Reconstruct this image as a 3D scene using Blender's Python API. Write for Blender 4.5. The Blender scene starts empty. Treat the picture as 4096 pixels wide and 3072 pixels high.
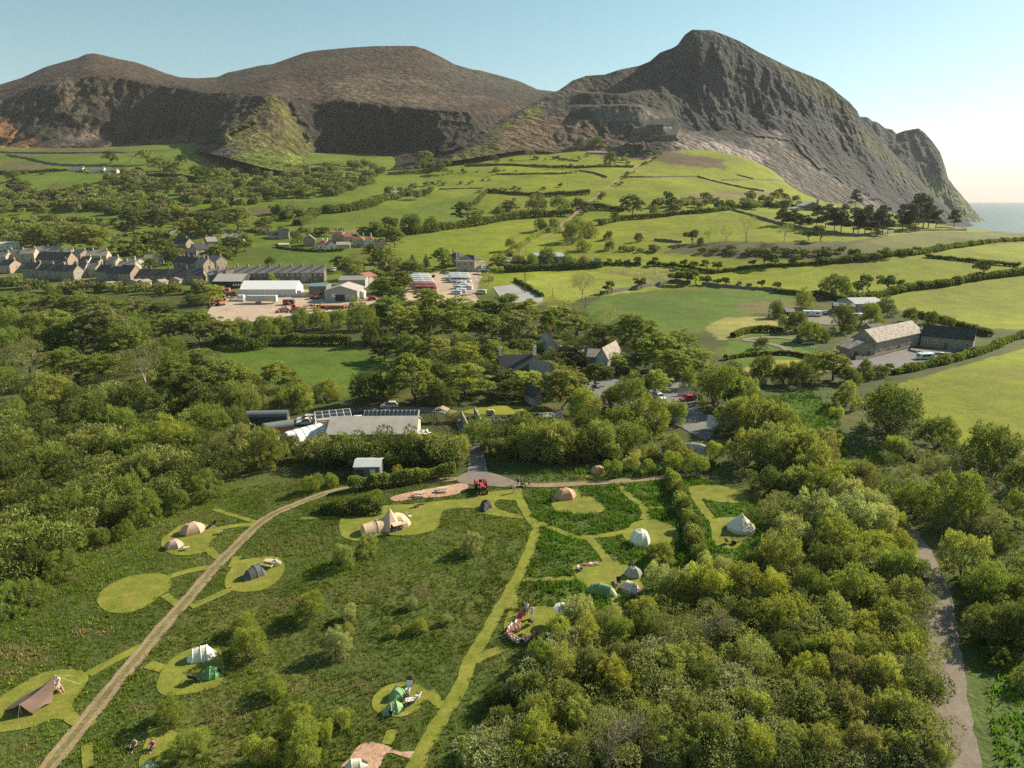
import bpy, bmesh, math, random
import numpy as np
from mathutils import Vector, Matrix
from mathutils.geometry import delaunay_2d_cdt
R = math.radians
S = bpy.context.scene
C = S.collection
random.seed(7); RNG = np.random.default_rng(7)

# ------------------------------------------------------------------ camera
CAMH, PITCH, FPX = 48.0, R(15.0), 2731.0
cam = bpy.data.cameras.new('camera'); camo = bpy.data.objects.new('camera', cam); C.objects.link(camo)
cam.sensor_width = 36.0; cam.lens = 36.0 * FPX / 4096.0; cam.clip_start = 0.5; cam.clip_end = 90000
camo.location = (0, 0, CAMH); camo.rotation_euler = (math.pi / 2 - PITCH, 0, 0)
S.camera = camo
S.render.resolution_x, S.render.resolution_y = 1024, 768
# ------------------------------------------------------------------ light
SUN_EL, SUN_AZ = R(31), R(59)          # azimuth clockwise from +Y (view direction)
w = bpy.data.worlds.new('World'); S.world = w; w.use_nodes = True
nt = w.node_tree; bg = nt.nodes['Background']
sky = nt.nodes.new('ShaderNodeTexSky'); sky.sky_type = 'NISHITA'; sky.sun_disc = False
sky.sun_elevation = SUN_EL; sky.sun_rotation = SUN_AZ
sky.altitude = 60; sky.air_density = 1.0; sky.dust_density = 0.35; sky.ozone_density = 0.8
hs = nt.nodes.new('ShaderNodeHueSaturation'); hs.inputs['Hue'].default_value = .46; hs.inputs['Saturation'].default_value = 1.0
nt.links.new(sky.outputs[0], hs.inputs['Color']); nt.links.new(hs.outputs[0], bg.inputs[0]); bg.inputs[1].default_value = 0.062
sl = bpy.data.lights.new('sun', 'SUN'); sl.energy = 5.0; sl.angle = R(0.55); sl.color = (1.0, 0.89, 0.68)
so = bpy.data.objects.new('sun', sl); C.objects.link(so)
SUNV = Vector((math.sin(SUN_AZ) * math.cos(SUN_EL), math.cos(SUN_AZ) * math.cos(SUN_EL), math.sin(SUN_EL)))
so.rotation_euler = SUNV.to_track_quat('Z', 'Y').to_euler(); so.location = (200, 100, 300)
S.view_settings.view_transform = 'Standard'; S.view_settings.look = 'None'
S.view_settings.gamma = 1.0; S.view_settings.use_curve_mapping = False
S.view_settings.exposure = 1.0
S.cycles.use_denoising = False; S.cycles.use_adaptive_sampling = False; S.cycles.sample_clamp_indirect = 2.0; S.cycles.max_bounces = 6; S.cycles.transparent_max_bounces = 4
S.cycles.diffuse_bounces = 3; S.cycles.transmission_bounces = 4; S.cycles.volume_bounces = 0

# ------------------------------------------------------------------ pixel <-> place
CP, SP = math.cos(PITCH), math.sin(PITCH)
def proj(X, Y, Z):
    dz = np.asarray(Z) - CAMH
    f = np.asarray(Y) * CP - dz * SP
    f = np.where(np.abs(f) < 1e-3, 1e-3, f)
    return 2048 + FPX * np.asarray(X) / f, 1536 - FPX * (np.asarray(Y) * SP + dz * CP) / f
def ray(px, py):
    a = (px - 2048) / FPX; b = (1536 - py) / FPX
    return a, CP + b * SP, -SP + b * CP         # not normalised
def at(px, py, Y):
    a, f, u = ray(px, py); t = Y / f
    return Vector((a * t, Y, CAMH + u * t))
# terrain control: (pixel x, pixel y, forward distance)
ctrl = []
for col in [
    (-900, [(1250, 300), (1050, 430), (900, 560), (800, 680), (700, 830), (620, 1000), (590, 1080)]),
    (0,    [(1250, 300), (1050, 430), (900, 560), (800, 680), (700, 830), (620, 1000), (590, 1080)]),
    (800,  [(1250, 300), (1050, 430), (900, 570), (800, 690), (700, 830), (620, 980), (575, 1080)]),
    (1500, [(1250, 302), (1050, 430), (900, 590), (800, 720), (720, 860), (650, 1000), (620, 1100)]),
    (2100, [(1250, 304), (1050, 435), (900, 600), (800, 740), (700, 900), (630, 1040), (570, 1180)]),
    (2600, [(1250, 304), (1050, 440), (900, 590), (800, 720), (700, 900), (640, 1050), (590, 1150)]),
    (3100, [(1250, 304), (1100, 400), (1020, 440), (930, 520), (860, 640), (790, 820), (740, 980), (690, 1130)]),
    (3550, [(1250, 304), (1100, 395), (1020, 440), (950, 520), (900, 640), (865, 820), (850, 960)]),
    (4000, [(1250, 303), (1100, 395), (1000, 480), (935, 600)]),
    (4900, [(1250, 303), (1100, 395), (1020, 480), (950, 600)])]:
    for y, Y in col[1]:
        p = at(col[0], y, Y); ctrl.append(tuple(p))
for X in range(-260, 261, 65):
    for Y in (-60, 0, 40, 80, 120, 160, 200, 245):
        ctrl.append((X, Y, 0.0))
for X, Y, Z in [(520, 800, -16), (620, 800, -26), (700, 1000, -40), (480, 900, -6), (900, 700, -30), (900, 1100, -50), (1100, 900, -50), (800, 1400, -60), (620, 1200, -40),
                (500, 1080, 0), (1300, 600, -40), (1300, 300, -20), (-900, 300, 4), (-1300, 600, 60), (-1500, 1000, 140), (-600, 1450, 60), (0, 1500, 60), (400, 1500, 40)]:
    ctrl.append((X, Y, Z))
CT = np.array(ctrl); SC = 100.0
def _tps():
    n = len(CT); d = np.hypot(CT[:, None, 0] - CT[None, :, 0], CT[:, None, 1] - CT[None, :, 1]) / SC
    K = np.where(d > 0, d * d * np.log(d + 1e-12), 0.0) + np.eye(n) * 0.02
    A = np.zeros((n + 3, n + 3)); A[:n, :n] = K
    A[:n, n] = 1; A[:n, n + 1:] = CT[:, :2] / SC; A[n, :n] = 1; A[n + 1:, :n] = CT[:, :2].T / SC
    return np.linalg.solve(A, np.concatenate([CT[:, 2], np.zeros(3)]))
TW = _tps()
def _smooth(a, b, x):
    t = np.clip((x - a) / (b - a), 0, 1); return t * t * (3 - 2 * t)
def hz(X, Y):
    X = np.atleast_1d(np.asarray(X, float)).ravel(); Y = np.atleast_1d(np.asarray(Y, float)).ravel()
    out = np.empty(len(X)); n = len(CT)
    for i in range(0, len(X), 20000):
        x, y = X[i:i + 20000], Y[i:i + 20000]
        d2 = ((x[:, None] - CT[None, :, 0]) ** 2 + (y[:, None] - CT[None, :, 1]) ** 2) / SC ** 2
        out[i:i + 20000] = (0.5 * d2 * np.log(d2 + 1e-12)) @ TW[:n] + TW[n] + TW[n + 1] * x / SC + TW[n + 2] * y / SC
    k = _smooth(230, 300, Y)                   # the camp meadow lies flat
    return out * k + (1 - k) * 0.12 * (np.sin(X * .07) * np.cos(Y * .09 + 1))
TS = np.concatenate([np.linspace(40, 320, 110), np.linspace(325, 1500, 160)])
def P(px, py):
    """the ground point seen at photograph pixel (px, py)"""
    a, f, u = ray(px, py); Y = TS; X = a / f * Y; Z = CAMH + u / f * Y
    below = Z < hz(X, Y); i = int(np.argmax(below))
    if not below.any(): i = len(TS) - 1
    if i == 0: i = 1
    lo, hi = TS[i - 1], TS[i]
    for _ in range(3):
        yy = np.linspace(lo, hi, 9); b = (CAMH + u / f * yy) < hz(a / f * yy, yy); j = int(np.argmax(b)) if b.any() else 8
        j = max(j, 1); lo, hi = yy[j - 1], yy[j]
    Y = (lo + hi) / 2; X = a / f * Y
    return Vector((X, Y, float(hz(X, Y)[0])))
def ground(x, y): return float(hz(x, y)[0])
def slant(p): return (Vector(p) - Vector((0, 0, CAMH))).length
def mpp(p):
    """metres per photograph pixel, across the view, at place p"""
    return (p[1] * CP - (p[2] - CAMH) * SP) / FPX
def zm(ox, oy, s, pts): return [(ox + x / s, oy + y / s) for x, y in pts]

# ------------------------------------------------------------------ noise
def vnoise(x, y, seed=0):
    xi, yi = np.floor(x).astype(np.int64), np.floor(y).astype(np.int64); xf, yf = x - xi, y - yi
    def h(a, b):
        n = (a * 374761393 + b * 668265263 + seed * 974711) & 0xffffffff
        n = ((n ^ (n >> 13)) * 1274126177) & 0xffffffff
        return ((n ^ (n >> 16)) & 0xffff) / 65535.0
    u, v = xf * xf * (3 - 2 * xf), yf * yf * (3 - 2 * yf)
    return (h(xi, yi) * (1 - u) + h(xi + 1, yi) * u) * (1 - v) + (h(xi, yi + 1) * (1 - u) + h(xi + 1, yi + 1) * u) * v
def fbm(x, y, o=4, seed=0):
    r, a, t = 0, 0.5, 0
    for i in range(o): r = r + a * vnoise(x * 2 ** i, y * 2 ** i, seed + i); t += a; a *= .5
    return r / t

# ------------------------------------------------------------------ materials
def nodes(m):
    m.use_nodes = True; n = m.node_tree.nodes; n.clear(); return n, m.node_tree.links
MATS = {}
def mat(name, col, rough=0.8, var=0.25, scale=1.5, bump=0.0, metal=0.0, objcol=False, spec=0.3, detail=6):
    if name in MATS: return MATS[name]
    m = bpy.data.materials.new(name); n, l = nodes(m); MATS[name] = m
    out = n.new('ShaderNodeOutputMaterial'); b = n.new('ShaderNodeBsdfPrincipled'); l.new(b.outputs[0], out.inputs[0])
    b.inputs['Roughness'].default_value = rough; b.inputs['Metallic'].default_value = metal
    b.inputs['Specular IOR Level'].default_value = spec
    tc = n.new('ShaderNodeTexCoord'); nz = n.new('ShaderNodeTexNoise'); nz.inputs['Scale'].default_value = scale
    nz.inputs['Detail'].default_value = detail; l.new(tc.outputs['Object'], nz.inputs['Vector'])
    mr = n.new('ShaderNodeMapRange'); mr.inputs[1].default_value = .3; mr.inputs[2].default_value = .7
    mr.inputs[3].default_value = 1 - var; mr.inputs[4].default_value = 1 + var; l.new(nz.outputs[0], mr.inputs[0])
    mx = n.new('ShaderNodeMix'); mx.data_type = 'RGBA'; mx.blend_type = 'MULTIPLY'; mx.inputs[0].default_value = 1
    if objcol:
        oi = n.new('ShaderNodeObjectInfo'); l.new(oi.outputs['Color'], mx.inputs[6])
    else: mx.inputs[6].default_value = (*col, 1)
    l.new(mr.outputs[0], mx.inputs[7]); l.new(mx.outputs[2], b.inputs['Base Color'])
    if bump:
        bp = n.new('ShaderNodeBump'); bp.inputs['Strength'].default_value = bump; l.new(nz.outputs[0], bp.inputs['Height']); l.new(bp.outputs[0], b.inputs['Normal'])
    return m
def ground_mat(name, col=None, scales=((.05, .35), (.6, .3), (4, .35)), bump=.5, bscale=3.0, rough=.95, tint=(0.16, 0.11, 0.04), tamt=.0, tscale=.15, blotch=None):
    """surface on world coordinates: colour (own or the mesh's cover attribute) x several noises, plus drifts of another cover"""
    m = bpy.data.materials.new(name); n, l = nodes(m)
    out = n.new('ShaderNodeOutputMaterial'); b = n.new('ShaderNodeBsdfPrincipled'); l.new(b.outputs[0], out.inputs[0])
    b.inputs['Roughness'].default_value = rough; b.inputs['Specular IOR Level'].default_value = .15
    g = n.new('ShaderNodeNewGeometry')
    if col is None:
        a = n.new('ShaderNodeAttribute'); a.attribute_name = 'cover'; cur = a.outputs['Color']
    else:
        rgb = n.new('ShaderNodeRGB'); rgb.outputs[0].default_value = (*col, 1); cur = rgb.outputs[0]
    if tamt:
        nz = n.new('ShaderNodeTexNoise'); nz.inputs['Scale'].default_value = tscale; nz.inputs['Detail'].default_value = 8; nz.inputs['Roughness'].default_value = .65
        l.new(g.outputs['Position'], nz.inputs['Vector'])
        mr = n.new('ShaderNodeMapRange'); mr.inputs[1].default_value = .48; mr.inputs[2].default_value = .72; mr.inputs[3].default_value = 0; mr.inputs[4].default_value = tamt
        l.new(nz.outputs[0], mr.inputs[0]); mx = n.new('ShaderNodeMix'); mx.data_type = 'RGBA'; l.new(mr.outputs[0], mx.inputs[0]); l.new(cur, mx.inputs[6]); mx.inputs[7].default_value = (*tint, 1); cur = mx.outputs[2]
    last = None
    for sc, amt in scales:
        nz = n.new('ShaderNodeTexNoise'); nz.inputs['Scale'].default_value = sc; nz.inputs['Detail'].default_value = 5; l.new(g.outputs['Position'], nz.inputs['Vector'])
        mr = n.new('ShaderNodeMapRange'); mr.inputs[1].default_value = .3; mr.inputs[2].default_value = .7; mr.inputs[3].default_value = 1 - amt; mr.inputs[4].default_value = 1 + amt
        l.new(nz.outputs[0], mr.inputs[0]); mx = n.new('ShaderNodeMix'); mx.data_type = 'RGBA'; mx.blend_type = 'MULTIPLY'; mx.inputs[0].default_value = 1
        l.new(cur, mx.inputs[6]); l.new(mr.outputs[0], mx.inputs[7]); cur = mx.outputs[2]
    l.new(cur, b.inputs['Base Color'])
    if bump:
        nz = n.new('ShaderNodeTexNoise'); nz.inputs['Scale'].default_value = bscale; nz.inputs['Detail'].default_value = 6; l.new(g.outputs['Position'], nz.inputs['Vector'])
        bp = n.new('ShaderNodeBump'); bp.inputs['Strength'].default_value = bump; bp.inputs['Distance'].default_value = 1.0 / bscale
        l.new(nz.outputs[0], bp.inputs['Height']); l.new(bp.outputs[0], b.inputs['Normal'])
    MATS[name] = m; return m
def leaf_mat(name, trans=.4):
    m = bpy.data.materials.new(name); n, l = nodes(m); MATS[name] = m
    out = n.new('ShaderNodeOutputMaterial'); oi = n.new('ShaderNodeObjectInfo'); at_ = n.new('ShaderNodeAttribute'); at_.attribute_name = 'lv'
    mr = n.new('ShaderNodeMapRange'); mr.inputs[3].default_value = .5; mr.inputs[4].default_value = 1.5; l.new(at_.outputs['Fac'], mr.inputs[0])
    mx = n.new('ShaderNodeMix'); mx.data_type = 'RGBA'; mx.blend_type = 'MULTIPLY'; mx.inputs[0].default_value = 1
    l.new(oi.outputs['Color'], mx.inputs[6]); l.new(mr.outputs[0], mx.inputs[7])
    d = n.new('ShaderNodeBsdfPrincipled'); d.inputs['Roughness'].default_value = .6; d.inputs['Specular IOR Level'].default_value = .25; l.new(mx.outputs[2], d.inputs['Base Color'])
    hs = n.new('ShaderNodeMix'); hs.data_type = 'RGBA'; hs.blend_type = 'MULTIPLY'; hs.inputs[0].default_value = 1; hs.inputs[7].default_value = (1.1, 1.16, .62, 1); l.new(mx.outputs[2], hs.inputs[6])
    t = n.new('ShaderNodeBsdfTranslucent'); l.new(hs.outputs[2], t.inputs['Color'])
    ms = n.new('ShaderNodeMixShader'); ms.inputs[0].default_value = trans; l.new(d.outputs[0], ms.inputs[1]); l.new(t.outputs[0], ms.inputs[2]); l.new(ms.outputs[0], out.inputs[0])
    return m

# ------------------------------------------------------------------ objects
def tag(o, label=None, cat=None, group=None, kind=None):
    if label: o['label'] = label
    if cat: o['category'] = cat
    if group: o['group'] = group
    if kind: o['kind'] = kind
    return o
def obj(name, me, m=None, parent=None, loc=None):
    o = bpy.data.objects.new(name, me); C.objects.link(o)
    if m is not None and hasattr(me, 'materials') and not me.materials: me.materials.append(m)
    if parent is not None: o.parent = parent
    if loc is not None: o.location = loc
    return o
def empty(name, loc, rz=0.0, label=None, cat=None, group=None):
    o = bpy.data.objects.new(name, None); C.objects.link(o); o.location = loc; o.rotation_euler = (0, 0, rz); o.empty_display_size = .3
    return tag(o, label, cat, group)
def copy_tree(o, parent=None):
    c = o.copy(); C.objects.link(c); c.parent = parent
    for ch in list(o.children): copy_tree(ch, c)
    return c
def mesh_from(name, V, F, smooth=False, attrs=None):
    """V (n,3) array, F (m,k) array of one face size"""
    V = np.asarray(V, np.float32); F = np.asarray(F, np.int32); k = F.shape[1]
    me = bpy.data.meshes.new(name); me.vertices.add(len(V)); me.vertices.foreach_set('co', V.ravel())
    me.loops.add(F.size); me.loops.foreach_set('vertex_index', F.ravel())
    me.polygons.add(len(F)); me.polygons.foreach_set('loop_start', np.arange(0, F.size, k, dtype=np.int32))
    if smooth: me.polygons.foreach_set('use_smooth', np.ones(len(F), bool))
    me.update(calc_edges=True)
    for nme, (dom, typ, data) in (attrs or {}).items():
        a = me.attributes.new(nme, typ, dom)
        a.data.foreach_set('color' if 'COLOR' in typ else 'value', np.asarray(data, np.float32).ravel())
    return me
def inpoly(px, py, poly):
    r = np.zeros(np.shape(px), bool); n = len(poly)
    for i in range(n):
        x1, y1 = poly[i]; x2, y2 = poly[(i + 1) % n]
        if y1 == y2: continue
        c = (y1 > py) != (y2 > py); r ^= c & (px < (x2 - x1) * (py - y1) / (y2 - y1) + x1)
    return r
def spline(pts, step=None, closed=False, n=6):
    """Catmull-Rom through 2-D points"""
    p = [np.array(q[:2], float) for q in pts]; N = len(p); out = []
    rng = range(N) if closed else range(N - 1)
    for i in rng:
        a = p[(i - 1) % N] if closed or i > 0 else 2 * p[0] - p[1]
        b, c = p[i], p[(i + 1) % N]; d = p[(i + 2) % N] if closed or i + 2 < N else 2 * p[-1] - p[-2]
        for k in range(n):
            t = k / n; out.append(.5 * (2 * b + (c - a) * t + (2 * a - 5 * b + 4 * c - d) * t * t + (3 * b - a - 3 * c + d) * t ** 3))
    if not closed: out.append(p[-1])
    return out
def drape(name, poly, m, lift=.03, step=2.0, label=None, cat=None, kind='structure'):
    """a sheet laid on the terrain: poly in world xy"""
    poly = [Vector((q[0], q[1])) for q in poly]
    xs = [q.x for q in poly]; ys = [q.y for q in poly]; n = len(poly)
    pts = list(poly); gx = np.arange(min(xs), max(xs), step); gy = np.arange(min(ys), max(ys), step)
    GX, GY = np.meshgrid(gx, gy); GX, GY = GX.ravel(), GY.ravel(); k = inpoly(GX, GY, [(q.x, q.y) for q in poly])
    pts += [Vector((a, b)) for a, b in zip(GX[k], GY[k])]
    r = delaunay_2d_cdt(pts, [(i, (i + 1) % n) for i in range(n)], [], 1, 1e-4)
    V = np.array([(v.x, v.y) for v in r[0]]); F = [f for f in r[2]]
    Z = hz(V[:, 0], V[:, 1]) + lift + 0.0004 * np.hypot(V[:, 0], V[:, 1]) * (lift > .02)
    me = mesh_from(name, np.column_stack([V, Z]), np.array(F), smooth=True)
    return tag(obj(name, me, m), label, cat, None, kind)
def drape_px(name, pxpoly, m, smooth=True, **k):
    w_ = [P(x, y) for x, y in pxpoly]; q = [(v.x, v.y) for v in w_]
    if smooth: q = spline(q, closed=True, n=4)
    return drape(name, q, m, **k), q
def ribbon(pts, width):
    """polygon round a centre line of world xy points"""
    c = spline(pts, n=5); L, Rr = [], []
    for i, q in enumerate(c):
        a = c[max(i - 1, 0)]; b = c[min(i + 1, len(c) - 1)]; d = b - a; d = d / (np.linalg.norm(d) + 1e-9); nn = np.array((-d[1], d[0]))
        wv = width * (1 + .12 * math.sin(i * 1.7) * math.cos(i * .6)) / 2
        L.append(q + nn * wv); Rr.append(q - nn * wv)
    return L + Rr[::-1]
def ribbon_px(name, pxpts, width, m, **k):
    w_ = [P(x, y) for x, y in pxpts]; q = ribbon([(v.x, v.y) for v in w_], width)
    return drape(name, q, m, **k), q
# ================================================================== the land
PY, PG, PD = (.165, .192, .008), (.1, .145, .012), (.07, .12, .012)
ME, WD, RO, HE = (.065, .088, .018), (.055, .07, .02), (.115, .105, .04), (.11, .075, .045)
FIELD_COVER = [
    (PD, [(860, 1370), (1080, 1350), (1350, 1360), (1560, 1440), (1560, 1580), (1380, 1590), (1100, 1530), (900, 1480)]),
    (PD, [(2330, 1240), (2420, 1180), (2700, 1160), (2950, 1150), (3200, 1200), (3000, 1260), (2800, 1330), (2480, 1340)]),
    ((.2, .22, .03), [(2000, 1180), (2150, 1100), (2500, 1075), (2700, 1120), (2640, 1160), (2330, 1190), (2250, 1240)]),
    ((.19, .19, .035), [(2400, 1085), (2560, 1065), (2700, 1080), (2720, 1120), (2640, 1125)]),
    ((.24, .22, .06), [(2820, 1310), (2900, 1270), (3050, 1265), (3130, 1300), (3050, 1350), (2880, 1360)]),
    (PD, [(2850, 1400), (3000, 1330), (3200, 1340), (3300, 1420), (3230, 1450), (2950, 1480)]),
    ((.25, .22, .04), [(2960, 1480), (3060, 1440), (3280, 1440), (3380, 1470), (3300, 1490), (3050, 1500)]),
    (PY, [(3440, 1610), (3540, 1550), (3800, 1475), (4300, 1340), (4300, 1860), (4000, 1800), (3830, 1780), (3650, 1650)]),
    (PY, [(3470, 1195), (3700, 1140), (4300, 1050), (4300, 1330), (3900, 1310), (3750, 1290), (3600, 1240)]),
    (PY, [(2960, 1110), (3300, 1060), (3700, 1030), (4050, 1065), (3900, 1112), (3500, 1172), (3400, 1190), (3200, 1175)]),
    (PY, [(3710, 1018), (4300, 955), (4300, 1075), (3900, 1045)]),
    ((.085, .085, .035), [(2640, 1012), (2740, 975), (2900, 965), (3100, 970), (3400, 965), (3580, 940), (3700, 930), (4100, 925), (4300, 930), (4300, 960), (3900, 980), (3680, 1012), (3500, 1030), (3250, 1042), (2950, 1035)]),
    ((.12, .13, .035), [(3380, 985), (3600, 935), (3900, 930), (4100, 925), (4200, 940), (3900, 975), (3680, 1010), (3450, 1030)]),
    (HE, [(1990, 560), (2040, 500), (2120, 475), (2240, 470), (2260, 560), (2200, 590), (2050, 590)]),
    (HE, [(2250, 590), (2350, 560), (2500, 580), (2700, 610), (2900, 640), (2900, 680), (2650, 650), (2400, 620)]),
    ((.17, .14, .06), [(2700, 780), (2860, 770), (3080, 765), (3200, 780), (3100, 795), (2800, 795)]),
    (RO, [(0, 600), (380, 590), (560, 600), (400, 620), (0, 618)]),
    (RO, [(0, 640), (200, 660), (180, 690), (0, 690)]),
    (RO, [(860, 845), (1100, 830), (1150, 850), (1000, 870), (820, 875)]),
    (PG, [(1200, 960), (1500, 870), (1900, 770), (1900, 900), (1700, 930), (1350, 940)]),
    ((.19, .15, .06), [(1300, 925), (1440, 915), (1440, 935), (1310, 940)]),
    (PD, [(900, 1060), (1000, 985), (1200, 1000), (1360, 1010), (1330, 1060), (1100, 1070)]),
    (RO, [(2960, 1090 + 120), (3130, 1195), (3200, 1230), (3050, 1255), (2960, 1245)]),
    ((.05, .095, .018), [(3050, 1600), (3250, 1560), (3330, 1640), (3360, 1760), (3250, 1780), (3120, 1680)]),
    ((.1, .09, .035), [(3400, 1840), (3650, 1800), (3800, 1830), (3760, 1930), (3500, 1950)]),
    ((.055, .12, .018), [(3830, 2230), (4100, 2200), (4200, 2500), (4000, 2300)]),
    ((.07, .1, .025), [(3850, 2700), (4300, 2600), (4300, 3200), (3900, 3200)]),
]
def build_ground():
    rows = np.concatenate([[-400, -150, -40, 0], np.geomspace(20, 1480, 520)]); cols = np.linspace(-1.35, 1.35, 470)
    V = []; Yg = np.repeat(rows, len(cols)).reshape(len(rows), len(cols)); spread = np.maximum(np.abs(Yg), 130 + 0 * Yg)
    spread = np.where(Yg < 130, 130 + (130 - Yg) * .4, Yg)
    X = cols[None, :] * spread; Y = Yg
    Z = hz(X.ravel(), Y.ravel()).reshape(X.shape)
    far = _smooth(280, 500, Y)
    Z = Z + far * (fbm(X / 60, Y / 60, 4, 3) - .5) * 3.0
    # the bank below the pines
    px, py = proj(X, Y, Z); px = px + (fbm(px / 25, py / 12, 2, 5) - .5) * 16; py = py + (fbm(px / 20, py / 10, 2, 9) - .5) * 5
    t = np.clip((px - 1300) / 900, 0, 1)[..., None]
    base = np.array(PG) * (1 - t) + np.array(PY) * t
    near = _smooth(1130, 1200, py)[..., None]; base = base * (1 - near) + np.array(WD) * near
    camp = _smooth(1880, 1960, py)[..., None]; base = base * (1 - camp) + np.array(ME) * camp
    beh = (Y < 40)[..., None]; base = np.where(beh, np.array(ME), base)
    vary = (.85 + .3 * fbm(X / 130, Y / 130, 3, 21))[..., None]
    for col, poly in FIELD_COVER:
        k = inpoly(px, py, poly) & (Y > 40); base[k] = col
    base = base * vary
    rgba = np.concatenate([base, np.ones(base.shape[:2] + (1,))], 2)
    nr, nc = X.shape; idx = np.arange(nr * nc).reshape(nr, nc)
    F = np.stack([idx[:-1, :-1], idx[:-1, 1:], idx[1:, 1:], idx[1:, :-1]], -1).reshape(-1, 4)
    me = mesh_from('ground', np.stack([X, Y, Z], -1).reshape(-1, 3), F, True, {'cover': ('POINT', 'FLOAT_COLOR', rgba)})
    tag(obj('ground', me, ground_mat('ground_cover', None, ((.02, .2), (.12, .16), (.5, .16), (2.5, .22)), bump=.5, bscale=1.6, tint=(.15, .115, .035), tamt=.55, tscale=.05)),
        'green pastures and rough meadow rising towards the mountains', 'ground', None, 'structure')
build_ground()
me = mesh_from('sea', [(-30000, -30000, -14), (30000, -30000, -14), (30000, 30000, -14), (-30000, 30000, -14)], [(0, 1, 2, 3)])
m = bpy.data.materials.new('sea_water'); n, l = nodes(m); o_ = n.new('ShaderNodeOutputMaterial'); b_ = n.new('ShaderNodeBsdfPrincipled'); l.new(b_.outputs[0], o_.inputs[0])
b_.inputs['Base Color'].default_value = (.02, .08, .09, 1); b_.inputs['Roughness'].default_value = .5; b_.inputs['Specular IOR Level'].default_value = .25
g_ = n.new('ShaderNodeNewGeometry'); nz_ = n.new('ShaderNodeTexNoise'); nz_.inputs['Scale'].default_value = .03; nz_.inputs['Detail'].default_value = 8; l.new(g_.outputs['Position'], nz_.inputs['Vector'])
bp_ = n.new('ShaderNodeBump'); bp_.inputs['Strength'].default_value = .5; bp_.inputs['Distance'].default_value = 8; l.new(nz_.outputs[0], bp_.inputs['Height']); l.new(bp_.outputs[0], b_.inputs['Normal'])
tag(obj('sea', me, m), 'calm blue sea beyond the headland', 'sea', None, 'structure')

# ------------------------------------------------------------------ mountains: rows of (pixel y, distance) from foot to ridge
def loft(name, cols, covers, base_cover, label, nu=360, nv=110, rough=10, seed=1, back=500, drop=260, ridge=None, cliff=None, ks=1.1):
    xs = np.array([c[0] for c in cols], float); K = len(cols[0][1])
    T = np.array([[q for q in c[1]] for c in cols], float)       # ncol,K,2
    U = np.linspace(xs[0], xs[-1], nu)
    def interp(k, j):
        lin = np.interp(U, xs, T[:, k, j]); ker = np.hanning(max(5, int(nu / len(cols) * ks)) | 1); ker /= ker.sum()
        pad = len(ker) // 2; return np.convolve(np.pad(lin, pad, 'edge'), ker, 'valid')
    yy = np.stack([interp(k, 0) for k in range(K)]); DD = np.stack([interp(k, 1) for k in range(K)])
    if ridge is not None: yy[-1] = np.interp(U, [r[0] for r in ridge], [r[1] for r in ridge])
    tv = np.linspace(0, K - 1, nv)
    i0 = np.minimum(tv.astype(int), K - 2); fr = (tv - i0)[:, None]
    py = yy[i0] * (1 - fr) + yy[i0 + 1] * fr; D = DD[i0] * (1 - fr) + DD[i0 + 1] * fr
    px = np.repeat(U[None, :], nv, 0)
    a, f, u = (px - 2048) / FPX, CP + (1536 - py) / FPX * SP, -SP + (1536 - py) / FPX * CP
    t = D / f; X, Y, Z = a * t, D, CAMH + u * t
    # gullies and crags: push along the view depth and height, fading out at the ridge
    vv = np.linspace(0, 1, nv)[:, None]; fade = np.clip(vv * 8, 0, 1) * np.clip((1 - vv) * 7, .06, 1)
    cl = np.ones_like(Z) if cliff is None else np.clip(sum(inpoly(px + (fbm(px / 30, py / 30, 2, 4) - .5) * 50, py + (fbm(px / 30, py / 30, 2, 8) - .5) * 30, q).astype(float) for q in cliff), 0, 1) * .72 + .28
    nf = (fbm(X / 70, Z / 130, 5, seed) - .5) * 2; n2 = 1 - np.abs(2 * fbm(X / 30, (Z + Y * .3) / 75, 4, seed + 9) - 1) - .5
    n3 = 1 - np.abs(2 * fbm(X / 11, (Z + Y * .3) / 20, 3, seed + 29) - 1) - .5
    Y2 = Y - fade * cl * rough * (nf * 2.4 + n2 * 2.2 + n3 * .9); s = Y2 / Y; X = X * s; Zc = CAMH + (Z - CAMH) * s
    Z = Zc + fade * cl * rough * .25 * (fbm(X / 25, Y / 25, 4, seed + 17) - .5)
    Y = Y2
    cov = np.tile(np.array(base_cover), (nv, nu, 1)); wx = px + (fbm(px / 35, py / 18, 3, 31) - .5) * 60; wy = py + (fbm(px / 30, py / 16, 3, 33) - .5) * 34
    for col, poly in covers: cov[inpoly(wx, wy, poly)] = col
    for _ in range(4): cp = np.pad(cov, ((1, 1), (1, 1), (0, 0)), 'edge'); cov = (cp[:-2, 1:-1] + cp[2:, 1:-1] + cp[1:-1, :-2] + cp[1:-1, 2:] + 2 * cov) / 6
    # back slope
    nb = 14; tb = np.linspace(0, 1, nb + 1)[1:, None]
    Xb, Yb = X[-1][None] * (1 + tb * back / Y[-1][None]), Y[-1][None] + tb * back; Zb = Z[-1][None] - drop * (tb ** .8)
    X, Y, Z = np.vstack([X, Xb]), np.vstack([Y, Yb]), np.vstack([Z, Zb]); cov = np.concatenate([cov, np.repeat(cov[-1:], nb, 0)])
    nr, nc = X.shape; idx = np.arange(nr * nc).reshape(nr, nc)
    F = np.stack([idx[:-1, :-1], idx[:-1, 1:], idx[1:, 1:], idx[1:, :-1]], -1).reshape(-1, 4)
    rgba = np.concatenate([cov, np.ones(cov.shape[:2] + (1,))], 2)
    me = mesh_from(name, np.stack([X, Y, Z], -1).reshape(-1, 3), F, True, {'cover': ('POINT', 'FLOAT_COLOR', rgba)})
    tag(obj(name, me, MATS['mountain_cover']), label, 'mountain', None, 'structure')
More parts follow.
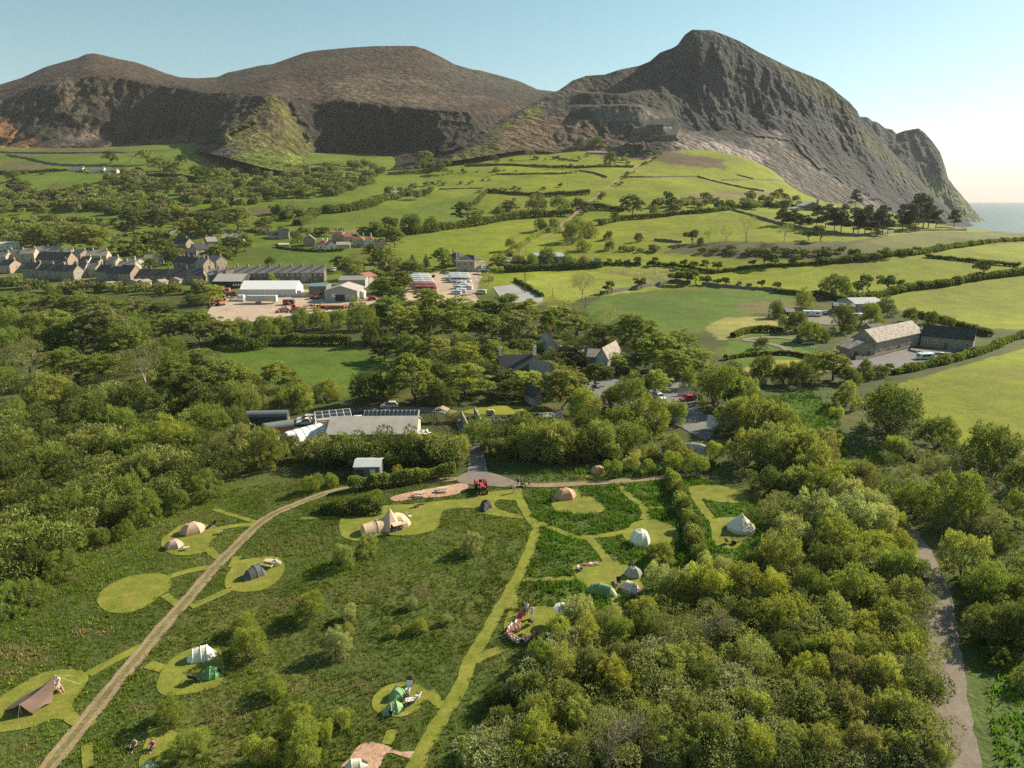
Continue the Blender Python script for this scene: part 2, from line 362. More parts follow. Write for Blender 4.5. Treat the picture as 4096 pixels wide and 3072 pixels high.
def mountain_mat():
    m = ground_mat('mountain_cover', None, ((.01, .35), (.05, .5), (.22, .6)), bump=1.0, bscale=.07, tint=(.1, .07, .04), tamt=.35, tscale=.014)
mountain_mat()
ROCK, HEA, MOSS, SCREE, TIP = (.03, .026, .021), (.056, .037, .024), (.078, .074, .02), (.105, .092, .08), (.045, .041, .034)
M1 = [(-700, [(660, 1040), (580, 1150), (460, 1300), (450, 1500), (440, 1850)]),
      (-250, [(650, 1040), (575, 1130), (455, 1280), (420, 1500), (380, 1850)]),
      (0, [(640, 1040), (565, 1120), (400, 1230), (365, 1460), (338, 1850)]),
      (150, [(640, 1040), (555, 1140), (350, 1240), (315, 1460), (285, 1850)]),
      (350, [(635, 1050), (560, 1190), (305, 1290), (262, 1460), (214, 1850)]),
      (500, [(620, 1060), (555, 1240), (315, 1320), (278, 1560), (248, 1900)]),
      (620, [(615, 1060), (550, 1250), (340, 1310), (310, 1600), (274, 1950)]),
      (740, [(610, 1030), (552, 1200), (360, 1265), (330, 1610), (311, 1950)]),
      (810, [(610, 960), (556, 1090), (368, 1250), (334, 1610), (311, 1950)]),
      (870, [(620, 900), (560, 1005), (372, 1225), (336, 1610), (307, 1950)]),
      (940, [(640, 860), (560, 975), (378, 1195), (322, 1610), (283, 1950)]),
      (1010, [(660, 850), (565, 985), (382, 1160), (315, 1560), (265, 1950)]),
      (1095, [(680, 850), (575, 1005), (376, 1125), (310, 1510), (250, 1950)]),
      (1180, [(690, 860), (590, 1040), (405, 1185), (302, 1560), (221, 1950)]),
      (1270, [(695, 880), (622, 1110), (415, 1225), (292, 1560), (202, 1950)]),
      (1340, [(700, 900), (620, 1165), (400, 1225), (290, 1560), (195, 1950)]),
      (1420, [(690, 910), (612, 1165), (402, 1215), (290, 1560), (188, 1950)]),
      (1500, [(690, 920), (605, 1145), (420, 1195), (300, 1560), (184, 1950)]),
      (1650, [(670, 950), (590, 1110), (432, 1165), (300, 1560), (184, 1950)]),
      (1800, [(640, 980), (560, 1085), (447, 1140), (330, 1560), (248, 1950)]),
      (1950, [(600, 1040), (515, 1140), (442, 1210), (360, 1560), (287, 1950)]),
      (2100, [(560, 1150), (480, 1330), (420, 1450), (370, 1700), (334, 1950)]),
      (2250, [(540, 1200), (450, 1380), (410, 1500), (385, 1750), (368, 1950)]),
      (2700, [(540, 1300), (470, 1450), (440, 1600), (430, 1850), (420, 2050)])]
R1 = [(-700, 440), (-250, 380), (0, 338), (90, 310), (180, 268), (260, 245), (310, 232), (345, 216), (375, 213), (410, 220), (470, 235), (540, 248), (600, 268), (660, 292), (720, 309), (790, 313), (870, 308), (910, 290), (960, 280), (1040, 262), (1090, 256), (1150, 235), (1220, 210), (1260, 203), (1300, 199), (1400, 190), (1500, 184), (1600, 183), (1660, 184), (1700, 196), (1760, 225), (1820, 258), (1890, 278), (1920, 281), (2010, 305), (2080, 325), (2150, 358), (2220, 366), (2400, 385), (2700, 420)]
loft('mountain', M1, [
    (HEA, [(-800, 200), (2800, 100), (2800, 480), (1900, 455), (1700, 430), (1500, 420), (1280, 400), (1100, 380), (900, 365), (700, 345), (500, 330), (380, 300), (200, 330), (0, 390), (-800, 470)]),
    ((.095, .068, .045), [(1300, 330), (1500, 290), (1800, 330), (2000, 380), (1900, 430), (1600, 425), (1350, 390)]),
    ((.05, .043, .032), [(1750, 250), (2300, 370), (2300, 400), (1900, 390), (1700, 330)]),
    (MOSS, [(850, 590), (960, 500), (1040, 430), (1095, 372), (1150, 420), (1210, 500), (1260, 600), (1320, 660), (1320, 760), (820, 760)]),
    ((.07, .055, .028), [(1020, 470), (1100, 430), (1160, 500), (1100, 540), (1040, 520)]), ((.09, .11, .018), [(820, 615), (1000, 600), (1200, 615), (1330, 640), (1330, 780), (820, 780)]), ((.065, .06, .04), [(850, 575), (920, 560), (960, 610), (900, 640), (840, 630)]),
    ((.075, .062, .05), [(180, 600), (280, 540), (420, 530), (330, 610)]),
    ((.17, .085, .045), [(-600, 620), (-200, 480), (0, 470), (60, 510), (130, 560), (170, 610), (0, 625)]),
    ((.09, .07, .042), [(170, 610), (600, 560), (800, 545), (850, 600), (200, 625)]),
    ((.085, .068, .05), [(190, 330), (300, 300), (330, 420), (360, 520), (260, 400)]),
    ((.11, .1, .05), [(1250, 640), (1450, 610), (1500, 660), (1250, 700)]),
], ROCK, 'twin brown heather mountains with dark cliffs above the village', rough=16, seed=3, ridge=R1, nu=420, nv=150,
     cliff=[[(-800, 640), (-800, 420), (200, 320), (400, 290), (720, 340), (1000, 365), (1060, 400), (1000, 500), (880, 570), (600, 570), (0, 620)], [(1160, 400), (1400, 385), (1900, 435), (2000, 470), (1850, 590), (1500, 640), (1300, 650), (1220, 520)]])
M2 = [(1700, [(660, 960), (640, 1000), (632, 1030), (626, 1060), (620, 1080), (618, 1100), (616, 1120), (615, 1140)]),
      (1840, [(640, 980), (615, 1010), (600, 1040), (592, 1070), (582, 1090), (575, 1110), (570, 1130), (566, 1150)]),
      (1960, [(620, 1010), (580, 1050), (560, 1080), (545, 1110), (530, 1140), (520, 1160), (510, 1180), (500, 1200)]),
      (2100, [(600, 1060), (560, 1110), (520, 1150), (490, 1190), (470, 1220), (455, 1240), (440, 1260), (430, 1280)]),
      (2200, [(610, 1060), (560, 1120), (510, 1180), (470, 1230), (440, 1270), (415, 1300), (395, 1320), (376, 1340)]),
      (2280, [(610, 1080), (545, 1140), (490, 1200), (450, 1260), (415, 1300), (385, 1340), (352, 1370), (324, 1400)]),
      (2345, [(615, 1090), (550, 1150), (480, 1190), (425, 1215), (420, 1290), (372, 1310), (368, 1390), (303, 1420)]),
      (2480, [(620, 1090), (560, 1150), (500, 1180), (422, 1210), (416, 1300), (380, 1320), (372, 1400), (279, 1450)]),
      (2560, [(625, 1090), (565, 1140), (500, 1180), (425, 1210), (416, 1310), (385, 1330), (350, 1400), (262, 1500)]),
      (2650, [(630, 1080), (570, 1140), (525, 1170), (500, 1200), (440, 1310), (400, 1360), (330, 1420), (207, 1450)]),
      (2720, [(640, 1080), (570, 1150), (545, 1190), (530, 1310), (470, 1370), (380, 1400), (300, 1425), (172, 1455)]),
      (2800, [(650, 1080), (580, 1160), (555, 1210), (525, 1330), (440, 1380), (340, 1410), (240, 1436), (120, 1470)]),
      (2900, [(670, 1060), (590, 1170), (555, 1230), (522, 1330), (440, 1380), (340, 1410), (240, 1436), (140, 1470)]),
      (3000, [(700, 1040), (620, 1160), (560, 1250), (520, 1330), (450, 1380), (360, 1410), (280, 1434), (190, 1462)]),
      (3100, [(750, 1000), (660, 1130), (580, 1230), (520, 1320), (460, 1370), (390, 1400), (320, 1425), (241, 1455)]),
      (3200, [(790, 980), (700, 1110), (620, 1210), (550, 1300), (490, 1360), (430, 1400), (360, 1428), (287, 1455)]),
      (3300, [(825, 960), (750, 1090), (680, 1190), (610, 1280), (540, 1350), (480, 1400), (410, 1430), (331, 1458)]),
      (3400, [(850, 960), (790, 1080), (720, 1180), (650, 1270), (590, 1340), (530, 1390), (470, 1425), (413, 1455)]),
      (3470, [(870, 960), (815, 1080), (760, 1180), (700, 1270), (640, 1330), (590, 1380), (540, 1420), (500, 1445)]),
      (3580, [(890, 990), (850, 1100), (810, 1200), (770, 1280), (730, 1340), (690, 1390), (655, 1430), (620, 1480)]),
      (3700, [(905, 1050), (880, 1160), (855, 1250), (830, 1320), (805, 1380), (785, 1420), (762, 1450), (740, 1490)]),
      (3800, [(930, 1150), (915, 1230), (900, 1300), (885, 1360), (870, 1400), (858, 1430), (848, 1460), (838, 1490)]),
      (3900, [(960, 1230), (950, 1300), (940, 1360), (930, 1400), (922, 1430), (916, 1450), (910, 1480), (905, 1500)])]
M2 = [(x, [(y + (22 if k == 0 and x > 2800 else 0), Y + max(0, x - 2780) * .3) for k, (y, Y) in enumerate(q)]) for x, q in M2]
R2 = [(1700, 615), (1840, 565), (1960, 500), (2100, 430), (2200, 376), (2240, 358), (2290, 322), (2345, 303), (2420, 298), (2480, 278), (2560, 262), (2600, 245), (2640, 210), (2690, 192), (2710, 180), (2740, 138), (2770, 118), (2800, 120), (2845, 120), (2900, 140), (2960, 165), (3030, 206), (3100, 240), (3170, 275), (3240, 302), (3300, 330), (3330, 352), (3360, 378), (3400, 410), (3430, 445), (3440, 470), (3480, 505), (3520, 550), (3580, 618), (3640, 680), (3700, 740), (3760, 800), (3830, 862), (3900, 905)]
loft('quarried_mountain', M2, [
    (TIP, [(2040, 560), (2200, 380), (2350, 290), (2600, 320), (2720, 480), (2600, 520), (2300, 560)]),
    ((.12, .11, .1), [(2330, 430), (2560, 420), (2720, 520), (2400, 500)]),
    ((.1, .07, .05), [(2180, 620), (2200, 540), (2280, 470), (2380, 490), (2560, 500), (2600, 580), (2400, 640)]),
    (MOSS, [(1700, 680), (1840, 570), (2000, 500), (2170, 410), (2160, 470), (2060, 520), (2040, 620), (1900, 660)]),
    (HE, [(1980, 600), (2020, 510), (2120, 475), (2260, 465), (2240, 600)]),
    (SCREE, [(2640, 640), (2700, 500), (2900, 560), (2990, 600), (3010, 520), (3130, 520), (3150, 590), (3300, 680), (3500, 810), (3640, 900), (3200, 860), (3000, 760), (2820, 660)]),
    ((.22, .18, .165), [(2690, 570), (2900, 565), (3100, 640), (3000, 660), (2750, 620)]),
    ((.055, .055, .028), [(3050, 220), (3350, 370), (3440, 480), (3380, 470), (3280, 400), (3150, 320)]),
    ((.05, .05, .028), [(3450, 510), (3600, 640), (3750, 790), (3690, 780), (3540, 660), (3450, 570)]),
], (.033, .037, .04), 'steep grey quarried mountain with scree and terraced tips', rough=9, seed=12, ridge=R2, nu=440, nv=180, back=420, ks=.6, cliff=[[(2620, 560), (2600, 330), (2700, 100), (3100, 150), (3500, 480), (3900, 850), (3700, 900), (3350, 720), (3150, 560), (2950, 530)], [(2150, 620), (2200, 540), (2330, 480), (2560, 505), (2600, 620)]])
M3 = [(3380, [(940, 1700), (800, 2050), (600, 2150), (480, 2250)]), (3500, [(920, 1800), (800, 2050), (620, 2150), (490, 2250)]),
      (3580, [(910, 1900), (800, 2080), (640, 2160), (530, 2250)]), (3680, [(905, 1950), (800, 2120), (650, 2180), (515, 2250)]),
      (3760, [(900, 2050), (820, 2150), (700, 2200), (610, 2250)]), (3800, [(898, 2100), (840, 2160), (780, 2200), (730, 2250)]),
      (3870, [(895, 2150), (870, 2190), (840, 2220), (810, 2250)]), (3945, [(892, 2200), (891, 2220), (890, 2240), (889, 2250)])]
R3 = [(3380, 470), (3430, 466), (3470, 468), (3490, 484), (3510, 488), (3540, 512), (3570, 518), (3585, 535), (3620, 522), (3675, 513), (3700, 532), (3730, 566), (3760, 608), (3780, 665), (3792, 712), (3820, 750), (3870, 808), (3900, 845), (3945, 889)]
loft('headland', M3, [((.11, .13, .055), [(3600, 700), (3750, 700), (3960, 890), (3700, 900), (3560, 760)])], (.04, .05, .05), 'blue-grey sea cliff headland behind the quarried mountain', rough=9, seed=41, ridge=R3, nu=130, nv=70, back=500, drop=330)
# far coast on the horizon
xs = np.linspace(2500, 13000, 60); V = []
for x in xs: V += [(x, 15000, -14), (x, 15200, -14 + 50 * float(fbm(np.array(x / 1500.), np.array(3.), 3, 2)) * min(1, (x - 2500) / 900)), (x, 17000, -14)]
F = [(i * 3 + k, i * 3 + 3 + k, i * 3 + 4 + k, i * 3 + 1 + k) for i in range(59) for k in (0, 1)]
tag(obj('distant_coast', mesh_from('distant_coast', V, F, True), mat('far_coast', (.09, .11, .08), scale=.002)), 'low faint coast on the sea horizon', 'coast', None, 'structure')
# ================================================================== plants: shared crowns, trunks
LEAF = leaf_mat('leaves', .48); NEEDLE = leaf_mat('needles', .15)
BARK = mat('bark', (.12, .095, .07), .9, .35, 4, .4); PALEBARK = mat('pale_bark', (.3, .25, .19), .9, .3, 4, .3)
def unit(v): return v / (np.linalg.norm(v, axis=-1, keepdims=True) + 1e-9)
def leaf_quads(pos, axis, nrm, ln, wd):
    """diamond leaf sprays"""
    b = unit(np.cross(axis, nrm)); n = len(pos); ln = np.broadcast_to(ln, n)[:, None]; wd = np.broadcast_to(wd, n)[:, None]
    V = np.stack([pos - axis * ln / 2, pos + b * wd / 2 + nrm * wd * .15, pos + axis * ln / 2, pos - b * wd / 2 + nrm * wd * .15], 1).reshape(-1, 3)
    return V, np.arange(4 * n).reshape(n, 4)
def crown_mesh(name, seed, n, lobes, leaf=(.034, .02), up=.3, out=.6, skin=.14, low=-.45, rnd=.6, lvl=.5):
    r = np.random.default_rng(seed); L = np.array(lobes, float); area = (L[:, 3] * L[:, 4] + L[:, 4] * L[:, 5] + L[:, 3] * L[:, 5]) / 3
    cnt = np.maximum(10, (n * 1.6 * area / area.sum())).astype(int); PP, DI, LV = [], [], []
    tone = r.random(len(L))
    for i, q in enumerate(L):
        v = unit(r.normal(size=(cnt[i] * 2, 3))); v = v[v[:, 2] > low][:cnt[i]]
        # twig-ends: gather into tufts
        k = 1 - np.abs(r.normal(0, skin, len(v))) + .10 * np.sin(v[:, 0] * 17 + i) * np.sin(v[:, 1] * 15) * np.cos(v[:, 2] * 13)
        p = q[:3] + v * q[3:] * k[:, None]; keep = np.ones(len(p), bool)
        near = np.where((np.linalg.norm(L[:, :3] - q[:3], axis=1) < (L[:, 3:].max(1) + q[3:].max())) & (np.arange(len(L)) != i))[0]
        for s in L[near]: keep &= np.sum(((p - s[:3]) / s[3:]) ** 2, 1) > .5
        keep &= p[:, 2] > 0.01
        PP.append(p[keep]); DI.append(v[keep]); LV.append(np.clip(tone[i] * lvl + r.random(keep.sum()) * (1 - lvl), 0, 1))
    p, v, lv = np.concatenate(PP), np.concatenate(DI), np.concatenate(LV)
    if len(p) > n: k = r.permutation(len(p))[:n]; p, v, lv = p[k], v[k], lv[k]
    ax = unit(v * out + np.array((0, 0, up)) + r.normal(0, rnd, p.shape)); nr = unit(np.cross(ax, r.normal(size=p.shape)))
    sz = r.uniform(.6, 1.35, len(p)); V, F = leaf_quads(p, ax, nr, leaf[0] * sz, leaf[1] * sz)
    return mesh_from(name, V, F, False, {'lv': ('FACE', 'FLOAT', lv)})
def tube_mesh(name, paths, sides=5):
    """paths: list of [(x,y,z,r),...]"""
    V, F = [], []
    for pth in paths:
        pth = np.array(pth, float); o0 = len(V)
        for i, q in enumerate(pth):
            d = pth[min(i + 1, len(pth) - 1), :3] - pth[max(i - 1, 0), :3]; d = d / (np.linalg.norm(d) + 1e-9)
            a = np.cross(d, (0, 0, 1) if abs(d[2]) < .9 else (1, 0, 0)); a /= np.linalg.norm(a); b = np.cross(d, a)
            for s in range(sides): t = 2 * math.pi * s / sides; V.append(q[:3] + (a * math.cos(t) + b * math.sin(t)) * q[3])
        for i in range(len(pth) - 1):
            for s in range(sides): F.append((o0 + i * sides + s, o0 + i * sides + (s + 1) % sides, o0 + (i + 1) * sides + (s + 1) % sides, o0 + (i + 1) * sides + s))
    return mesh_from(name, V, F, True)
def limbs(r, base, tip, rad, n=4, wob=.04):
    q = []
    for i in range(n + 1):
        t = i / n; q.append((*(np.array(base) * (1 - t) + np.array(tip) * t + (r.normal(0, wob, 3) if 0 < i < n else 0)), rad * (1 - t * .8)))
    return q
def branchy(r, base, d, ln, rad, depth, out, spread=.55):
    q = [(*base, rad)]; p = np.array(base, float); d = np.array(d, float)
    for i in range(3):
        d = unit(d + r.normal(0, .13, 3) + np.array((0, 0, .05))); p = p + d * ln / 3; q.append((*p, rad * (1 - .16 * (i + 1))))
    out.append(q)
    if depth > 0:
        for k in range(3 if depth > 1 else 4):
            branchy(r, p if k < 2 else q[2][:3], unit(d + r.normal(0, spread, 3) + np.array((0, 0, .1))), ln * r.uniform(.55, .8), rad * .5, depth - 1, out, spread)
LIB = {}
def clumps(r, prim, per, rad, flat=1.0, low=-.5):
    """small leaf clumps seated on the surfaces of a few main boughs"""
    out = []
    for q in prim:
        q = np.array(q); k = max(3, int(per * (q[3] / .18) ** 2))
        for v in unit(r.normal(size=(k * 2, 3))):
            if v[2] < low: continue
            c = q[:3] + v * q[3:] * r.uniform(.82, 1.12); s_ = r.uniform(*rad); out.append((*c, s_, s_, s_ * flat))
    return out
for s in range(7):          # sallow / willow: many-stemmed domes down to the ground
    r = np.random.default_rng(100 + s); prim = [(0, 0, .2, .34, .34, .34)]; ex = r.uniform(.8, 1.15)
    for k in range(10 + s % 4):
        a = r.uniform(0, 6.28); e = r.uniform(.0, 1.35); d = .31 * r.uniform(.8, 1.15); rr = r.uniform(.12, .21)
        prim.append((d * math.cos(a) * math.cos(e) * ex, d * math.sin(a) * math.cos(e) / ex, .16 + d * 1.3 * math.sin(e), rr, rr, rr * 1.2))
    lob = clumps(r, prim, 9, (.045, .085), 1.25); lob += [(q[0] * 1.05, q[1] * 1.05, q[2] + .06, .016, .016, .075) for q in r.permutation(np.array(lob))[:70]]
    c = crown_mesh('willow_crown', 100 + s, 10500, lob, (.036, .013), up=.8, out=.7, rnd=.42, lvl=.45, skin=.42, low=-.5)
    t = tube_mesh('willow_trunk', [limbs(r, (0, 0, -.02), (r.normal(0, .16), r.normal(0, .16), .4), .014) for _ in range(7)])
    LIB.setdefault('w', []).append((c, t))
for s in range(7):          # sycamore / oak
    r = np.random.default_rng(200 + s); prim = [(0, 0, .42, .29, .29, .33)]; ex = r.uniform(.85, 1.15)
    for k in range(13 + s % 4):
        a = r.uniform(0, 6.28); e = r.uniform(-.75, 1.45); d = .34 * r.uniform(.75, 1.15); rr = r.uniform(.12, .2)
        prim.append((d * math.cos(a) * math.cos(e) * ex, d * math.sin(a) * math.cos(e) / ex, .43 + d * 1.1 * math.sin(e), rr * 1.1, rr * 1.1, rr * .85))
    lob = clumps(r, prim, 8, (.05, .09), .75, -.35)
    c = crown_mesh('tree_crown', 200 + s, 10500, lob, (.034, .022), up=.05, out=.55, rnd=.7, low=-.3, lvl=.45, skin=.38)
    pth = [limbs(r, (0, 0, -.02), (r.normal(0, .03), r.normal(0, .03), .5), .03)]
    pth += [limbs(r, (0, 0, .2 + .05 * k), (r.normal(0, .2), r.normal(0, .2), .6), .014) for k in range(5)]
    LIB.setdefault('t', []).append((c, tube_mesh('tree_trunk', pth)))
for s in range(4):          # thin-leaved ash: branches show through
    r = np.random.default_rng(300 + s); lob = []
    for k in range(16):
        a = r.uniform(0, 6.28); e = r.uniform(-.1, 1.4); d = .33 * r.uniform(.85, 1.1); rr = r.uniform(.12, .19)
        lob.append((d * math.cos(a) * math.cos(e), d * math.sin(a) * math.cos(e), .5 + d * 1.05 * math.sin(e), rr, rr, rr))
    c = crown_mesh('thin_crown', 300 + s, 3400, lob, (.026, .010), up=.4, out=.7, rnd=.5, skin=.35, low=-.6, lvl=.2)
    out = []; branchy(r, (0, 0, -.02), (0, 0, 1), .3, .026, 4, out, .5)
    LIB.setdefault('n', []).append((c, tube_mesh('branching_trunk', out, 4)))
for s in range(4):          # wind-bent hawthorn
    r = np.random.default_rng(400 + s); lob = []
    for k in range(9):
        lob.append((r.uniform(-.34, .28), r.uniform(-.25, .25), .5 + r.uniform(-.16, .2), r.uniform(.14, .22), r.uniform(.14, .2), r.uniform(.12, .18)))
    c = crown_mesh('hawthorn_crown', 400 + s, 2600, lob, (.055, .035), up=.2, out=.5, lvl=.3)
    pth = [limbs(r, (.1, 0, -.02), (0, 0, .5), .035)] + [limbs(r, (.06, 0, .2), (r.uniform(-.3, .25), r.uniform(-.2, .2), .55), .016) for k in range(4)]
    LIB.setdefault('h', []).append((c, tube_mesh('hawthorn_trunk', pth)))
for s in range(4):          # small loose bush
    r = np.random.default_rng(500 + s); lob = [(r.uniform(-.25, .25), r.uniform(-.25, .25), r.uniform(.15, .55), r.uniform(.16, .25), r.uniform(.16, .25), r.uniform(.18, .3)) for k in range(8)]
    c = crown_mesh('bush_crown', 500 + s, 3600, lob, (.06, .02), up=1.1, out=.5, rnd=.4, skin=.22, low=-.8, lvl=.25)
    t = tube_mesh('bush_stems', [limbs(r, (r.normal(0, .03), r.normal(0, .03), -.02), (r.normal(0, .2), r.normal(0, .2), .5), .016) for _ in range(7)])
    LIB.setdefault('s', []).append((c, t))
for s in range(4):          # coastal pine: bare leaning trunk, flat wind-swept tiers
    r = np.random.default_rng(600 + s); pth = [limbs(r, (0, 0, -.02), (-.06, 0, .92), .022, 6, .012)]; lob = []
    for k in range(22):
        z = r.uniform(.28, .95); rad = .30 * (1.12 - z) + .07; a = r.uniform(0, 6.28); x, y = rad * math.cos(a) * .8 - .05 * z, rad * math.sin(a) * .8
        pth.append(limbs(r, (-.06 * z, 0, z - .06), (x, y, z), .008, 3, .01)); lob.append((x, y, z, rad * .55 + .04, rad * .55 + .04, .06))
    lob.append((-.06, 0, .93, .09, .09, .06))
    c = crown_mesh('pine_crown', 600 + s, 5200, lob, (.05, .014), up=.35, out=.6, rnd=.6, skin=.3, low=-1, lvl=.3)
    LIB.setdefault('p', []).append((c, tube_mesh('pine_trunk', pth)))
for s in range(2):          # spruce
    r = np.random.default_rng(700 + s); lob = []
    for k in range(26):
        z = .08 + .88 * k / 26; rad = .3 * (1 - z) + .02; a = k * 2.4; lob.append((rad * .6 * math.cos(a), rad * .6 * math.sin(a), z, rad * .75, rad * .75, .05))
    c = crown_mesh('spruce_crown', 700 + s, 4500, lob, (.05, .014), up=-.2, out=.8, rnd=.4, low=-1, lvl=.3)
    LIB.setdefault('c', []).append((c, tube_mesh('spruce_trunk', [limbs(r, (0, 0, -.02), (0, 0, .95), .025)])))
TONE = {'y': ((0.290, 0.316, 0.067), 'yellow-green'), 'g': ((0.207, 0.248, 0.056), 'fresh green'), 'o': ((0.275, 0.294, 0.085), 'olive-green'), 'd': ((0.128, 0.155, 0.041), 'dark green'),
        'p': ((0.347, 0.364, 0.167), 'pale grey-green'), 'b': ((0.229, 0.225, 0.091), 'brownish'), 'u': ((0.309, 0.304, 0.064), 'golden'), 'k': ((0.056, 0.071, 0.032), 'very dark'), 'l': ((0.328, 0.365, 0.087), 'light lime')}
KIND = {'w': ('willow_bush', 'willow bush', 'bush', .86), 't': ('broadleaf_tree', 'leafy tree', 'tree', .98), 'n': ('thin_leaved_tree', 'thin-leaved tree', 'tree', 1.0),
        'h': ('hawthorn_tree', 'wind-bent hawthorn', 'tree', .95), 's': ('young_bush', 'loose bush', 'bush', .95), 'p': ('pine_tree', 'windswept pine', 'tree', 1.0), 'c': ('spruce_tree', 'pointed spruce', 'tree', 1.0)}
ORD = ['first', 'second', 'third', 'fourth', 'fifth', 'sixth', 'seventh', 'eighth', 'ninth', 'tenth', 'eleventh', 'twelfth', 'thirteenth', 'fourteenth', 'fifteenth', 'sixteenth', 'seventeenth', 'eighteenth', 'nineteenth', 'twentieth']
NTREE = {}
def plant(x, y, wpx, kind, tone, label, group, zs=1.0, tall=None):
    p = P(x, y); size = wpx * mpp(p) * {'t': 1.25, 'w': 1.15, 'n': 1.15, 's': 1.1, 'h': 1.15}.get(kind, 1) if tall is None else tall * mpp(p)
    nm, kw, cat, hr = KIND[kind]; lib = LIB[kind]; k = NTREE.get(kind, 0); NTREE[kind] = k + 1
    c, t = lib[k % len(lib)]; r = random.Random(int(x * 7 + y * 13))
    # the pixel names the crown's near foot: stand the stem half a crown further back
    if tall is None and kind in 'wst':
        d = Vector((p.x, p.y)).normalized() * size * (.34 if kind == 'w' else .2); p = Vector((p.x + d.x, p.y + d.y, ground(p.x + d.x, p.y + d.y)))
    e = empty(nm, p, r.uniform(0, 6.28) if kind != 'h' else r.uniform(-.4, .4), label, cat, group)
    hs = r.uniform(.8, 1.15) * zs * (.74 if kind == 't' else 1); e.scale = (size, size, size * hs)
    cr = obj('crown', c, NEEDLE if kind in 'pc' else LEAF, e); col = TONE[tone][0]; f = r.uniform(.85, 1.15); j = r.uniform(.95, 1.06)
    cr.color = (min(1, col[0] * f * j), min(1, col[1] * f), min(1, col[2] * f / j), 1)
    obj('trunk', t, PALEBARK if kind == 'n' else BARK, e); return e
def row(where, kind, tone, items, group=None):
    its = []
    for it in items:
        x, y, w_ = it[:3]; k, tn = kind, tone
        for ch in (it[3] if len(it) > 3 else ''):
            if ch in '+': continue
            if ch in KIND and ch not in TONE: k = ch
            elif ch in TONE: tn = ch
        its.append((x, y, w_, k, tn))
    its.sort(key=lambda q: q[0]); n = len(its)
    for i, (x, y, w_, k, tn) in enumerate(its):
        order = (ORD[i] + ' from left' if i < n - 1 or n == 1 else 'rightmost') if n > 1 else ''
        if i == 0 and n > 1: order = 'leftmost'
        lab = f"{TONE[tn][1]} {KIND[k][1]}, {order} {where}".replace(',  ', ' ')
        plant(x, y, w_, k, tn, lab, group or 'trees and bushes ' + where)

# --- foot of the picture and right-hand thicket
row('along the bottom right edge', 'w', 'o', [(1870, 3110, 120, 'y'), (2000, 3110, 180, 'y'), (2120, 3090, 210, 'y'), (2280, 3110, 170), (2430, 3080, 230, 'nb'), (2570, 3110, 170, 'b'), (2700, 3110, 200), (2850, 3090, 200), (3000, 3110, 210, 'y'), (3150, 3090, 180), (3300, 3120, 210), (3440, 3100, 190, 'b'), (3570, 3120, 200), (3700, 3110, 160)])
row('in second row of thicket at bottom right', 'w', 'o', [(2010, 2990, 140, 'd'), (2170, 2960, 160), (2310, 2990, 170), (2600, 2990, 190, 'n'), (2720, 2970, 180), (2870, 2960, 180), (2990, 2970, 210, 'y'), (3180, 2920, 200), (3360, 2960, 220, 'b'), (3530, 2980, 210), (3670, 2980, 150, 'y')])
row('in third row of bottom right thicket', 'w', 'o', [(2010, 2850, 120, 'd'), (2120, 2880, 180, 'g'), (2270, 2900, 180), (2430, 2860, 190, 'u'), (2560, 2880, 160, 'g'), (2680, 2880, 200), (2810, 2860, 180, 'd'), (2940, 2850, 180), (3080, 2830, 180, 'd'), (3220, 2820, 190, 'y'), (3390, 2830, 220, 'b'), (3520, 2840, 190), (3660, 2850, 170, 'g')])
row('in fourth row of bottom right thicket', 'w', 'o', [(2160, 2740, 160, 'g'), (2260, 2790, 180, 'o'), (2380, 2770, 170, 'b'), (2500, 2760, 200, 'b'), (2690, 2770, 210, 't y'), (2810, 2750, 180, 't y'), (2910, 2740, 170, 'd'), (3010, 2720, 180, 'n'), (3120, 2700, 170, 'd'), (3230, 2710, 180, 'g'), (3340, 2700, 170), (3470, 2720, 180), (3610, 2720, 170, 'y')])
row('in fifth row of bottom right thicket', 'w', 'o', [(2240, 2640, 180, 'y'), (2360, 2640, 150), (2480, 2620, 130, 'g'), (2590, 2610, 160, 'd'), (2720, 2600, 160, 'n b'), (2830, 2600, 200, 'n b'), (2960, 2580, 200, 'd'), (3090, 2580, 210, 'u'), (3190, 2560, 180, 'y'), (3320, 2570, 200), (3440, 2600, 180, 'y'), (3550, 2580, 180, 'o'), (3630, 2640, 160, 'g')])
row('in sixth row of bottom right thicket', 'w', 'o', [(2310, 2550, 160, 'p'), (2420, 2560, 140), (2570, 2530, 150, 'y'), (2720, 2460, 180), (2830, 2460, 200, 'y'), (2960, 2450, 200, 'u'), (3080, 2460, 180, 'y'), (3230, 2470, 180, 'd'), (3370, 2470, 200, 'g'), (3490, 2480, 190), (3610, 2470, 160)])
row('between bell tent and gravel lane, front', 'w', 'o', [(2660, 2410, 170, 'p'), (2760, 2390, 140, 'p'), (2890, 2340, 130, 'p'), (3010, 2340, 120, 'd'), (3130, 2350, 200), (3280, 2370, 200, 'd'), (3430, 2360, 200), (3560, 2350, 160, 'g'), (3660, 2350, 120, 'g')])
row('between bell tent and gravel lane, middle', 'w', 'p', [(2810, 2290, 90, 's'), (3080, 2260, 130), (3170, 2240, 190), (3330, 2280, 220, 'y'), (3480, 2260, 180, 'y')])
row('behind bell tent beside gravel lane', 'w', 'p', [(3150, 2120, 140, 'd'), (3270, 2180, 200), (3390, 2190, 200), (3490, 2170, 150), (3570, 2150, 110, 'y'), (3600, 2230, 90, 'y')])
row('in thicket beyond bell tent', 'w', 'o', [(3090, 1990, 150, 'd'), (3170, 2010, 170), (3260, 2040, 180, 'g'), (3380, 2090, 190, 'p'), (3490, 2090, 130, 'p')])
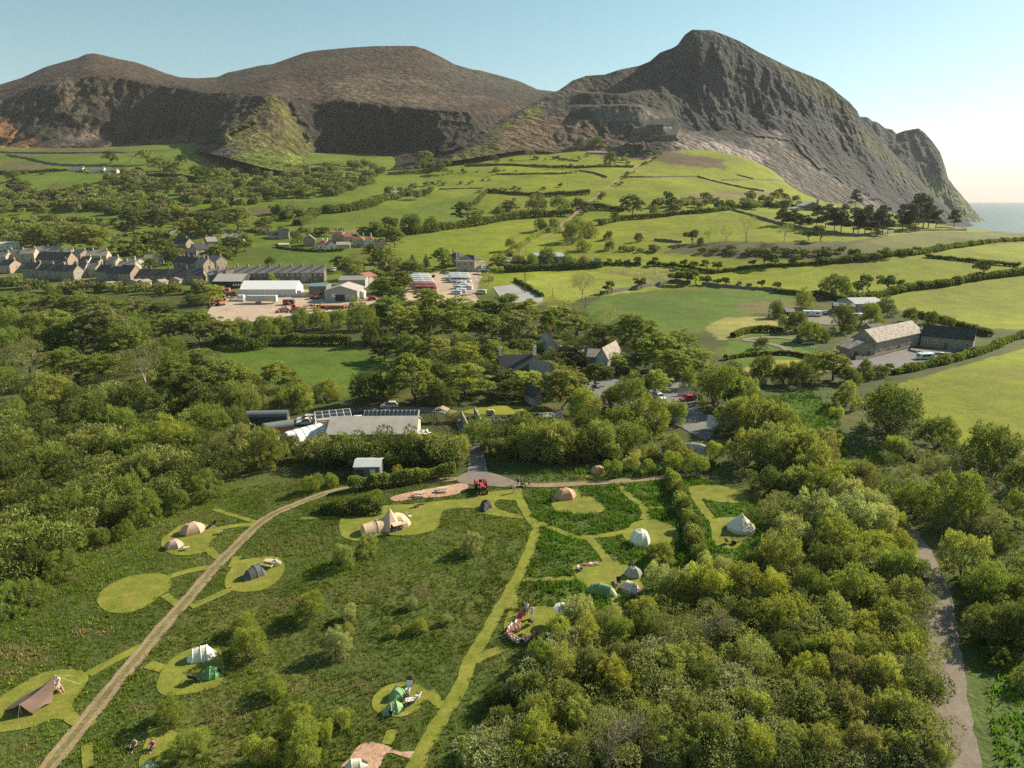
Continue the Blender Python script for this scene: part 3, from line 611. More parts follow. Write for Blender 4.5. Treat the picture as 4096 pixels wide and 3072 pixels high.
row('in middle of right-hand thicket', 'w', 'o', [(2990, 1880, 170), (3100, 1900, 190), (3200, 1900, 190), (3260, 1960, 180), (3360, 1990, 170, 'g'), (3450, 2010, 140, 'b')])
row('at far end of right-hand thicket', 'w', 'o', [(2930, 1740, 150), (2960, 1660, 150), (3030, 1770, 190), (3130, 1800, 180), (3010, 1700, 150, 'd'), (3200, 1850, 160), (3290, 1870, 140, 'b')])
row('right of the gravel lane', 'w', 'd', [(3550, 1770, 300), (3580, 1840, 100, 'y'), (3740, 1820, 180), (3640, 2070, 140, 'g'), (3960, 1960, 270), (3800, 2130, 250, 'g'), (4090, 2020, 200), (4060, 2110, 130, 'g'), (3840, 2340, 190, 'o'), (3960, 2470, 220, 'g'), (4080, 2350, 120, 'g'), (4080, 2480, 170, 'd'), (3920, 2590, 170, 'd'), (4050, 2600, 190), (4000, 2250, 130, 'd'), (3980, 2680, 110, 'd'), (4080, 2760, 100, 'o'), (3950, 2130, 110)])
row('on green slope by right field', 's', 'y', [(3330, 1800, 100, 't y'), (3380, 1640, 130, 'w o'), (3345, 1670, 60), (3450, 1930, 90, 'd')])
# --- meadow bushes
row('in middle of camp meadow', 's', 'o', [(1890, 2225, 95, 'w p'), (1375, 2285, 110, 'w o'), (1470, 2240, 100, 'w o'), (1240, 2505, 130, 'w y'), (1350, 2650, 125, 'w p'), (1405, 2490, 80, 'p'), (1380, 2560, 75), (1640, 2440, 60, 'p'), (1680, 2540, 75, 'w y'), (1580, 2550, 55), (1790, 2500, 55, 'p')])
row('in lower left of camp meadow', 'w', 'y', [(985, 2560, 120), (1000, 2660, 160, 'y'), (690, 2920, 130, 'y'), (765, 3060, 160, 'l'), (1100, 2800, 110, 's y'), (1200, 2980, 150), (1310, 2960, 90, 's y'), (1380, 2910, 90, 's l'), (1060, 3070, 150, 's y'), (1210, 3080, 160)])
row('beside white dome tent', 'w', 'o', [(2640, 2270, 120)])
row('between the two camp tracks', 's', 'g', [(1250, 1975, 95), (1325, 1950, 70), (1590, 1905, 55, 'u'), (1500, 2045, 90, 'g'), (1440, 2050, 80, 'd'), (1370, 2050, 80, 'd')])
row('near orange tent', 's', 'g', [(2440, 1910, 90), (2520, 1890, 80, 'o'), (2600, 1900, 80), (2700, 1890, 90, 'y'), (2790, 1900, 110, 'g'), (2850, 1850, 90, 'y'), (2700, 1845, 120, 'w o'), (2600, 1840, 70, 'y')])
row('along the camp hedge line', 's', 'g', [(2700, 1990, 75, 'd'), (2730, 2060, 80, 'd'), (2760, 2130, 85, 'd'), (2780, 2200, 90, 'd'), (2800, 2250, 90, 'd'), (2680, 1930, 70)])
# --- left woods
row('at lower left by empty mown pitch', 'w', 'g', [(40, 2350, 150, 'o'), (30, 2500, 150), (130, 2450, 150), (160, 2330, 150, 'd'), (260, 2330, 150), (110, 2250, 150), (215, 2255, 120, 'd')])
row('left of the two beige tents', 'w', 'g', [(260, 2140, 180, 'g'), (300, 2190, 150), (400, 2195, 100), (410, 2130, 160), (505, 2160, 80), (510, 2040, 140), (590, 2110, 140), (710, 2060, 95)])
row('in left wood behind beige tents', 'w', 'o', [(20, 2070, 130), (90, 2000, 170, 'd'), (210, 1950, 190, 'g'), (470, 1965, 95), (600, 1970, 160), (730, 1950, 130), (840, 2010, 130, 'g')])
row('along wood edge left of grey shed', 'w', 'o', [(330, 1870, 150), (450, 1860, 140), (560, 1860, 180, 'y'), (690, 1850, 170, 'y'), (870, 1870, 140, 'n b'), (960, 1850, 150, 'b'), (1075, 1890, 160), (1150, 1840, 110, 'd')])
row('before long white-roofed building', 'w', 'o', [(1230, 1850, 110, 'y'), (1310, 1860, 120), (1390, 1855, 110), (1470, 1850, 110), (1560, 1855, 120), (1650, 1860, 120), (1740, 1865, 130), (1820, 1870, 120), (1060, 1800, 100, 'g')])
row('in left wood, fourth row up', 'w', 'o', [(40, 1920, 160, 'd'), (150, 1860, 160), (240, 1830, 170, 'd'), (360, 1790, 220, 'd'), (460, 1790, 180, 'g'), (760, 1800, 130, 'g'), (860, 1770, 150, 'g'), (940, 1740, 140, 'd')])
row('in left wood, fifth row up', 't', 'd', [(60, 1710, 130, 'w g'), (220, 1650, 190, 'w o'), (310, 1680, 160, 'w d'), (400, 1680, 140, 'g'), (530, 1690, 160, 'w'), (640, 1710, 170, 'w o'), (780, 1680, 200, 'd'), (930, 1610, 180, 'y'), (980, 1690, 150, 'w o')])
row('in left wood, sixth row up', 't', 'g', [(40, 1570, 120, 'w'), (120, 1530, 170, 'n b'), (250, 1520, 130), (345, 1540, 150, 'o'), (440, 1540, 150), (580, 1570, 200, 'n b'), (680, 1530, 150, 'w g'), (810, 1500, 120, 'o'), (730, 1580, 140, 'g'), (1119, 1570, 150, 'y')])
row('in left wood, seventh row up', 'w', 'g', [(60, 1440, 170), (160, 1450, 150), (240, 1430, 130, 't'), (340, 1430, 180, 't g'), (430, 1420, 200, 't b'), (510, 1440, 150, 't g'), (610, 1450, 110), (690, 1450, 130)])
row('on bank below the terraces', 't', 'g', [(40, 1270, 110, 'g'), (120, 1250, 100, 'o'), (220, 1270, 100), (310, 1275, 110), (400, 1280, 100), (490, 1270, 80, 'g'), (560, 1285, 110, 'b'), (640, 1290, 100, 'd'), (670, 1340, 90), (60, 1350, 110, 'w'), (150, 1350, 100, 'w o'), (240, 1350, 110, 'o'), (340, 1360, 120), (440, 1360, 110, 'o')])
row('below the scrapyard', 't', 'g', [(560, 1380, 110, 'w'), (700, 1375, 130, 'o'), (800, 1375, 140), (900, 1380, 130, 'o'), (980, 1365, 110, 'w'), (770, 1225, 60), (850, 1215, 85, 'l'), (1060, 1355, 100, 'w'), (1130, 1340, 100, 'w'), (1210, 1330, 90, 'w g'), (1290, 1325, 90, 'w o'), (1360, 1315, 100, 'w g'), (1440, 1330, 120, 'w g')])
# --- central wood
row('at back of central wood', 't', 'g', [(1500, 1290, 95, 'w g'), (1570, 1285, 110), (1650, 1290, 115, 'o'), (1740, 1285, 115), (1830, 1290, 120, 'y'), (1930, 1290, 115), (2030, 1290, 110), (2110, 1295, 110, 'y'), (2190, 1285, 100, 'n b'), (2280, 1300, 105, 'n b'), (2240, 1310, 90, 'o')])
row('in middle of central wood', 't', 'y', [(1600, 1365, 135, 'o'), (1720, 1370, 145, 'g'), (1840, 1375, 150), (1960, 1365, 145, 'g'), (2080, 1380, 135, 'b'), (2200, 1350, 120, 'g'), (2310, 1355, 125, 'o'), (2420, 1370, 120, 'n b'), (1500, 1390, 120, 'w d'), (2520, 1370, 110, 'g')])
row('at front of central wood', 't', 'g', [(1640, 1465, 140), (1540, 1450, 120, 'd'), (1760, 1475, 140, 'o'), (1870, 1490, 130, 'u'), (1970, 1470, 120, 'g'), (2420, 1400, 120, 'd'), (2540, 1430, 170, 'g'), (2700, 1430, 140, 'g'), (2090, 1440, 110, 'd')])
row('around the stone cottages', 't', 'g', [(1660, 1620, 210, 'g'), (1860, 1600, 180, 'y'), (2104, 1585, 125, 'l'), (2270, 1575, 120, 'b'), (2290, 1475, 130, 'p k'), (2480, 1505, 85, 'l'), (2380, 1555, 110, 'd'), (2625, 1575, 105, 'l'), (2620, 1490, 180, 'g'), (2760, 1500, 150, 'o'), (2700, 1530, 130, 'o'), (2250, 1655, 190, 'o'), (2010, 1565, 95, 'd'), (2185, 1535, 110, 'o'), (2215, 1590, 100, 'b'), (2040, 1610, 110, 'd')])
row('around the car park', 'w', 'g', [(2340, 1700, 160, 'y'), (2440, 1650, 110), (2530, 1665, 160), (2600, 1760, 170, 'y'), (2490, 1770, 160), (2690, 1710, 110), (2560, 1580, 90), (2860, 1650, 220), (2960, 1640, 110, 'd'), (2750, 1560, 80), (2330, 1780, 140, 'd')])
row('behind the gravel turning circle', 'w', 'o', [(1930, 1815, 150, 'g'), (2080, 1790, 170, 'g'), (1990, 1850, 110, 'b'), (2140, 1850, 150), (2230, 1860, 190), (2330, 1855, 150, 'u'), (2410, 1850, 180), (2460, 1830, 120, 'g')])
row('on far side of long white-roofed building', 'w', 'o', [(960, 1600, 160), (990, 1670, 150), (1140, 1660, 120, 'g'), (1215, 1655, 110, 'y'), (1300, 1615, 110), (1345, 1605, 55, 's u'), (1480, 1625, 150, 'd'), (1570, 1590, 110, 'd'), (1760, 1640, 120, 'd'), (1820, 1690, 70, 's u')])
row('by the right-hand farm yard', 'w', 'd', [(2930, 1530, 110, 'b'), (3050, 1545, 120), (3130, 1545, 90), (3200, 1555, 120), (3260, 1500, 100), (3330, 1530, 140, 't u'), (3390, 1545, 90), (3455, 1520, 85), (3515, 1512, 70), (3562, 1495, 50, 'h d'), (3040, 1400, 60)])
row('around the caravans', 'w', 'd', [(3220, 1240, 80, 'o'), (3330, 1195, 110), (3385, 1190, 60, 'y'), (3365, 1335, 115), (3480, 1315, 110, 'g'), (3545, 1270, 90), (3235, 1375, 110, 'g'), (3180, 1335, 90), (3285, 1370, 80), (3100, 1275, 70), (3140, 1320, 60, 'g'), (3640, 1290, 60, 'd'), (3720, 1300, 60, 'd'), (3790, 1320, 50)])
row('on the field wall beyond the farm', 'h', 'd', [(3470, 1165, 80), (3545, 1165, 75), (3595, 1155, 50), (3930, 1108, 70), (3425, 1180, 60), (3100, 1060, 40, 'd'), (3180, 1058, 40)])
# --- middle distance, single trees
row('beside the coach depot', 't', 'g', [(1600, 1170, 120, 'd'), (1560, 1090, 100, 'o'), (1650, 1065, 60, 'c k'), (1705, 1070, 55, 'c k'), (1770, 1080, 80, 'g'), (1640, 1110, 90, 'g'), (1530, 1180, 80), (1590, 1230, 90, 'd'), (1700, 1230, 90), (1450, 1080, 80, 'n b'), (1400, 1085, 70, 'n o'), (1360, 1080, 60, 'd'), (1490, 1060, 80, 'd'), (1940, 1170, 75, 'n b'), (2000, 1080, 70, 'o'), (1420, 1120, 60, 'o')])
row('beside the metal sheds on the pasture', 'w', 'd', [(2070, 1085, 70), (2130, 1080, 60, 'g'), (2185, 1070, 75, 'g'), (2270, 1080, 60), (2330, 1075, 60, 'b'), (2390, 1075, 40)])
row('by the incline track', 'w', 'o', [(2330, 1010, 65), (2290, 980, 90, 'g'), (2350, 960, 80), (2300, 930, 70, 'g'), (2160, 930, 60, 'd'), (2220, 930, 60), (2050, 1010, 60), (2430, 965, 40, 'd'), (2080, 1030, 50, 'n b')])
row('standing alone in the green pasture', 'n', 'b', [(2330, 1200, 95), (2445, 1175, 55, 'h d'), (2560, 1155, 55, 'h d')])
row('along the wall above the green pasture', 'h', 'd', [(2705, 1138, 70), (2745, 1140, 60), (2780, 1138, 60), (2825, 1140, 55), (2870, 1144, 40), (2900, 1146, 40), (2960, 1150, 28), (2998, 1152, 26), (3045, 1155, 35), (3108, 1162, 36)])
row('along the sheep fence', 'h', 'd', [(2440, 1062, 30), (2475, 1060, 30), (2510, 1060, 30), (2550, 1060, 34), (2625, 1062, 42), (2695, 1066, 28), (2735, 1074, 36), (2775, 1076, 40), (2825, 1082, 45), (2870, 1084, 45), (3010, 1068, 34), (3050, 1066, 70, 'd'), (3100, 1064, 60), (3170, 1060, 34)])
row('on top of the bank', 'n', 'o', [(2765, 975, 70, 'h d'), (2840, 970, 62), (2905, 965, 62, 'y'), (2985, 972, 90), (3135, 970, 68, 'b'), (3230, 962, 40, 'h d'), (3280, 968, 70, 'h d'), (2802, 985, 30, 'w d')])
row('in pasture left of the incline', 'w', 'd', [(1640, 930, 90), (1660, 940, 70), (1870, 900, 110, 't d'), (1930, 885, 70, 'n b'), (1720, 920, 60, 'd'), (1990, 875, 50), (2040, 850, 60, 't d'), (2065, 845, 50, 'n y'), (2150, 850, 90, 'b'), (2240, 850, 80, 'g'), (2310, 845, 60, 'k')])
row('on the pasture by the far wall', 'w', 'd', [(2435, 1005, 45), (2555, 970, 36), (2460, 880, 40, 't d'), (2530, 865, 80, 't d'), (2615, 860, 40, 'g')])
for i, (x, y, h_) in enumerate([(3128, 902, 80), (3150, 904, 70), (3175, 908, 72), (3200, 911, 66), (3222, 914, 68), (3262, 918, 100), (3298, 926, 105), (3338, 930, 88), (3362, 934, 108), (3412, 936, 104), (3432, 936, 76), (3458, 940, 104), (3484, 942, 70), (3506, 942, 104), (3530, 940, 110), (3548, 936, 72),
                             (3610, 924, 96), (3636, 924, 120), (3660, 920, 112), (3690, 918, 118), (3712, 912, 110), (3742, 916, 90), (3776, 890, 76), (3816, 912, 74), (3908, 900, 104), (3930, 900, 84), (3420, 832, 66), (3672, 900, 150)]):
    lab = f"dark windswept pine, {'leftmost' if i == 0 else 'rightmost' if i == 15 else ORD[i] + ' from left'} in the pine belt above the bank" if i < 16 else f"dark windswept pine, {'leftmost' if i == 16 else 'rightmost' if i == 23 else ORD[i - 16] + ' from left'} in the dense clump near the sea" if i < 24 else ['left one of two dark pines beside the white seaside building', 'right one of two dark pines beside the white seaside building', 'lone dark pine behind the modern house annexe', 'tallest dark pine standing above the dense clump near the sea'][i - 24]
    plant(x, y, 0, 'p', 'k', lab, 'windswept pines in a belt', tall=h_)
# --- village and hillside trees one can pick out
row('among the village houses', 't', 'd', [(130, 1000, 70, 'k'), (180, 990, 90, 'g'), (300, 1010, 120, 'o'), (390, 1010, 120, 'o'), (480, 1030, 90, 'g'), (570, 1020, 90, 'o'), (610, 1010, 90, 'k'), (660, 1030, 90, 'g'), (610, 1080, 60, 'g'), (690, 1060, 70, 'd'), (880, 1050, 90, 'g'), (925, 1035, 90, 'd'), (980, 1010, 70, 'g'), (760, 960, 90, 'o'), (830, 950, 100, 'd'), (950, 930, 110, 'o')])
row('around the red-roofed houses', 't', 'd', [(1050, 925, 60), (1130, 940, 40, 'g'), (1190, 975, 50, 'w'), (1240, 930, 70, 'n b'), (1300, 950, 50), (1450, 945, 50), (1500, 940, 60, 'g'), (1560, 930, 60), (1580, 985, 90, 'g'), (1085, 1065, 40, 'w'), (1090, 1140, 50, 'w o')])
row('scattered on the hillside', 't', 'o', [(50, 730, 45, 'd'), (100, 780, 60, 'b'), (230, 790, 70, 'n b'), (60, 770, 60, 'k'), (445, 655, 50, 'd'), (530, 655, 60, 'n b'), (590, 660, 60), (640, 690, 60), (730, 665, 45, 'd'), (700, 710, 70), (690, 760, 60, 'd'), (850, 690, 30, 'd'), (790, 710, 60), (820, 720, 60, 'd'), (640, 930, 90, 'd'), (540, 945, 110, 'd'), (500, 940, 60), (710, 880, 60, 'u')])
row('by the quarry-foot farms', 't', 'd', [(1800, 620, 50), (1850, 600, 50), (1700, 660, 60, 'o'), (1950, 640, 40), (1980, 655, 40), (2120, 640, 40, 'n b'), (2040, 615, 40), (2100, 590, 40), (2440, 665, 60, 'w'), (2380, 600, 60, 'w'), (2320, 605, 50, 'w'), (1770, 700, 50, 'd'), (1690, 690, 50, 'n'), (1730, 690, 40, 'd')])

# --- far woods that read as one mass: one object each
def far_wood(name, polys, n, size, label, seed, tones=('d', 'o', 'g', 'o', 'b'), leaves=420, lsz=(.13, .09), sink=.2, cat='woodland'):
    r = np.random.default_rng(seed); V, F, LV, CO = [], [], [], []; base = 0
    lib = []
    for s in range(5):
        q = np.random.default_rng(seed + s); lob = [(0, 0, .5, .32, .32, .34)] + [(.33 * math.cos(a), .33 * math.sin(a), .45 + q.uniform(-.1, .3), .18, .18, .17) for a in q.uniform(0, 6.28, 8)]
        me_ = crown_mesh('t', seed + s, leaves, lob, lsz, up=.3, low=-.5, lvl=.4); k = len(me_.vertices); a = np.empty(k * 3, np.float32); me_.vertices.foreach_get('co', a)
        b_ = np.empty(len(me_.polygons), np.float32); me_.attributes['lv'].data.foreach_get('value', b_); lib.append((a.reshape(-1, 3), b_)); bpy.data.meshes.remove(me_)
    for poly, cnt in polys:
        xs_ = [q[0] for q in poly]; ys_ = [q[1] for q in poly]; got = 0
        while got < cnt:
            x, y = r.uniform(min(xs_), max(xs_)), r.uniform(min(ys_), max(ys_))
            if not inpoly(np.array([x]), np.array([y]), poly)[0]: continue
            p = P(x, y); sz = size * r.uniform(.75, 1.5); a, b_ = lib[int(r.integers(5))]; th = r.uniform(0, 6.28); c_, s_ = math.cos(th), math.sin(th)
            v = np.column_stack([a[:, 0] * c_ - a[:, 1] * s_, a[:, 0] * s_ + a[:, 1] * c_, a[:, 2] * r.uniform(.8, 1.1)]) * sz + np.array(p) - np.array((0, 0, sz * sink))
            V.append(v); k = len(v) // 4; F.append(np.arange(4 * k).reshape(k, 4) + base); base += 4 * k
            tc = np.array(TONE[tones[int(r.integers(len(tones)))]][0]) * r.uniform(.8, 1.2); LV.append(b_)
            CO.append(np.tile(np.append(tc, 1), (k, 1)) * np.column_stack([(.6 + .8 * b_)] * 3 + [np.ones(k)])); got += 1
    me_ = mesh_from(name, np.concatenate(V), np.concatenate(F), False, {'tone': ('FACE', 'FLOAT_COLOR', np.concatenate(CO))})
    return tag(obj(name, me_, MATS['far_leaves']), label, cat, None, 'stuff')
def far_leaf_mat():
    m = bpy.data.materials.new('far_leaves'); n, l = nodes(m); MATS['far_leaves'] = m; out = n.new('ShaderNodeOutputMaterial'); a = n.new('ShaderNodeAttribute'); a.attribute_name = 'tone'
    d = n.new('ShaderNodeBsdfDiffuse'); t = n.new('ShaderNodeBsdfTranslucent'); ms = n.new('ShaderNodeMixShader'); ms.inputs[0].default_value = .35
    l.new(a.outputs[0], d.inputs[0]); l.new(a.outputs[0], t.inputs[0]); l.new(d.outputs[0], ms.inputs[1]); l.new(t.outputs[0], ms.inputs[2]); l.new(ms.outputs[0], out.inputs[0])
far_leaf_mat()
far_wood('hillside_wood', [([(0, 790), (230, 780), (400, 765), (440, 720), (480, 690), (570, 690), (610, 760), (660, 800), (740, 850), (730, 890), (600, 890), (450, 865), (300, 850), (0, 860)], 220),
                           ([(0, 900), (220, 900), (420, 900), (430, 960), (250, 985), (60, 985), (0, 960)], 40)], 0, 9.5, 'wooded band sweeping up the left hillside above the village', 801)
far_wood('valley_wood', [([(690, 790), (800, 740), (1000, 745), (1200, 730), (1400, 700), (1530, 690), (1500, 730), (1420, 760), (1300, 790), (1100, 800), (1000, 830), (900, 850), (800, 830)], 220),
                         ([(560, 740), (700, 720), (780, 740), (640, 790)], 14), ([(830, 690), (1000, 690), (1400, 660), (1560, 640), (1500, 690), (1200, 720), (900, 730)], 45)], 0, 10.5, 'dense wood filling the valley below the green spur', 802)
far_wood('copse', [([(1540, 780), (1640, 760), (1720, 760), (1720, 790), (1600, 805)], 12), ([(1600, 680), (1800, 640), (1900, 600), (1880, 640), (1720, 690)], 16), ([(1080, 860), (1250, 830), (1300, 850), (1180, 890)], 10),
                   ([(860, 870), (960, 880), (940, 910), (850, 900)], 6)], 0, 9, 'small copses dotted between the hill pastures', 803)
far_wood('scrub_belt', [([(2560, 820), (2700, 800), (2850, 790), (3100, 790), (3230, 800), (3220, 828), (3050, 838), (2800, 840), (2650, 848)], 60), ([(2180, 560), (2600, 570), (2650, 590), (2400, 600), (2200, 590)], 24),
                        ([(2460, 640), (2560, 600), (2640, 600), (2600, 650), (2500, 670)], 12)], 0, 8.5, 'belt of low scrub across the pasture above the pines', 804, ('d', 'o', 'o', 'b'))
far_wood('village_gardens', [([(480, 1010), (720, 1000), (720, 1040), (560, 1080), (470, 1060)], 16), ([(0, 965), (480, 960), (700, 950), (700, 975), (0, 985)], 22), ([(840, 1010), (930, 1000), (940, 1040), (850, 1060)], 7), ([(1010, 925), (1250, 930), (1500, 925), (1560, 950), (1000, 950)], 16), ([(1380, 1050), (1560, 1050), (1640, 1090), (1600, 1150), (1500, 1150), (1400, 1100)], 26), ([(0, 1130), (200, 1145), (600, 1160), (820, 1160), (820, 1180), (0, 1170)], 34)], 0, 6.5, 'garden shrubs and small trees packed between the village houses', 806)
far_wood('bank_scrub', [([(2760, 1010), (3000, 1000), (3300, 1010), (3500, 1000), (3400, 1035), (3100, 1035)], 30), ([(3400, 1030), (3700, 1008), (3700, 1020), (3450, 1045)], 16)], 0, 5.0, 'dark scrub and bracken on the steep bank', 805, ('d', 'b', 'd'))
far_wood('undergrowth', [([(0, 1185), (300, 1195), (600, 1205), (830, 1215), (850, 1290), (900, 1330), (1000, 1380), (880, 1400), (880, 1480), (1060, 1560), (1250, 1600), (1200, 1660), (900, 1700), (1000, 1800), (1180, 1830), (860, 1960), (700, 2030), (400, 2170), (260, 2300), (0, 2450)], 330),
                          ([(1480, 1260), (2300, 1260), (2560, 1350), (2800, 1450), (2700, 1560), (2450, 1480), (2000, 1500), (1900, 1560), (1600, 1560), (1560, 1400)], 150), ([(1200, 1830), (1830, 1830), (1830, 1870), (1200, 1880)], 40), ([(1950, 1790), (2300, 1740), (2550, 1790), (2480, 1850), (2100, 1860)], 50)],
         0, 5.2, 'tangled undergrowth filling the woods', 811, ('d', 'o', 'g', 'd'), 850, (.07, .026), .1, 'undergrowth')
far_wood('thicket_undergrowth', [([(2880, 1640), (3100, 1740), (3350, 1900), (3520, 2060), (3640, 2300), (3720, 2600), (3740, 3100), (1900, 3100), (2080, 2800), (2250, 2620), (2600, 2520), (2900, 2380), (3000, 2200), (3020, 2000), (2900, 1850)], 300), ([(3560, 1760), (4100, 1900), (4100, 2150), (3700, 2150), (3500, 1900)], 60), ([(3900, 2300), (4100, 2300), (4100, 2650), (3900, 2560)], 30)],
         0, 3.6, 'tangled undergrowth filling the right-hand thicket', 812, ('o', 'o', 'd', 'p'), 1050, (.055, .019), .1, 'undergrowth')
far_wood('hedgerow_bushes', [([(1900, 760), (2250, 745), (2260, 755), (1900, 772)], 10), ([(1800, 690), (2300, 668), (2310, 678), (1800, 700)], 16), ([(2000, 640), (2500, 620), (2500, 632), (2000, 655)], 18), ([(1700, 735), (1960, 720), (1960, 735), (1700, 750)], 12), ([(0, 690), (300, 690), (480, 680), (480, 695), (0, 705)], 16), ([(300, 765), (460, 750), (470, 765), (300, 778)], 8), ([(0, 870), (400, 880), (600, 900), (600, 915), (0, 890)], 26), ([(700, 905), (960, 900), (960, 915), (700, 920)], 12), ([(1130, 870), (1500, 800), (1510, 812), (1140, 885)], 22), ([(2400, 1000), (2650, 1005), (2650, 1012), (2400, 1010)], 8), ([(2000, 830), (2040, 800), (2060, 805), (2020, 840)], 5), ([(2560, 655), (2640, 600), (2660, 610), (2580, 670)], 8), ([(2450, 740), (2560, 650), (2580, 660), (2470, 750)], 10), ([(2250, 900), (2420, 770), (2440, 780), (2280, 905)], 14)], 0, 5.0, 'small bushes strung along the hill field boundaries', 807)
for i, (x, y, h_, lab) in enumerate([(2440, 3100, 7.5, 'leafless pale-twigged tree at bottom of the thicket'), (2520, 3060, 6.5, 'smaller leafless twiggy tree beside the bottom leafless one'), (2870, 2590, 6.5, 'leafless twiggy tree in middle of the thicket'), (2800, 2620, 5.5, 'slim leafless tree left of the thicket middle')]):
    r = np.random.default_rng(900 + i); out = []; p = P(x, y)
    e = empty('bare_tree', p, r.uniform(0, 6), lab, 'tree', 'leafless trees in the thicket'); branchy(r, (0, 0, -.02), (.05, 0, 1), .34, .022, 1, out, .35); tr = [out[0]]; br = out[1:]
    for q in out[1:]:
        for k in range(5): branchy(r, q[2 + k % 2][:3], unit(np.array(q[-1][:3]) - np.array(q[0][:3]) + r.normal(0, .12, 3) + np.array((0, 0, .12))), .22 * r.uniform(.7, 1.3), .006, 1, br, .4)
    e.scale = (h_,) * 3; obj('trunk', tube_mesh('bare_trunk', tr, 5), PALEBARK, e); obj('branches', tube_mesh('bare_branches', br, 3), PALEBARK, e)
# ================================================================== tracks, mown grass, yards
M_MOWN = ground_mat('mown_grass', (.165, .18, .026), ((.15, .16), (.7, .16), (2.2, .14), (8, .22)), bump=.4, bscale=6, tint=(.23, .17, .06), tamt=.6, tscale=.35)
M_GRAV = ground_mat('gravel_track', (.26, .19, .125), ((.3, .15), (2.5, .2), (12, .25)), bump=.4, bscale=10, tint=(.17, .16, .05), tamt=.6, tscale=.6)
M_LANE = ground_mat('lane_gravel', (.2, .165, .135), ((.3, .12), (2.5, .15), (12, .2)), bump=.4, bscale=10, tint=(.14, .12, .1), tamt=.35, tscale=.7)
M_TARM = ground_mat('grey_drive', (.17, .165, .165), ((.3, .12), (2.5, .12), (12, .15)), bump=.3, bscale=10, tint=(.2, .18, .15), tamt=.4)
M_YARD = ground_mat('dusty_yard', (.42, .32, .24), ((.1, .12), (.8, .15), (5, .18)), bump=.3, bscale=3, tint=(.26, .2, .15), tamt=.6, tscale=.12)
M_BARK = ground_mat('bark_mulch', (.42, .26, .18), ((.3, .15), (3, .25), (14, .3)), bump=.5, bscale=9, tint=(.22, .17, .08), tamt=.5, tscale=.7)
M_LAWN = ground_mat('lawn', (.2, .2, .025), ((.1, .1), (.9, .12), (6, .15)), bump=.25, bscale=6)
M_CONC = ground_mat('concrete_yard', (.3, .29, .28), ((.1, .1), (.8, .1), (5, .1)), bump=.1, bscale=3)
MOWN = []     # world polygons kept free of long grass
def track(name, pts, width, m, label, cat, lift=.03, step=1.5, keep=True):
    o, q = ribbon_px(name, pts, width, m, lift=lift, step=step, label=label, cat=cat)
    if keep: MOWN.append([(float(a[0]), float(a[1])) for a in q])
def patch(name, pts, m, label, cat, lift=.02, step=2.0, keep=True, smooth=True):
    o, q = drape_px(name, pts, m, smooth, lift=lift, step=step, label=label, cat=cat)
    if keep: MOWN.append([(float(a[0]), float(a[1])) for a in q])
track('gravel_track', [(120, 3160), (200, 3060), (330, 2900), (450, 2750), (560, 2620), (650, 2510), (740, 2410), (800, 2340), (870, 2260), (960, 2170), (1020, 2110), (1090, 2060), (1180, 2020), (1300, 1975), (1380, 1957), (1500, 1943), (1700, 1925), (1850, 1915)], 1.7, M_GRAV, 'pale gravel track curving through the camping meadow', 'track', .045)
track('gravel_path', [(1960, 1915), (2050, 1935), (2150, 1943), (2300, 1937), (2500, 1925), (2700, 1906), (2800, 1895)], 1.7, M_GRAV, 'straight gravel path along top of the camp', 'path', .045)
patch('turning_circle', [(1825, 1915), (1870, 1892), (1935, 1888), (1990, 1900), (2065, 1930), (2050, 1950), (1950, 1945), (1850, 1935)], M_LANE, 'grey gravel turning circle by the red tractor', 'gravel', .055)
track('driveway', [(1910, 1905), (1905, 1820), (1880, 1750), (1850, 1690), (1800, 1650), (1700, 1640), (1500, 1638), (1330, 1650)], 3.4, M_TARM, 'shaded drive running behind the long white-roofed building', 'drive', .06, 2)
track('gravel_lane', [(3850, 3170), (3840, 3060), (3815, 2900), (3800, 2800), (3775, 2600), (3760, 2480), (3742, 2364), (3680, 2217), (3610, 2110), (3550, 2040), (3500, 1980)], 3.3, M_LANE, 'wide gravel lane along the right edge', 'lane', .045)
patch('car_park', [(2280, 1560), (2420, 1520), (2560, 1500), (2700, 1500), (2780, 1560), (2800, 1640), (2860, 1700), (2820, 1760), (2700, 1700), (2560, 1680), (2400, 1650), (2330, 1660)], M_TARM, 'grey gravel car park among the bushes', 'car park', .05)
track('farm_track', [(3180, 1420), (3130, 1390), (3050, 1370), (2980, 1360), (3080, 1350), (3200, 1360)], 3, M_LANE, 'pale farm track to the stone barns', 'track', .06, 3, False)
patch('barn_yard', [(3330, 1460), (3480, 1430), (3640, 1395), (3850, 1400), (3720, 1440), (3560, 1485), (3480, 1500), (3400, 1490)], M_TARM, 'grey yard in front of the stone barns', 'yard', .06, 3, False, False)
patch('caravan_yard', [(3200, 1270), (3300, 1240), (3560, 1245), (3480, 1290), (3300, 1300)], M_LANE, 'gravel yard round the caravans', 'yard', .06, 3, False)
patch('scrap_yard', [(830, 1250), (900, 1190), (1000, 1160), (1250, 1160), (1480, 1180), (1500, 1210), (1400, 1240), (1200, 1260), (1000, 1290), (880, 1290)], M_YARD, 'dusty brown scrapyard', 'yard', .1, 4, False)
patch('coach_park', [(1610, 1180), (1640, 1110), (1790, 1085), (1920, 1085), (1930, 1110), (1900, 1180), (1930, 1220), (1840, 1230), (1620, 1215)], M_YARD, 'bright dusty coach park', 'yard', .12, 4, False, False)
patch('tarmac_pad', [(1970, 1150), (2060, 1138), (2170, 1190), (2170, 1225), (2090, 1225), (2000, 1190)], M_CONC, 'empty grey tarmac pad beside the coach park', 'yard', .12, 4, False, False)
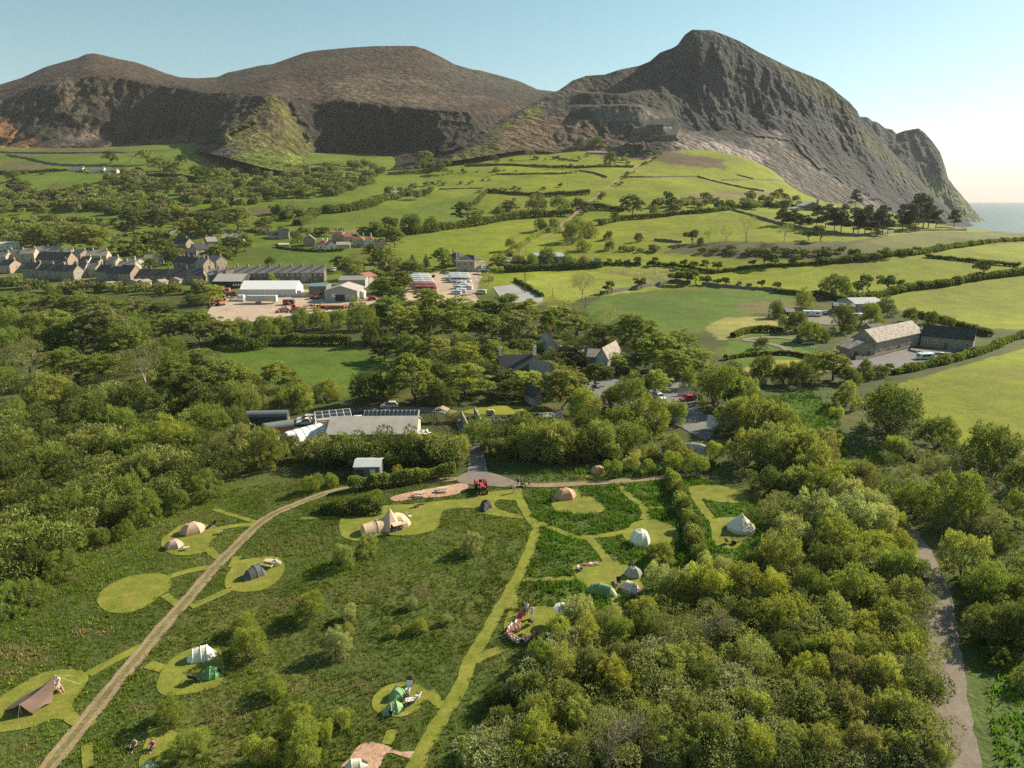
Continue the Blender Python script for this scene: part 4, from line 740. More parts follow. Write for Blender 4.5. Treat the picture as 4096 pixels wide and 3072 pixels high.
for i, (pts, wd, nm, lab) in enumerate([([(2030, 1045), (2090, 1010), (2140, 975), (2190, 940), (2260, 890), (2330, 830), (2400, 775), (2470, 720), (2560, 660), (2640, 610)], 3.6, 'incline', 'stony old quarry incline climbing to the mountain'),
        ([(1370, 1190), (1400, 1130), (1440, 1075), (1560, 1070), (1700, 1075)], 4, 'village_road', 'village road passing the terrace end'), ([(640, 960), (690, 930), (720, 890)], 4, 'hill_track', 'pale track climbing through hillside trees'),
        ([(0, 1110), (300, 1120), (700, 1130), (1000, 1140), (1360, 1140)], 5, 'village_street', 'street in front of the village terraces')]):
    track(nm, pts, wd, M_LANE if i else M_GRAV, lab, 'road', .1, 5, False)
M_STRIP = ground_mat('worn_grass_strip', (.15, .135, .045), ((.3, .2), (2.5, .25), (12, .25)), bump=.4, bscale=9, tint=(.24, .18, .12), tamt=.8, tscale=.5)
track('grass_strip', [(120, 3160), (200, 3060), (330, 2900), (450, 2750), (560, 2620), (650, 2510), (740, 2410), (800, 2340), (870, 2260), (960, 2170), (1020, 2110), (1090, 2060), (1180, 2020), (1300, 1975)], .6, M_STRIP, 'worn grassy strip between the wheel ruts of the gravel track', 'grass', .06)
z3 = lambda q: zm(1200, 1850, 2.212, q); z4 = lambda q: zm(2000, 1850, 2.011, q); z5 = lambda q: zm(300, 2000, 2.074, q); z6 = lambda q: zm(0, 2500, 2.212, q); z7 = lambda q: zm(900, 2600, 2.011, q)
patch('bark_patch', z3([(800, 330), (830, 300), (1000, 260), (1200, 225), (1460, 185), (1470, 250), (1300, 300), (1050, 320), (860, 345)]), M_BARK, 'reddish bark-mulch strip under the picnic benches', 'mulch', .035)
patch('bark_patch', z7([(930, 949), (1000, 870), (1080, 770), (1180, 745), (1300, 770), (1400, 820), (1530, 820), (1520, 880), (1400, 850), (1330, 830), (1280, 860), (1220, 960), (1000, 1000)]), M_BARK, 'reddish bark-mulch patch at bottom of the meadow', 'mulch', .035)
for pts, lab in [
    (z3([(345, 560), (380, 480), (470, 420), (800, 380), (1000, 370), (1300, 335), (1500, 330), (1580, 360), (1550, 405), (1400, 405), (1270, 430), (1245, 480), (1230, 560), (1150, 615), (950, 650), (800, 645), (650, 665), (540, 700), (420, 680), (360, 640)]), 'mown pitch around the big beige tent'),
    (z3([(1480, 330), (1600, 280), (1880, 240), (1950, 290), (1930, 340), (1760, 330), (1720, 380), (1800, 430), (1950, 470), (1960, 500), (1700, 470), (1560, 440), (1520, 390)]), 'mown strip before the red tractor'),
    (z4([(410, 300), (480, 280), (600, 280), (700, 270), (800, 320), (850, 360), (830, 395), (740, 412), (600, 415), (450, 390)]), 'mown pitch below the terracotta tent'),
    (z4([(985, 560), (1050, 500), (1160, 460), (1280, 465), (1400, 520), (1435, 580), (1430, 640), (1300, 660), (1050, 660), (1000, 610)]), 'round mown pitch of the white dome tent'),
    (z4([(590, 880), (600, 830), (840, 790), (950, 800), (1050, 840), (1120, 930), (1150, 990), (1100, 1070), (930, 1080), (780, 1040), (700, 1000), (620, 940)]), 'mown pitch with three small tents'),
    (z4([(70, 1200), (180, 1230), (280, 1160), (450, 1170), (480, 1240), (400, 1330), (300, 1420), (200, 1470), (80, 1440), (30, 1350)]), 'mown circle of the seated group'),
    (z4([(1700, 470), (1840, 440), (2030, 470), (2040, 560), (1980, 660), (1840, 700), (1720, 650), (1700, 550)]), 'mown pitch of the bell tent'),
    (z4([(1520, 200), (1700, 180), (1900, 220), (2000, 300), (1900, 330), (1700, 310), (1560, 270)]), 'shaded mown pitch behind the camp hedge'),
    (z5([(180, 840), (230, 750), (400, 650), (600, 615), (750, 620), (800, 680), (780, 750), (700, 800), (600, 880), (480, 930), (280, 935)]), 'empty oval mown pitch at the left'),
    (z5([(720, 330), (780, 280), (900, 200), (1050, 195), (1180, 230), (1200, 280), (1120, 350), (1100, 420), (950, 460), (800, 450), (720, 390)]), 'mown pitch of the two beige tents'),
    (z5([(1240, 690), (1270, 600), (1360, 510), (1500, 480), (1680, 475), (1740, 540), (1710, 640), (1600, 730), (1450, 765), (1280, 750)]), 'oval mown pitch of the black tunnel tent'),
    (z5([(680, 1530), (730, 1400), (850, 1290), (1050, 1210), (1200, 1230), (1240, 1400), (1200, 1530), (1050, 1590), (800, 1630), (700, 1600)]), 'worn mown pitch of the white and green tents'),
    (z6([(-60, 930), (-60, 700), (200, 520), (400, 420), (620, 395), (780, 440), (740, 560), (640, 700), (700, 800), (750, 860), (650, 900), (500, 830), (300, 900), (100, 940)]), 'mown pitch under the brown tarp'),
    (z7([(1180, 420), (1250, 320), (1380, 265), (1500, 265), (1600, 310), (1660, 380), (1580, 420), (1560, 470), (1420, 540), (1230, 510)]), 'mown pitch of the pair of green tents'),
    (zm(1800, 1300, 1.8437, [(1290, 980), (1310, 930), (1400, 920), (1480, 950), (1460, 1000), (1340, 1010)]), 'small lawn between the bushes'),
    (zm(1800, 1300, 1.8437, [(1000, 1120), (1100, 1080), (1180, 1080), (1200, 1120), (1100, 1150)]), 'mown patch beside the orange tent'),
    (z6([(1230, 1265), (1300, 1000), (1330, 900), (1560, 950), (1600, 1100), (1450, 1265)]), 'grass pitch of the sage tent at the bottom edge')]:
    patch('mown_pitch', pts, M_MOWN, lab, 'grass', .03, 1.5)
for pts, wd, lab in [
    ([(1650, 3090), (1730, 2930), (1790, 2840), (1850, 2730), (1880, 2640), (1930, 2560), (1990, 2450), (2050, 2350), (2090, 2270), (2130, 2170), (2142, 2110), (2110, 2060), (2080, 2000), (2065, 1950)], 1.5, 'main mown path running down the middle of the camp'),
    (z4([(300, 490), (400, 520), (500, 560), (620, 600), (730, 600), (900, 580), (1010, 560)]), 1.3, 'mown path to the white dome tent'), (z4([(700, 600), (760, 660), (820, 730), (870, 800)]), 1.3, 'mown path down to the three small tents'),
    (z4([(160, 945), (300, 940), (600, 935)]), 1.0, 'thin mown path west of the three tents'), (z4([(100, 980), (90, 1080), (95, 1180)]), 1.6, 'mown path to the seated group'),
    (z4([(600, 215), (610, 260), (640, 290)]), 1.3, 'mown gap beside the terracotta tent'), (z4([(960, 190), (1040, 270), (1130, 340), (1170, 400), (1160, 460)]), 1.3, 'mown path behind the white dome tent'),
    (z4([(1170, 365), (1300, 365), (1430, 355)]), .8, 'narrow cross path near the camp hedge'), (z4([(1340, 160), (1400, 340), (1470, 480), (1530, 640), (1560, 800)]), .8, 'shaded path along the camp hedge'),
    (z4([(1560, 260), (1640, 380), (1720, 480)]), 1.5, 'mown path to the bell tent'), (z4([(930, 1080), (940, 1180), (950, 1270)]), 1.2, 'mown path below the green tunnel tent'),
    (z5([(1180, 240), (1350, 215), (1520, 200)]), 1.2, 'upper mown path to the beige tents'), (z5([(1100, 400), (1160, 460), (1230, 490)]), 1.2, 'lower mown path to the beige tents'), (z5([(1530, 195), (1350, 140), (1150, 80)]), .9, 'faint mown path up to the wood'),
    (z5([(780, 640), (950, 590), (1130, 560)]), 1.2, 'upper mown path to the empty pitch'), (z5([(740, 790), (800, 830), (870, 880)]), 1.0, 'lower mown path to the empty pitch'),
    (z5([(960, 890), (1100, 830), (1280, 750)]), 1.2, 'mown path to the black tunnel tent'), (z5([(1350, 470), (1300, 560)]), 1.2, 'short mown path by the gravel track'),
    (z6([(780, 440), (1000, 320), (1280, 180)]), 1.2, 'mown path to the brown tarp'), (z6([(720, 850), (800, 900)]), 1.5, 'short mown link below the brown tarp'), (z6([(1310, 350), (1440, 390)]), 1.2, 'short mown link to the white tent'),
    (z6([(770, 1060), (780, 1265)]), .9, 'mown strip beside the lower gravel track'), (z7([(1640, 340), (1720, 430), (1780, 440)]), 1.2, 'mown path to the green tents'),
    (z7([(2000, 90), (2100, 40), (2212, 0)]), 1.2, 'mown path branching towards the seated group'), (z7([(1350, 640), (1300, 760)]), 1.0, 'mown path to the bark patch'),
    (z3([(0, 500), (200, 490), (360, 490)]), .9, 'thin mown path left of the big beige tent'), (z4([(1150, 60), (1170, 120)]), 1.2, 'mown gap north of the gravel path')]:
    track('mown_path', pts, wd, M_MOWN, lab, 'path', .036, 1.2)
patch('garden_lawn', zm(1800, 1300, 1.8437, [(330, 510), (400, 490), (470, 500), (460, 540), (380, 540)]), M_LAWN, 'bright patch of lawn before the slate-roofed cottage', 'lawn', .04)
patch('garden_lawn', zm(1800, 1300, 1.8437, [(100, 640), (300, 600), (600, 610), (500, 660), (200, 660)]), M_LAWN, 'shaded lawn behind the egg chairs', 'lawn', .04)

# ------------------------------------------------------------------ long grass of the camp meadow: real tufts
def long_grass():
    poly = [P(x, y) for x, y in [(-120, 3200), (-120, 2150), (250, 2200), (420, 2140), (680, 2020), (950, 1955), (1300, 1900), (1830, 1905), (2060, 1950), (2300, 1950), (2800, 1910), (3050, 2020), (3060, 2250), (2500, 2400), (2300, 2520), (2150, 2750), (2000, 2900), (1850, 3200)]]
    extra = [P(x, y) for x, y in [(3880, 2250), (4150, 2200), (4150, 3150), (4000, 3150)]]
    extra2 = [P(x, y) for x, y in [(2050, 1890), (2480, 1870), (2900, 1850), (2850, 1890), (2500, 1915), (2100, 1925)]]
    extra3 = [P(x, y) for x, y in [(3030, 1600), (3240, 1560), (3340, 1640), (3400, 1800), (3700, 1830), (3760, 1950), (3560, 2030), (3400, 1900)]]
    r = np.random.default_rng(5); XS, YS, HS = [], [], []
    for pl, dens, hm in ((poly, 13.0, 1.0), (extra, 9, .9), (extra2, 7, 1.3), (extra3, 4, 1.5)):
        q = [(v.x, v.y) for v in pl]; xa, xb = min(a[0] for a in q), max(a[0] for a in q); ya, yb = min(a[1] for a in q), max(a[1] for a in q)
        n = int((xb - xa) * (yb - ya) * dens); x, y = r.uniform(xa, xb, n), r.uniform(ya, yb, n); k = inpoly(x, y, q); XS.append(x[k]); YS.append(y[k]); HS.append(np.full(k.sum(), hm))
    x, y, hm = np.concatenate(XS), np.concatenate(YS), np.concatenate(HS); free = np.ones(len(x), bool)
    jx, jy = x + (fbm(x * 1.3, y * 1.3, 2, 61) - .5) * .9, y + (fbm(x * 1.3, y * 1.3, 2, 67) - .5) * .9
    for pl in MOWN:
        b = (x > min(a[0] for a in pl)) & (x < max(a[0] for a in pl)) & (y > min(a[1] for a in pl)) & (y < max(a[1] for a in pl))
        i = np.where(b & free)[0]; free[i[inpoly(jx[i], jy[i], pl)]] = False
    free &= r.random(len(x)) < .25 + 1.5 * _smooth(.35, .6, fbm(x * .8, y * .8, 2, 83)); x, y, hm = x[free], y[free], hm[free]; n = len(x)
    lush = .6 * fbm(x / 11, y / 11, 3, 77) + .4 * fbm(x / 2.2, y / 2.2, 2, 79); h = (.15 + .62 * np.clip(lush - .25, 0, 1)) * r.uniform(.6, 1.4, n) * hm
    rs = _smooth(2050, 2200, proj(x, y, 0 * x)[0]); h = h * (1 + .55 * rs); z = hz(x, y); V, LV = [], []
    for b in range(3):
        th = r.uniform(0, 6.28, n); off = r.uniform(0, .22, n); bx, by = x + np.cos(th) * off, y + np.sin(th) * off; wd = r.uniform(.035, .075, n) * (1 + .7 * rs); lean = r.uniform(.1, .5, n) * h; la = r.uniform(0, 6.28, n)
        c, s = np.cos(th + 1.3) * wd, np.sin(th + 1.3) * wd
        V.append(np.stack([np.column_stack([bx - c, by - s, z - .02]), np.column_stack([bx + c, by + s, z - .02]), np.column_stack([bx + np.cos(la) * lean, by + np.sin(la) * lean, z + h * r.uniform(.7, 1.2, n)])], 1))
        LV.append(r.random(n))
    V = np.concatenate(V).reshape(-1, 3); F = np.arange(len(V)).reshape(-1, 3)
    xx = np.tile(x, 3); yy = np.tile(y, 3); dry = .65 * _smooth(.56, .78, fbm(xx / 7, yy / 3.5, 4, 91)); dk = fbm(xx / 14, yy / 14, 3, 55); lv = np.concatenate(LV)
    px_, py_ = proj(xx, yy, 0 * xx); rightside = _smooth(2050, 2200, px_)[:, None]
    a = np.array((.15, .2, .024))[None] * (.3 + 1.4 * dk)[:, None]
    for cx_, cy_, rr_ in [(430, 2200, 1.6), (330, 2530, 1.3), (390, 2540, 1.4), (100, 2600, 2.2), (130, 2640, 2), (40, 2690, 1.5), (560, 2835, 1.2), (850, 2830, 2), (930, 2860, 2), (950, 2520, 1.5), (300, 2315, .9), (60, 2900, 1.6), (90, 2990, 1.4), (1320, 2760, 1.6), (1450, 2740, 1.5), (1200, 2740, 1.5), (990, 2620, 1.2), (1250, 2620, 2), (1420, 2650, 2), (1700, 2380, 1.6), (1500, 2330, 1.8), (1180, 2400, 1.5), (2035, 2265, .9)]:
        c_ = P(cx_, cy_); d_ = np.hypot((xx - c_.x) / 1.6, yy - c_.y) / rr_ + (fbm(xx * .9, yy * .9, 3, 13) - .5) * 1.2; dry = np.maximum(dry, 1.5 * _smooth(1.0, .3, d_)); bcol = np.array((.34, .25, .12))[None]
    col = a * (1 - dry[:, None] * .55 * (1 - rightside)) + bcol * dry[:, None] * .55 * (1 - rightside); col = col * (1 - rightside * np.array((.3, .0, .2))[None]) * (.6 + .8 * lv)[:, None]
    me_ = mesh_from('long_grass', V, F, False, {'tone': ('FACE', 'FLOAT_COLOR', np.column_stack([col, np.ones(len(col))]))})
    tag(obj('long_grass', me_, MATS['far_leaves']), 'uncut tussocky grass between the mown pitches and paths', 'grass', None, 'stuff')
    
long_grass()

# ------------------------------------------------------------------ hedges and field walls
def hedge(pts, h, wd, tone, label, leaf=None, lump=.45, name='hedge', group='field hedges'):
    w_ = [P(x, y) for x, y in pts]; c = spline([(v.x, v.y) for v in w_], n=8); c = np.array(c); seg = np.linalg.norm(np.diff(c, axis=0), axis=1); L = seg.sum(); t = np.concatenate([[0], np.cumsum(seg)])
    dist = np.linalg.norm(c.mean(0)); lf = leaf or max(.22, dist * .0019); n = int(min(9000, max(300, 3.2 * L * (wd + 2 * h) / (lf * lf * .7))))
    r = np.random.default_rng(int(pts[0][0] * 3 + pts[0][1])); s = r.uniform(0, L, n); x = np.interp(s, t, c[:, 0]); y = np.interp(s, t, c[:, 1])
    dx = np.interp(np.minimum(s + .5, L), t, c[:, 0]) - np.interp(np.maximum(s - .5, 0), t, c[:, 0]); dy = np.interp(np.minimum(s + .5, L), t, c[:, 1]) - np.interp(np.maximum(s - .5, 0), t, c[:, 1]); dl = np.hypot(dx, dy) + 1e-9
    a = r.uniform(0, math.pi, n); k = 1 - np.abs(r.normal(0, .15, n)); var = 1 + lump * (2 * fbm(s / (wd * 1.5), s * 0 + 3, 3, int(pts[0][0])) - 1)
    off = np.cos(a) * wd / 2 * k * var; up = (np.sin(a) ** .6) * h * k * var
    pos = np.column_stack([x - dy / dl * off, y + dx / dl * off, 0 * x]); pos[:, 2] = hz(pos[:, 0], pos[:, 1]) + up
    v = unit(np.column_stack([-dy / dl * np.cos(a), dx / dl * np.cos(a), np.sin(a)])); ax = unit(v * .5 + np.array((0, 0, .3)) + r.normal(0, .6, v.shape)); nr = unit(np.cross(ax, r.normal(size=v.shape)))
    sz = r.uniform(.7, 1.4, n); V, F = leaf_quads(pos, ax, nr, lf * 1.5 * sz, lf * sz); org = np.array((c[0, 0], c[0, 1], float(hz(c[0, 0], c[0, 1])[0])))
    tn = fbm(s / 6, s * 0, 2, 5); o = obj(name, mesh_from(name, V - org, F, False, {'lv': ('FACE', 'FLOAT', np.clip(.5 * tn + .5 * r.random(n), 0, 1))}), LEAF); o.location = org
    col = TONE[tone][0]; o.color = (*col, 1); return tag(o, label, 'hedge', group)
M_STONE = mat('field_stone', (.13, .12, .1), .95, .5, 1.2, .6)
def fieldwall(pts, h, label, wd=.9, name='field_wall', m=None):
    w_ = [P(x, y) for x, y in pts]; c = np.array(spline([(v.x, v.y) for v in w_], n=10)); V, F = [], []; r = np.random.default_rng(int(pts[0][0])); org = None
    for i, q in enumerate(c):
        a = c[max(i - 1, 0)]; b = c[min(i + 1, len(c) - 1)]; d = (b - a) / (np.linalg.norm(b - a) + 1e-9); nn = np.array((-d[1], d[0])); z = float(hz(q[0], q[1])[0]); hh = h * r.uniform(.75, 1.2)
        if org is None: org = np.array((q[0], q[1], z))
        for o_, zz in ((-.5, -.6), (-.36, hh), (.36, hh), (.5, -.6)): V.append(np.array((*(q + nn * wd * o_), z + zz)) - org)
    for i in range(len(c) - 1):
        for k in range(3): F.append((i * 4 + k, i * 4 + k + 1, i * 4 + k + 5, i * 4 + k + 4))
    o = obj(name, mesh_from(name, V, F), m or M_STONE); o.location = org; return tag(o, label, 'wall', 'field walls')
q6 = lambda q: zm(1500, 700, 2.212, q); q7 = lambda q: zm(2400, 700, 2.212, q); q8 = lambda q: zm(3096, 750, 2.212, q); qL = lambda q: zm(0, 550, 2.212, q); qM = lambda q: zm(1300, 0, 1.58, q)
for pts, h, wd, tone, lab in [
    (q6([(50, 545), (250, 535), (430, 515), (700, 475), (960, 435), (1200, 395), (1500, 368), (1750, 355)]), 6, 7, 'd', 'tall dark hedge sweeping up to the incline'),
    (q6([(990, 150), (1200, 172), (1400, 182), (1560, 185), (1900, 165)]), 3.5, 4, 'd', 'hedge with bushes across the mid hill pasture'),
    (q6([(980, 160), (930, 220), (880, 270)]), 3, 3, 'd', 'short hedge dropping down the hill pasture'),
    (q6([(1850, 280), (2000, 300), (2212, 320)]), 4, 5, 'd', 'hedge right of the incline foot'),
    (q6([(1200, 720), (1400, 560), (1540, 500)]), 2.5, 3, 'o', 'scrubby hedge along the lower incline'),
    (q6([(1150, 860), (1350, 850), (1600, 840), (1850, 830), (2000, 810)]), 4, 4, 'd', 'dark hedge below the metal sheds'),
    (q6([(1240, 940), (1340, 1000), (1480, 1085)]), 2, 1.6, 'd', 'clipped hedge beside the grey tarmac pad'),
    (q7([(0, 440), (180, 395), (450, 375), (700, 350), (900, 335), (1150, 312)]), 3, 4, 'd', 'hedge along the foot of the upper yellow pasture'),
    (q7([(1150, 300), (1400, 285), (1650, 280), (1730, 290)]), 3, 3, 'd', 'hedge running to the modern house'),
    (q7([(0, 805), (150, 800), (360, 800)]), 2, 2, 'd', 'left part of the sheep field hedge'),
    (q7([(410, 800), (600, 805), (900, 850), (1000, 868), (1150, 848), (1400, 820), (1800, 800), (2212, 770)]), 1.8, 2.2, 'd', 'long hedge between the sheep field and bright pasture'),
    (q8([(400, 680), (750, 642), (1100, 600), (1300, 588), (1600, 532), (2000, 490), (2300, 468)]), 3, 4, 'd', 'hedge at the foot of the grassy coastal bank'),
    (q8([(1340, 618), (1700, 652), (2000, 682), (2180, 698)]), 1.8, 2.4, 'd', 'hedge dividing the two fields by the sea'),
    (q8([(820, 990), (1000, 950), (1200, 905), (1500, 870), (1700, 830), (1900, 800), (2300, 750)]), 3, 4, 'd', 'thick hedge between the right-hand pastures'),
    (q8([(1060, 1655), (1300, 1602), (1600, 1532), (1900, 1442), (2050, 1372), (2300, 1290)]), 2.2, 2.6, 'd', 'hedge in front of the stone barn yard'),
    (q8([(1150, 1130), (1300, 1150), (1500, 1195), (1700, 1245), (1900, 1320)]), 2.4, 3, 'd', 'shrubby hedge behind the stone barns'),
    (q8([(0, 930), (350, 960), (600, 1000), (820, 990)]), 2.5, 3.5, 'd', 'hedge behind the caravans'),
    (qL([(0, 506), (300, 500), (600, 497), (760, 486)]), 3, 3, 'd', 'hedge below the bright field at far left'),
    (qL([(0, 320), (300, 315), (600, 300)]), 3, 4, 'd', 'hedge left of the white hill farm'),
    (qL([(1300, 345), (1600, 365), (1900, 405)]), 4, 5, 'd', 'dark hedge under the wood on the left hillside'),
    (qL([(1640, 700), (1900, 690), (2212, 705)]), 3, 3, 'd', 'hedge right of the white hillside cottage'),
    (qM([(880, 1052), (1100, 1045), (1300, 1052), (1600, 1060), (1950, 1058)]), 2.2, 3, 'd', 'thin hedge across the upper pastures under the quarry'),
    (qM([(400, 1100), (600, 1090), (730, 1080)]), 3, 4, 'o', 'hedge beside the valley wood'),
    (qM([(1000, 1145), (1060, 1110), (1200, 1105), (1500, 1100), (1600, 1085)]), 2, 2.6, 'o', 'winding hedge in the middle of the hill pastures'),
    (qM([(1100, 720), (1110, 850), (1130, 930)]), 4, 5, 'd', 'dark hedge climbing beside the bracken field'),
    (zm(800, 750, 2.765, [(1080, 430), (1300, 300), (1500, 280), (1700, 250), (1900, 200), (2050, 130)]), 6, 8, 'd', 'tall hedge climbing right of the valley wood'),
    (zm(800, 750, 2.765, [(700, 400), (900, 340), (1200, 290), (1420, 260)]), 4, 6, 'd', 'hedge under the tall spruce on the hillside'),
    (zm(800, 750, 2.765, [(850, 660), (1000, 690), (1300, 710), (1600, 700)]), 1.5, 2, 'd', 'garden hedge below the red-roofed houses'),
    ([(1395, 1965), (1500, 1950), (1620, 1935), (1740, 1915), (1820, 1905)], 2.2, 1.9, 'g', 'row of young trees planted below the grey shed'),
    ([(2690, 1925), (2715, 2000), (2750, 2090), (2775, 2170), (2800, 2240)], 1.7, 2.2, 'o', 'overgrown bramble hedge splitting the camp'),
    ([(1290, 2045), (1400, 2055), (1530, 2045)], 1.5, 2.4, 'd', 'low bramble hedge behind the big beige tent'),
    ([(2930, 1350), (3000, 1330), (3130, 1330)], 2, 2.5, 'd', 'hedge behind the vegetable plot'), ([(2900, 1440), (3000, 1425), (3150, 1420), (3260, 1440)], 1.4, 1.6, 'd', 'low hedge in front of the vegetable plot'),
    ([(880, 1370), (1000, 1400), (1100, 1380), (1400, 1380)], 4, 5, 'd', 'dark hedge along the top of the shaded green field')]:
    hedge(pts, h, wd, tone, lab)
for pts, h, lab in [
    (q7([(860, 15), (1000, 55), (1250, 110), (1450, 145)]), 1.6, 'dark stone wall slanting across the top yellow pasture'), (q7([(180, 22), (500, 20), (850, 15)]), 1.4, 'straight stone wall between top yellow pastures'),
    (q7([(1080, 45), (1300, 45), (1640, 72)]), 1.4, 'stone wall under the scree at right'), (q7([(1210, 0), (1360, 40)]), 1.4, 'short stone wall highest on the pasture'),
    (q7([(1170, 312), (1500, 412), (1800, 482), (2212, 545)]), 2.2, 'thick dark wall running down beside the pine belt'), (q8([(0, 322), (300, 372), (600, 417), (750, 430), (1000, 400), (1200, 385), (1700, 380)]), 1.8, 'wall in front of the pine clump'),
    (q7([(480, 575), (600, 585), (720, 600)]), 1.4, 'stone wall running onto the bank top'), (q7([(0, 1062), (400, 992), (620, 952), (800, 965)]), 1.8, 'left stone wall of the green pasture'),
    (q7([(900, 975), (1300, 1010), (1500, 1022), (1900, 1062)]), 1.6, 'stone wall below the hawthorns'), (q8([(1050, 240), (1250, 255), (1600, 310), (1760, 340)]), 1.5, 'wall along the cliff-top field'), (q8([(740, 200), (900, 215), (1100, 240)]), 1.5, 'wall right of the modern house'),
    (qL([(60, 155), (250, 190), (480, 240), (800, 252), (1100, 255)]), 2, 'stone wall curving across the top left fields'), (qL([(0, 130), (400, 140), (800, 138), (1100, 138)]), 1.6, 'boundary wall at foot of the left mountain'),
    (qL([(1100, 140), (1400, 118), (1700, 102), (2000, 128)]), 1.6, 'wall along the brow of the spur field'), (qL([(2000, 128), (1940, 175), (1880, 210)]), 1.6, 'wall falling from the green spur'),
    (qL([(1740, 215), (1900, 262), (2110, 352)]), 2.4, 'dark wall slanting down the spur field'), (qM([(1130, 808), (1300, 775), (1460, 752)]), 1.6, 'upper wall of the bracken field'), (qM([(1130, 885), (1400, 872)]), 1.6, 'lower wall of the bracken field'),
    (qM([(860, 945), (980, 920), (1100, 900)]), 1.5, 'wall on the steep pasture left of the bracken'), (qM([(1440, 992), (1520, 1010), (1600, 1020)]), 1.5, 'wall in the top pasture below the quarry'), (qM([(1600, 1080), (1700, 1095), (1780, 1120)]), 1.6, 'short dark wall beside the incline'),
    (qM([(720, 1200), (900, 1195), (1000, 1195)]), 1.6, 'wall above the wide hill pasture'), (zm(0, 0, 1.58, [(1880, 1045), (2000, 1040), (2150, 1045)]), 1.5, 'low wall right of the green spur'), (qM([(900, 890), (1000, 870), (1090, 850)]), 1.4, 'upper wall on the steep pasture')]:
    fieldwall(pts, h, lab)
# ================================================================== builders
class MB:
    def __init__(s): s.v = []; s.f = []
    def add(s, V, F): o = len(s.v); s.v += [tuple(map(float, q)) for q in V]; s.f += [tuple(i + o for i in g) for g in F]; return s
    def box(s, c, d, rz=0, taper=1.0, tilt=None):
        V = []
        for z in (-.5, .5):
            k = 1 if z < 0 else taper
            for x, y in ((-.5, -.5), (.5, -.5), (.5, .5), (-.5, .5)): V.append(Vector((x * d[0] * k, y * d[1] * k, z * d[2])))
        M = Matrix.Rotation(rz, 3, 'Z')
        if tilt: M = M @ Matrix.Rotation(tilt[1], 3, tilt[0])
        return s.add([M @ q + Vector(c) for q in V], [(3, 2, 1, 0), (4, 5, 6, 7), (0, 1, 5, 4), (1, 2, 6, 5), (2, 3, 7, 6), (3, 0, 4, 7)])
    def prism(s, poly, a, b, axis='y'):
        """extrude a polygon: given in (x,z) along y, or (y,z) along x, or (x,y) along z"""
        def mk(p, t): return {'y': (p[0], t, p[1]), 'x': (t, p[0], p[1]), 'z': (p[0], p[1], t)}[axis]
        n = len(poly); return s.add([mk(p, a) for p in poly] + [mk(p, b) for p in poly], [tuple(range(n))[::-1], tuple(range(n, 2 * n))] + [(i, (i + 1) % n, n + (i + 1) % n, n + i) for i in range(n)])
    def tube(s, pts, r, sides=6):
        pts = [Vector(p) for p in pts]; rings = []
        for i, p in enumerate(pts):
            d = (pts[min(i + 1, len(pts) - 1)] - pts[max(i - 1, 0)]).normalized(); a = d.cross(Vector((0, 0, 1)) if abs(d.z) < .9 else Vector((1, 0, 0))).normalized(); b = d.cross(a); rr = r[i] if isinstance(r, (list, tuple)) else r
            rings.append([p + (a * math.cos(t) + b * math.sin(t)) * rr for t in [2 * math.pi * k / sides for k in range(sides)]])
        return s.loft(rings, True, True)
    def loft(s, rings, closed=True, caps=False):
        n = len(rings[0]); V = [q for g in rings for q in g]; F = []
        for i in range(len(rings) - 1):
            for k in range(n if closed else n - 1): F.append((i * n + k, i * n + (k + 1) % n, (i + 1) * n + (k + 1) % n, (i + 1) * n + k))
        if caps: F += [tuple(range(n))[::-1], tuple(range((len(rings) - 1) * n, len(rings) * n))]
        return s.add(V, F)
    def cyl(s, c, r, h, axis='z', sides=14, r2=None):
        r2 = r if r2 is None else r2; c = Vector(c); R_ = []
        for t, rr in ((-h / 2, r), (h / 2, r2)):
            g = []
            for k in range(sides):
                a = 2 * math.pi * k / sides; u, v_ = rr * math.cos(a), rr * math.sin(a)
                g.append(c + Vector({'z': (u, v_, t), 'x': (t, u, v_), 'y': (u, t, v_)}[axis]))
            R_.append(g)
        return s.loft(R_, True, True)
    def build(s, name, m, parent=None, smooth=False, loc=None):
        me = bpy.data.meshes.new(name); me.from_pydata(s.v, [], s.f); me.update()
        if smooth:
            me.polygons.foreach_set('use_smooth', [True] * len(me.polygons))
        bm = bmesh.new(); bm.from_mesh(me); bmesh.ops.recalc_face_normals(bm, faces=bm.faces); bm.to_mesh(me); bm.free()
        return obj(name, me, m, parent, loc)
def B(name, m, parent, *boxes, **k):
    b = MB()
    for q in boxes: b.box(*q)
    return b.build(name, m, parent, **k)
PAINT = {}
def paint(col, rough=.45, name=None, var=.08, bump=0, metal=0, scale=1.2):
    key = (tuple(round(c, 3) for c in col), rough, var, bump, metal)
    if key not in PAINT: PAINT[key] = mat(name or 'paint_%d' % len(PAINT), col, rough, var, scale, bump, metal)
    return PAINT[key]
M_WALLSTONE = mat('rubble_stone', (.27, .235, .185), .95, .45, 1.6, .7); M_DARKSTONE = mat('dark_stone', (.15, .135, .12), .95, .4, 1.6, .6); M_SANDST = mat('warm_stone', (.29, .23, .17), .95, .25, 1.2, .4)
M_WHITE = mat('white_render', (.62, .59, .53), .85, .08, .8, .1); M_CREAM = mat('cream_render', (.4, .335, .25), .85, .1, .8, .1); M_GREY = mat('grey_render', (.36, .34, .32), .9, .12, .8, .15); M_PINK = mat('pink_render', (.42, .3, .24), .85, .1, .8)
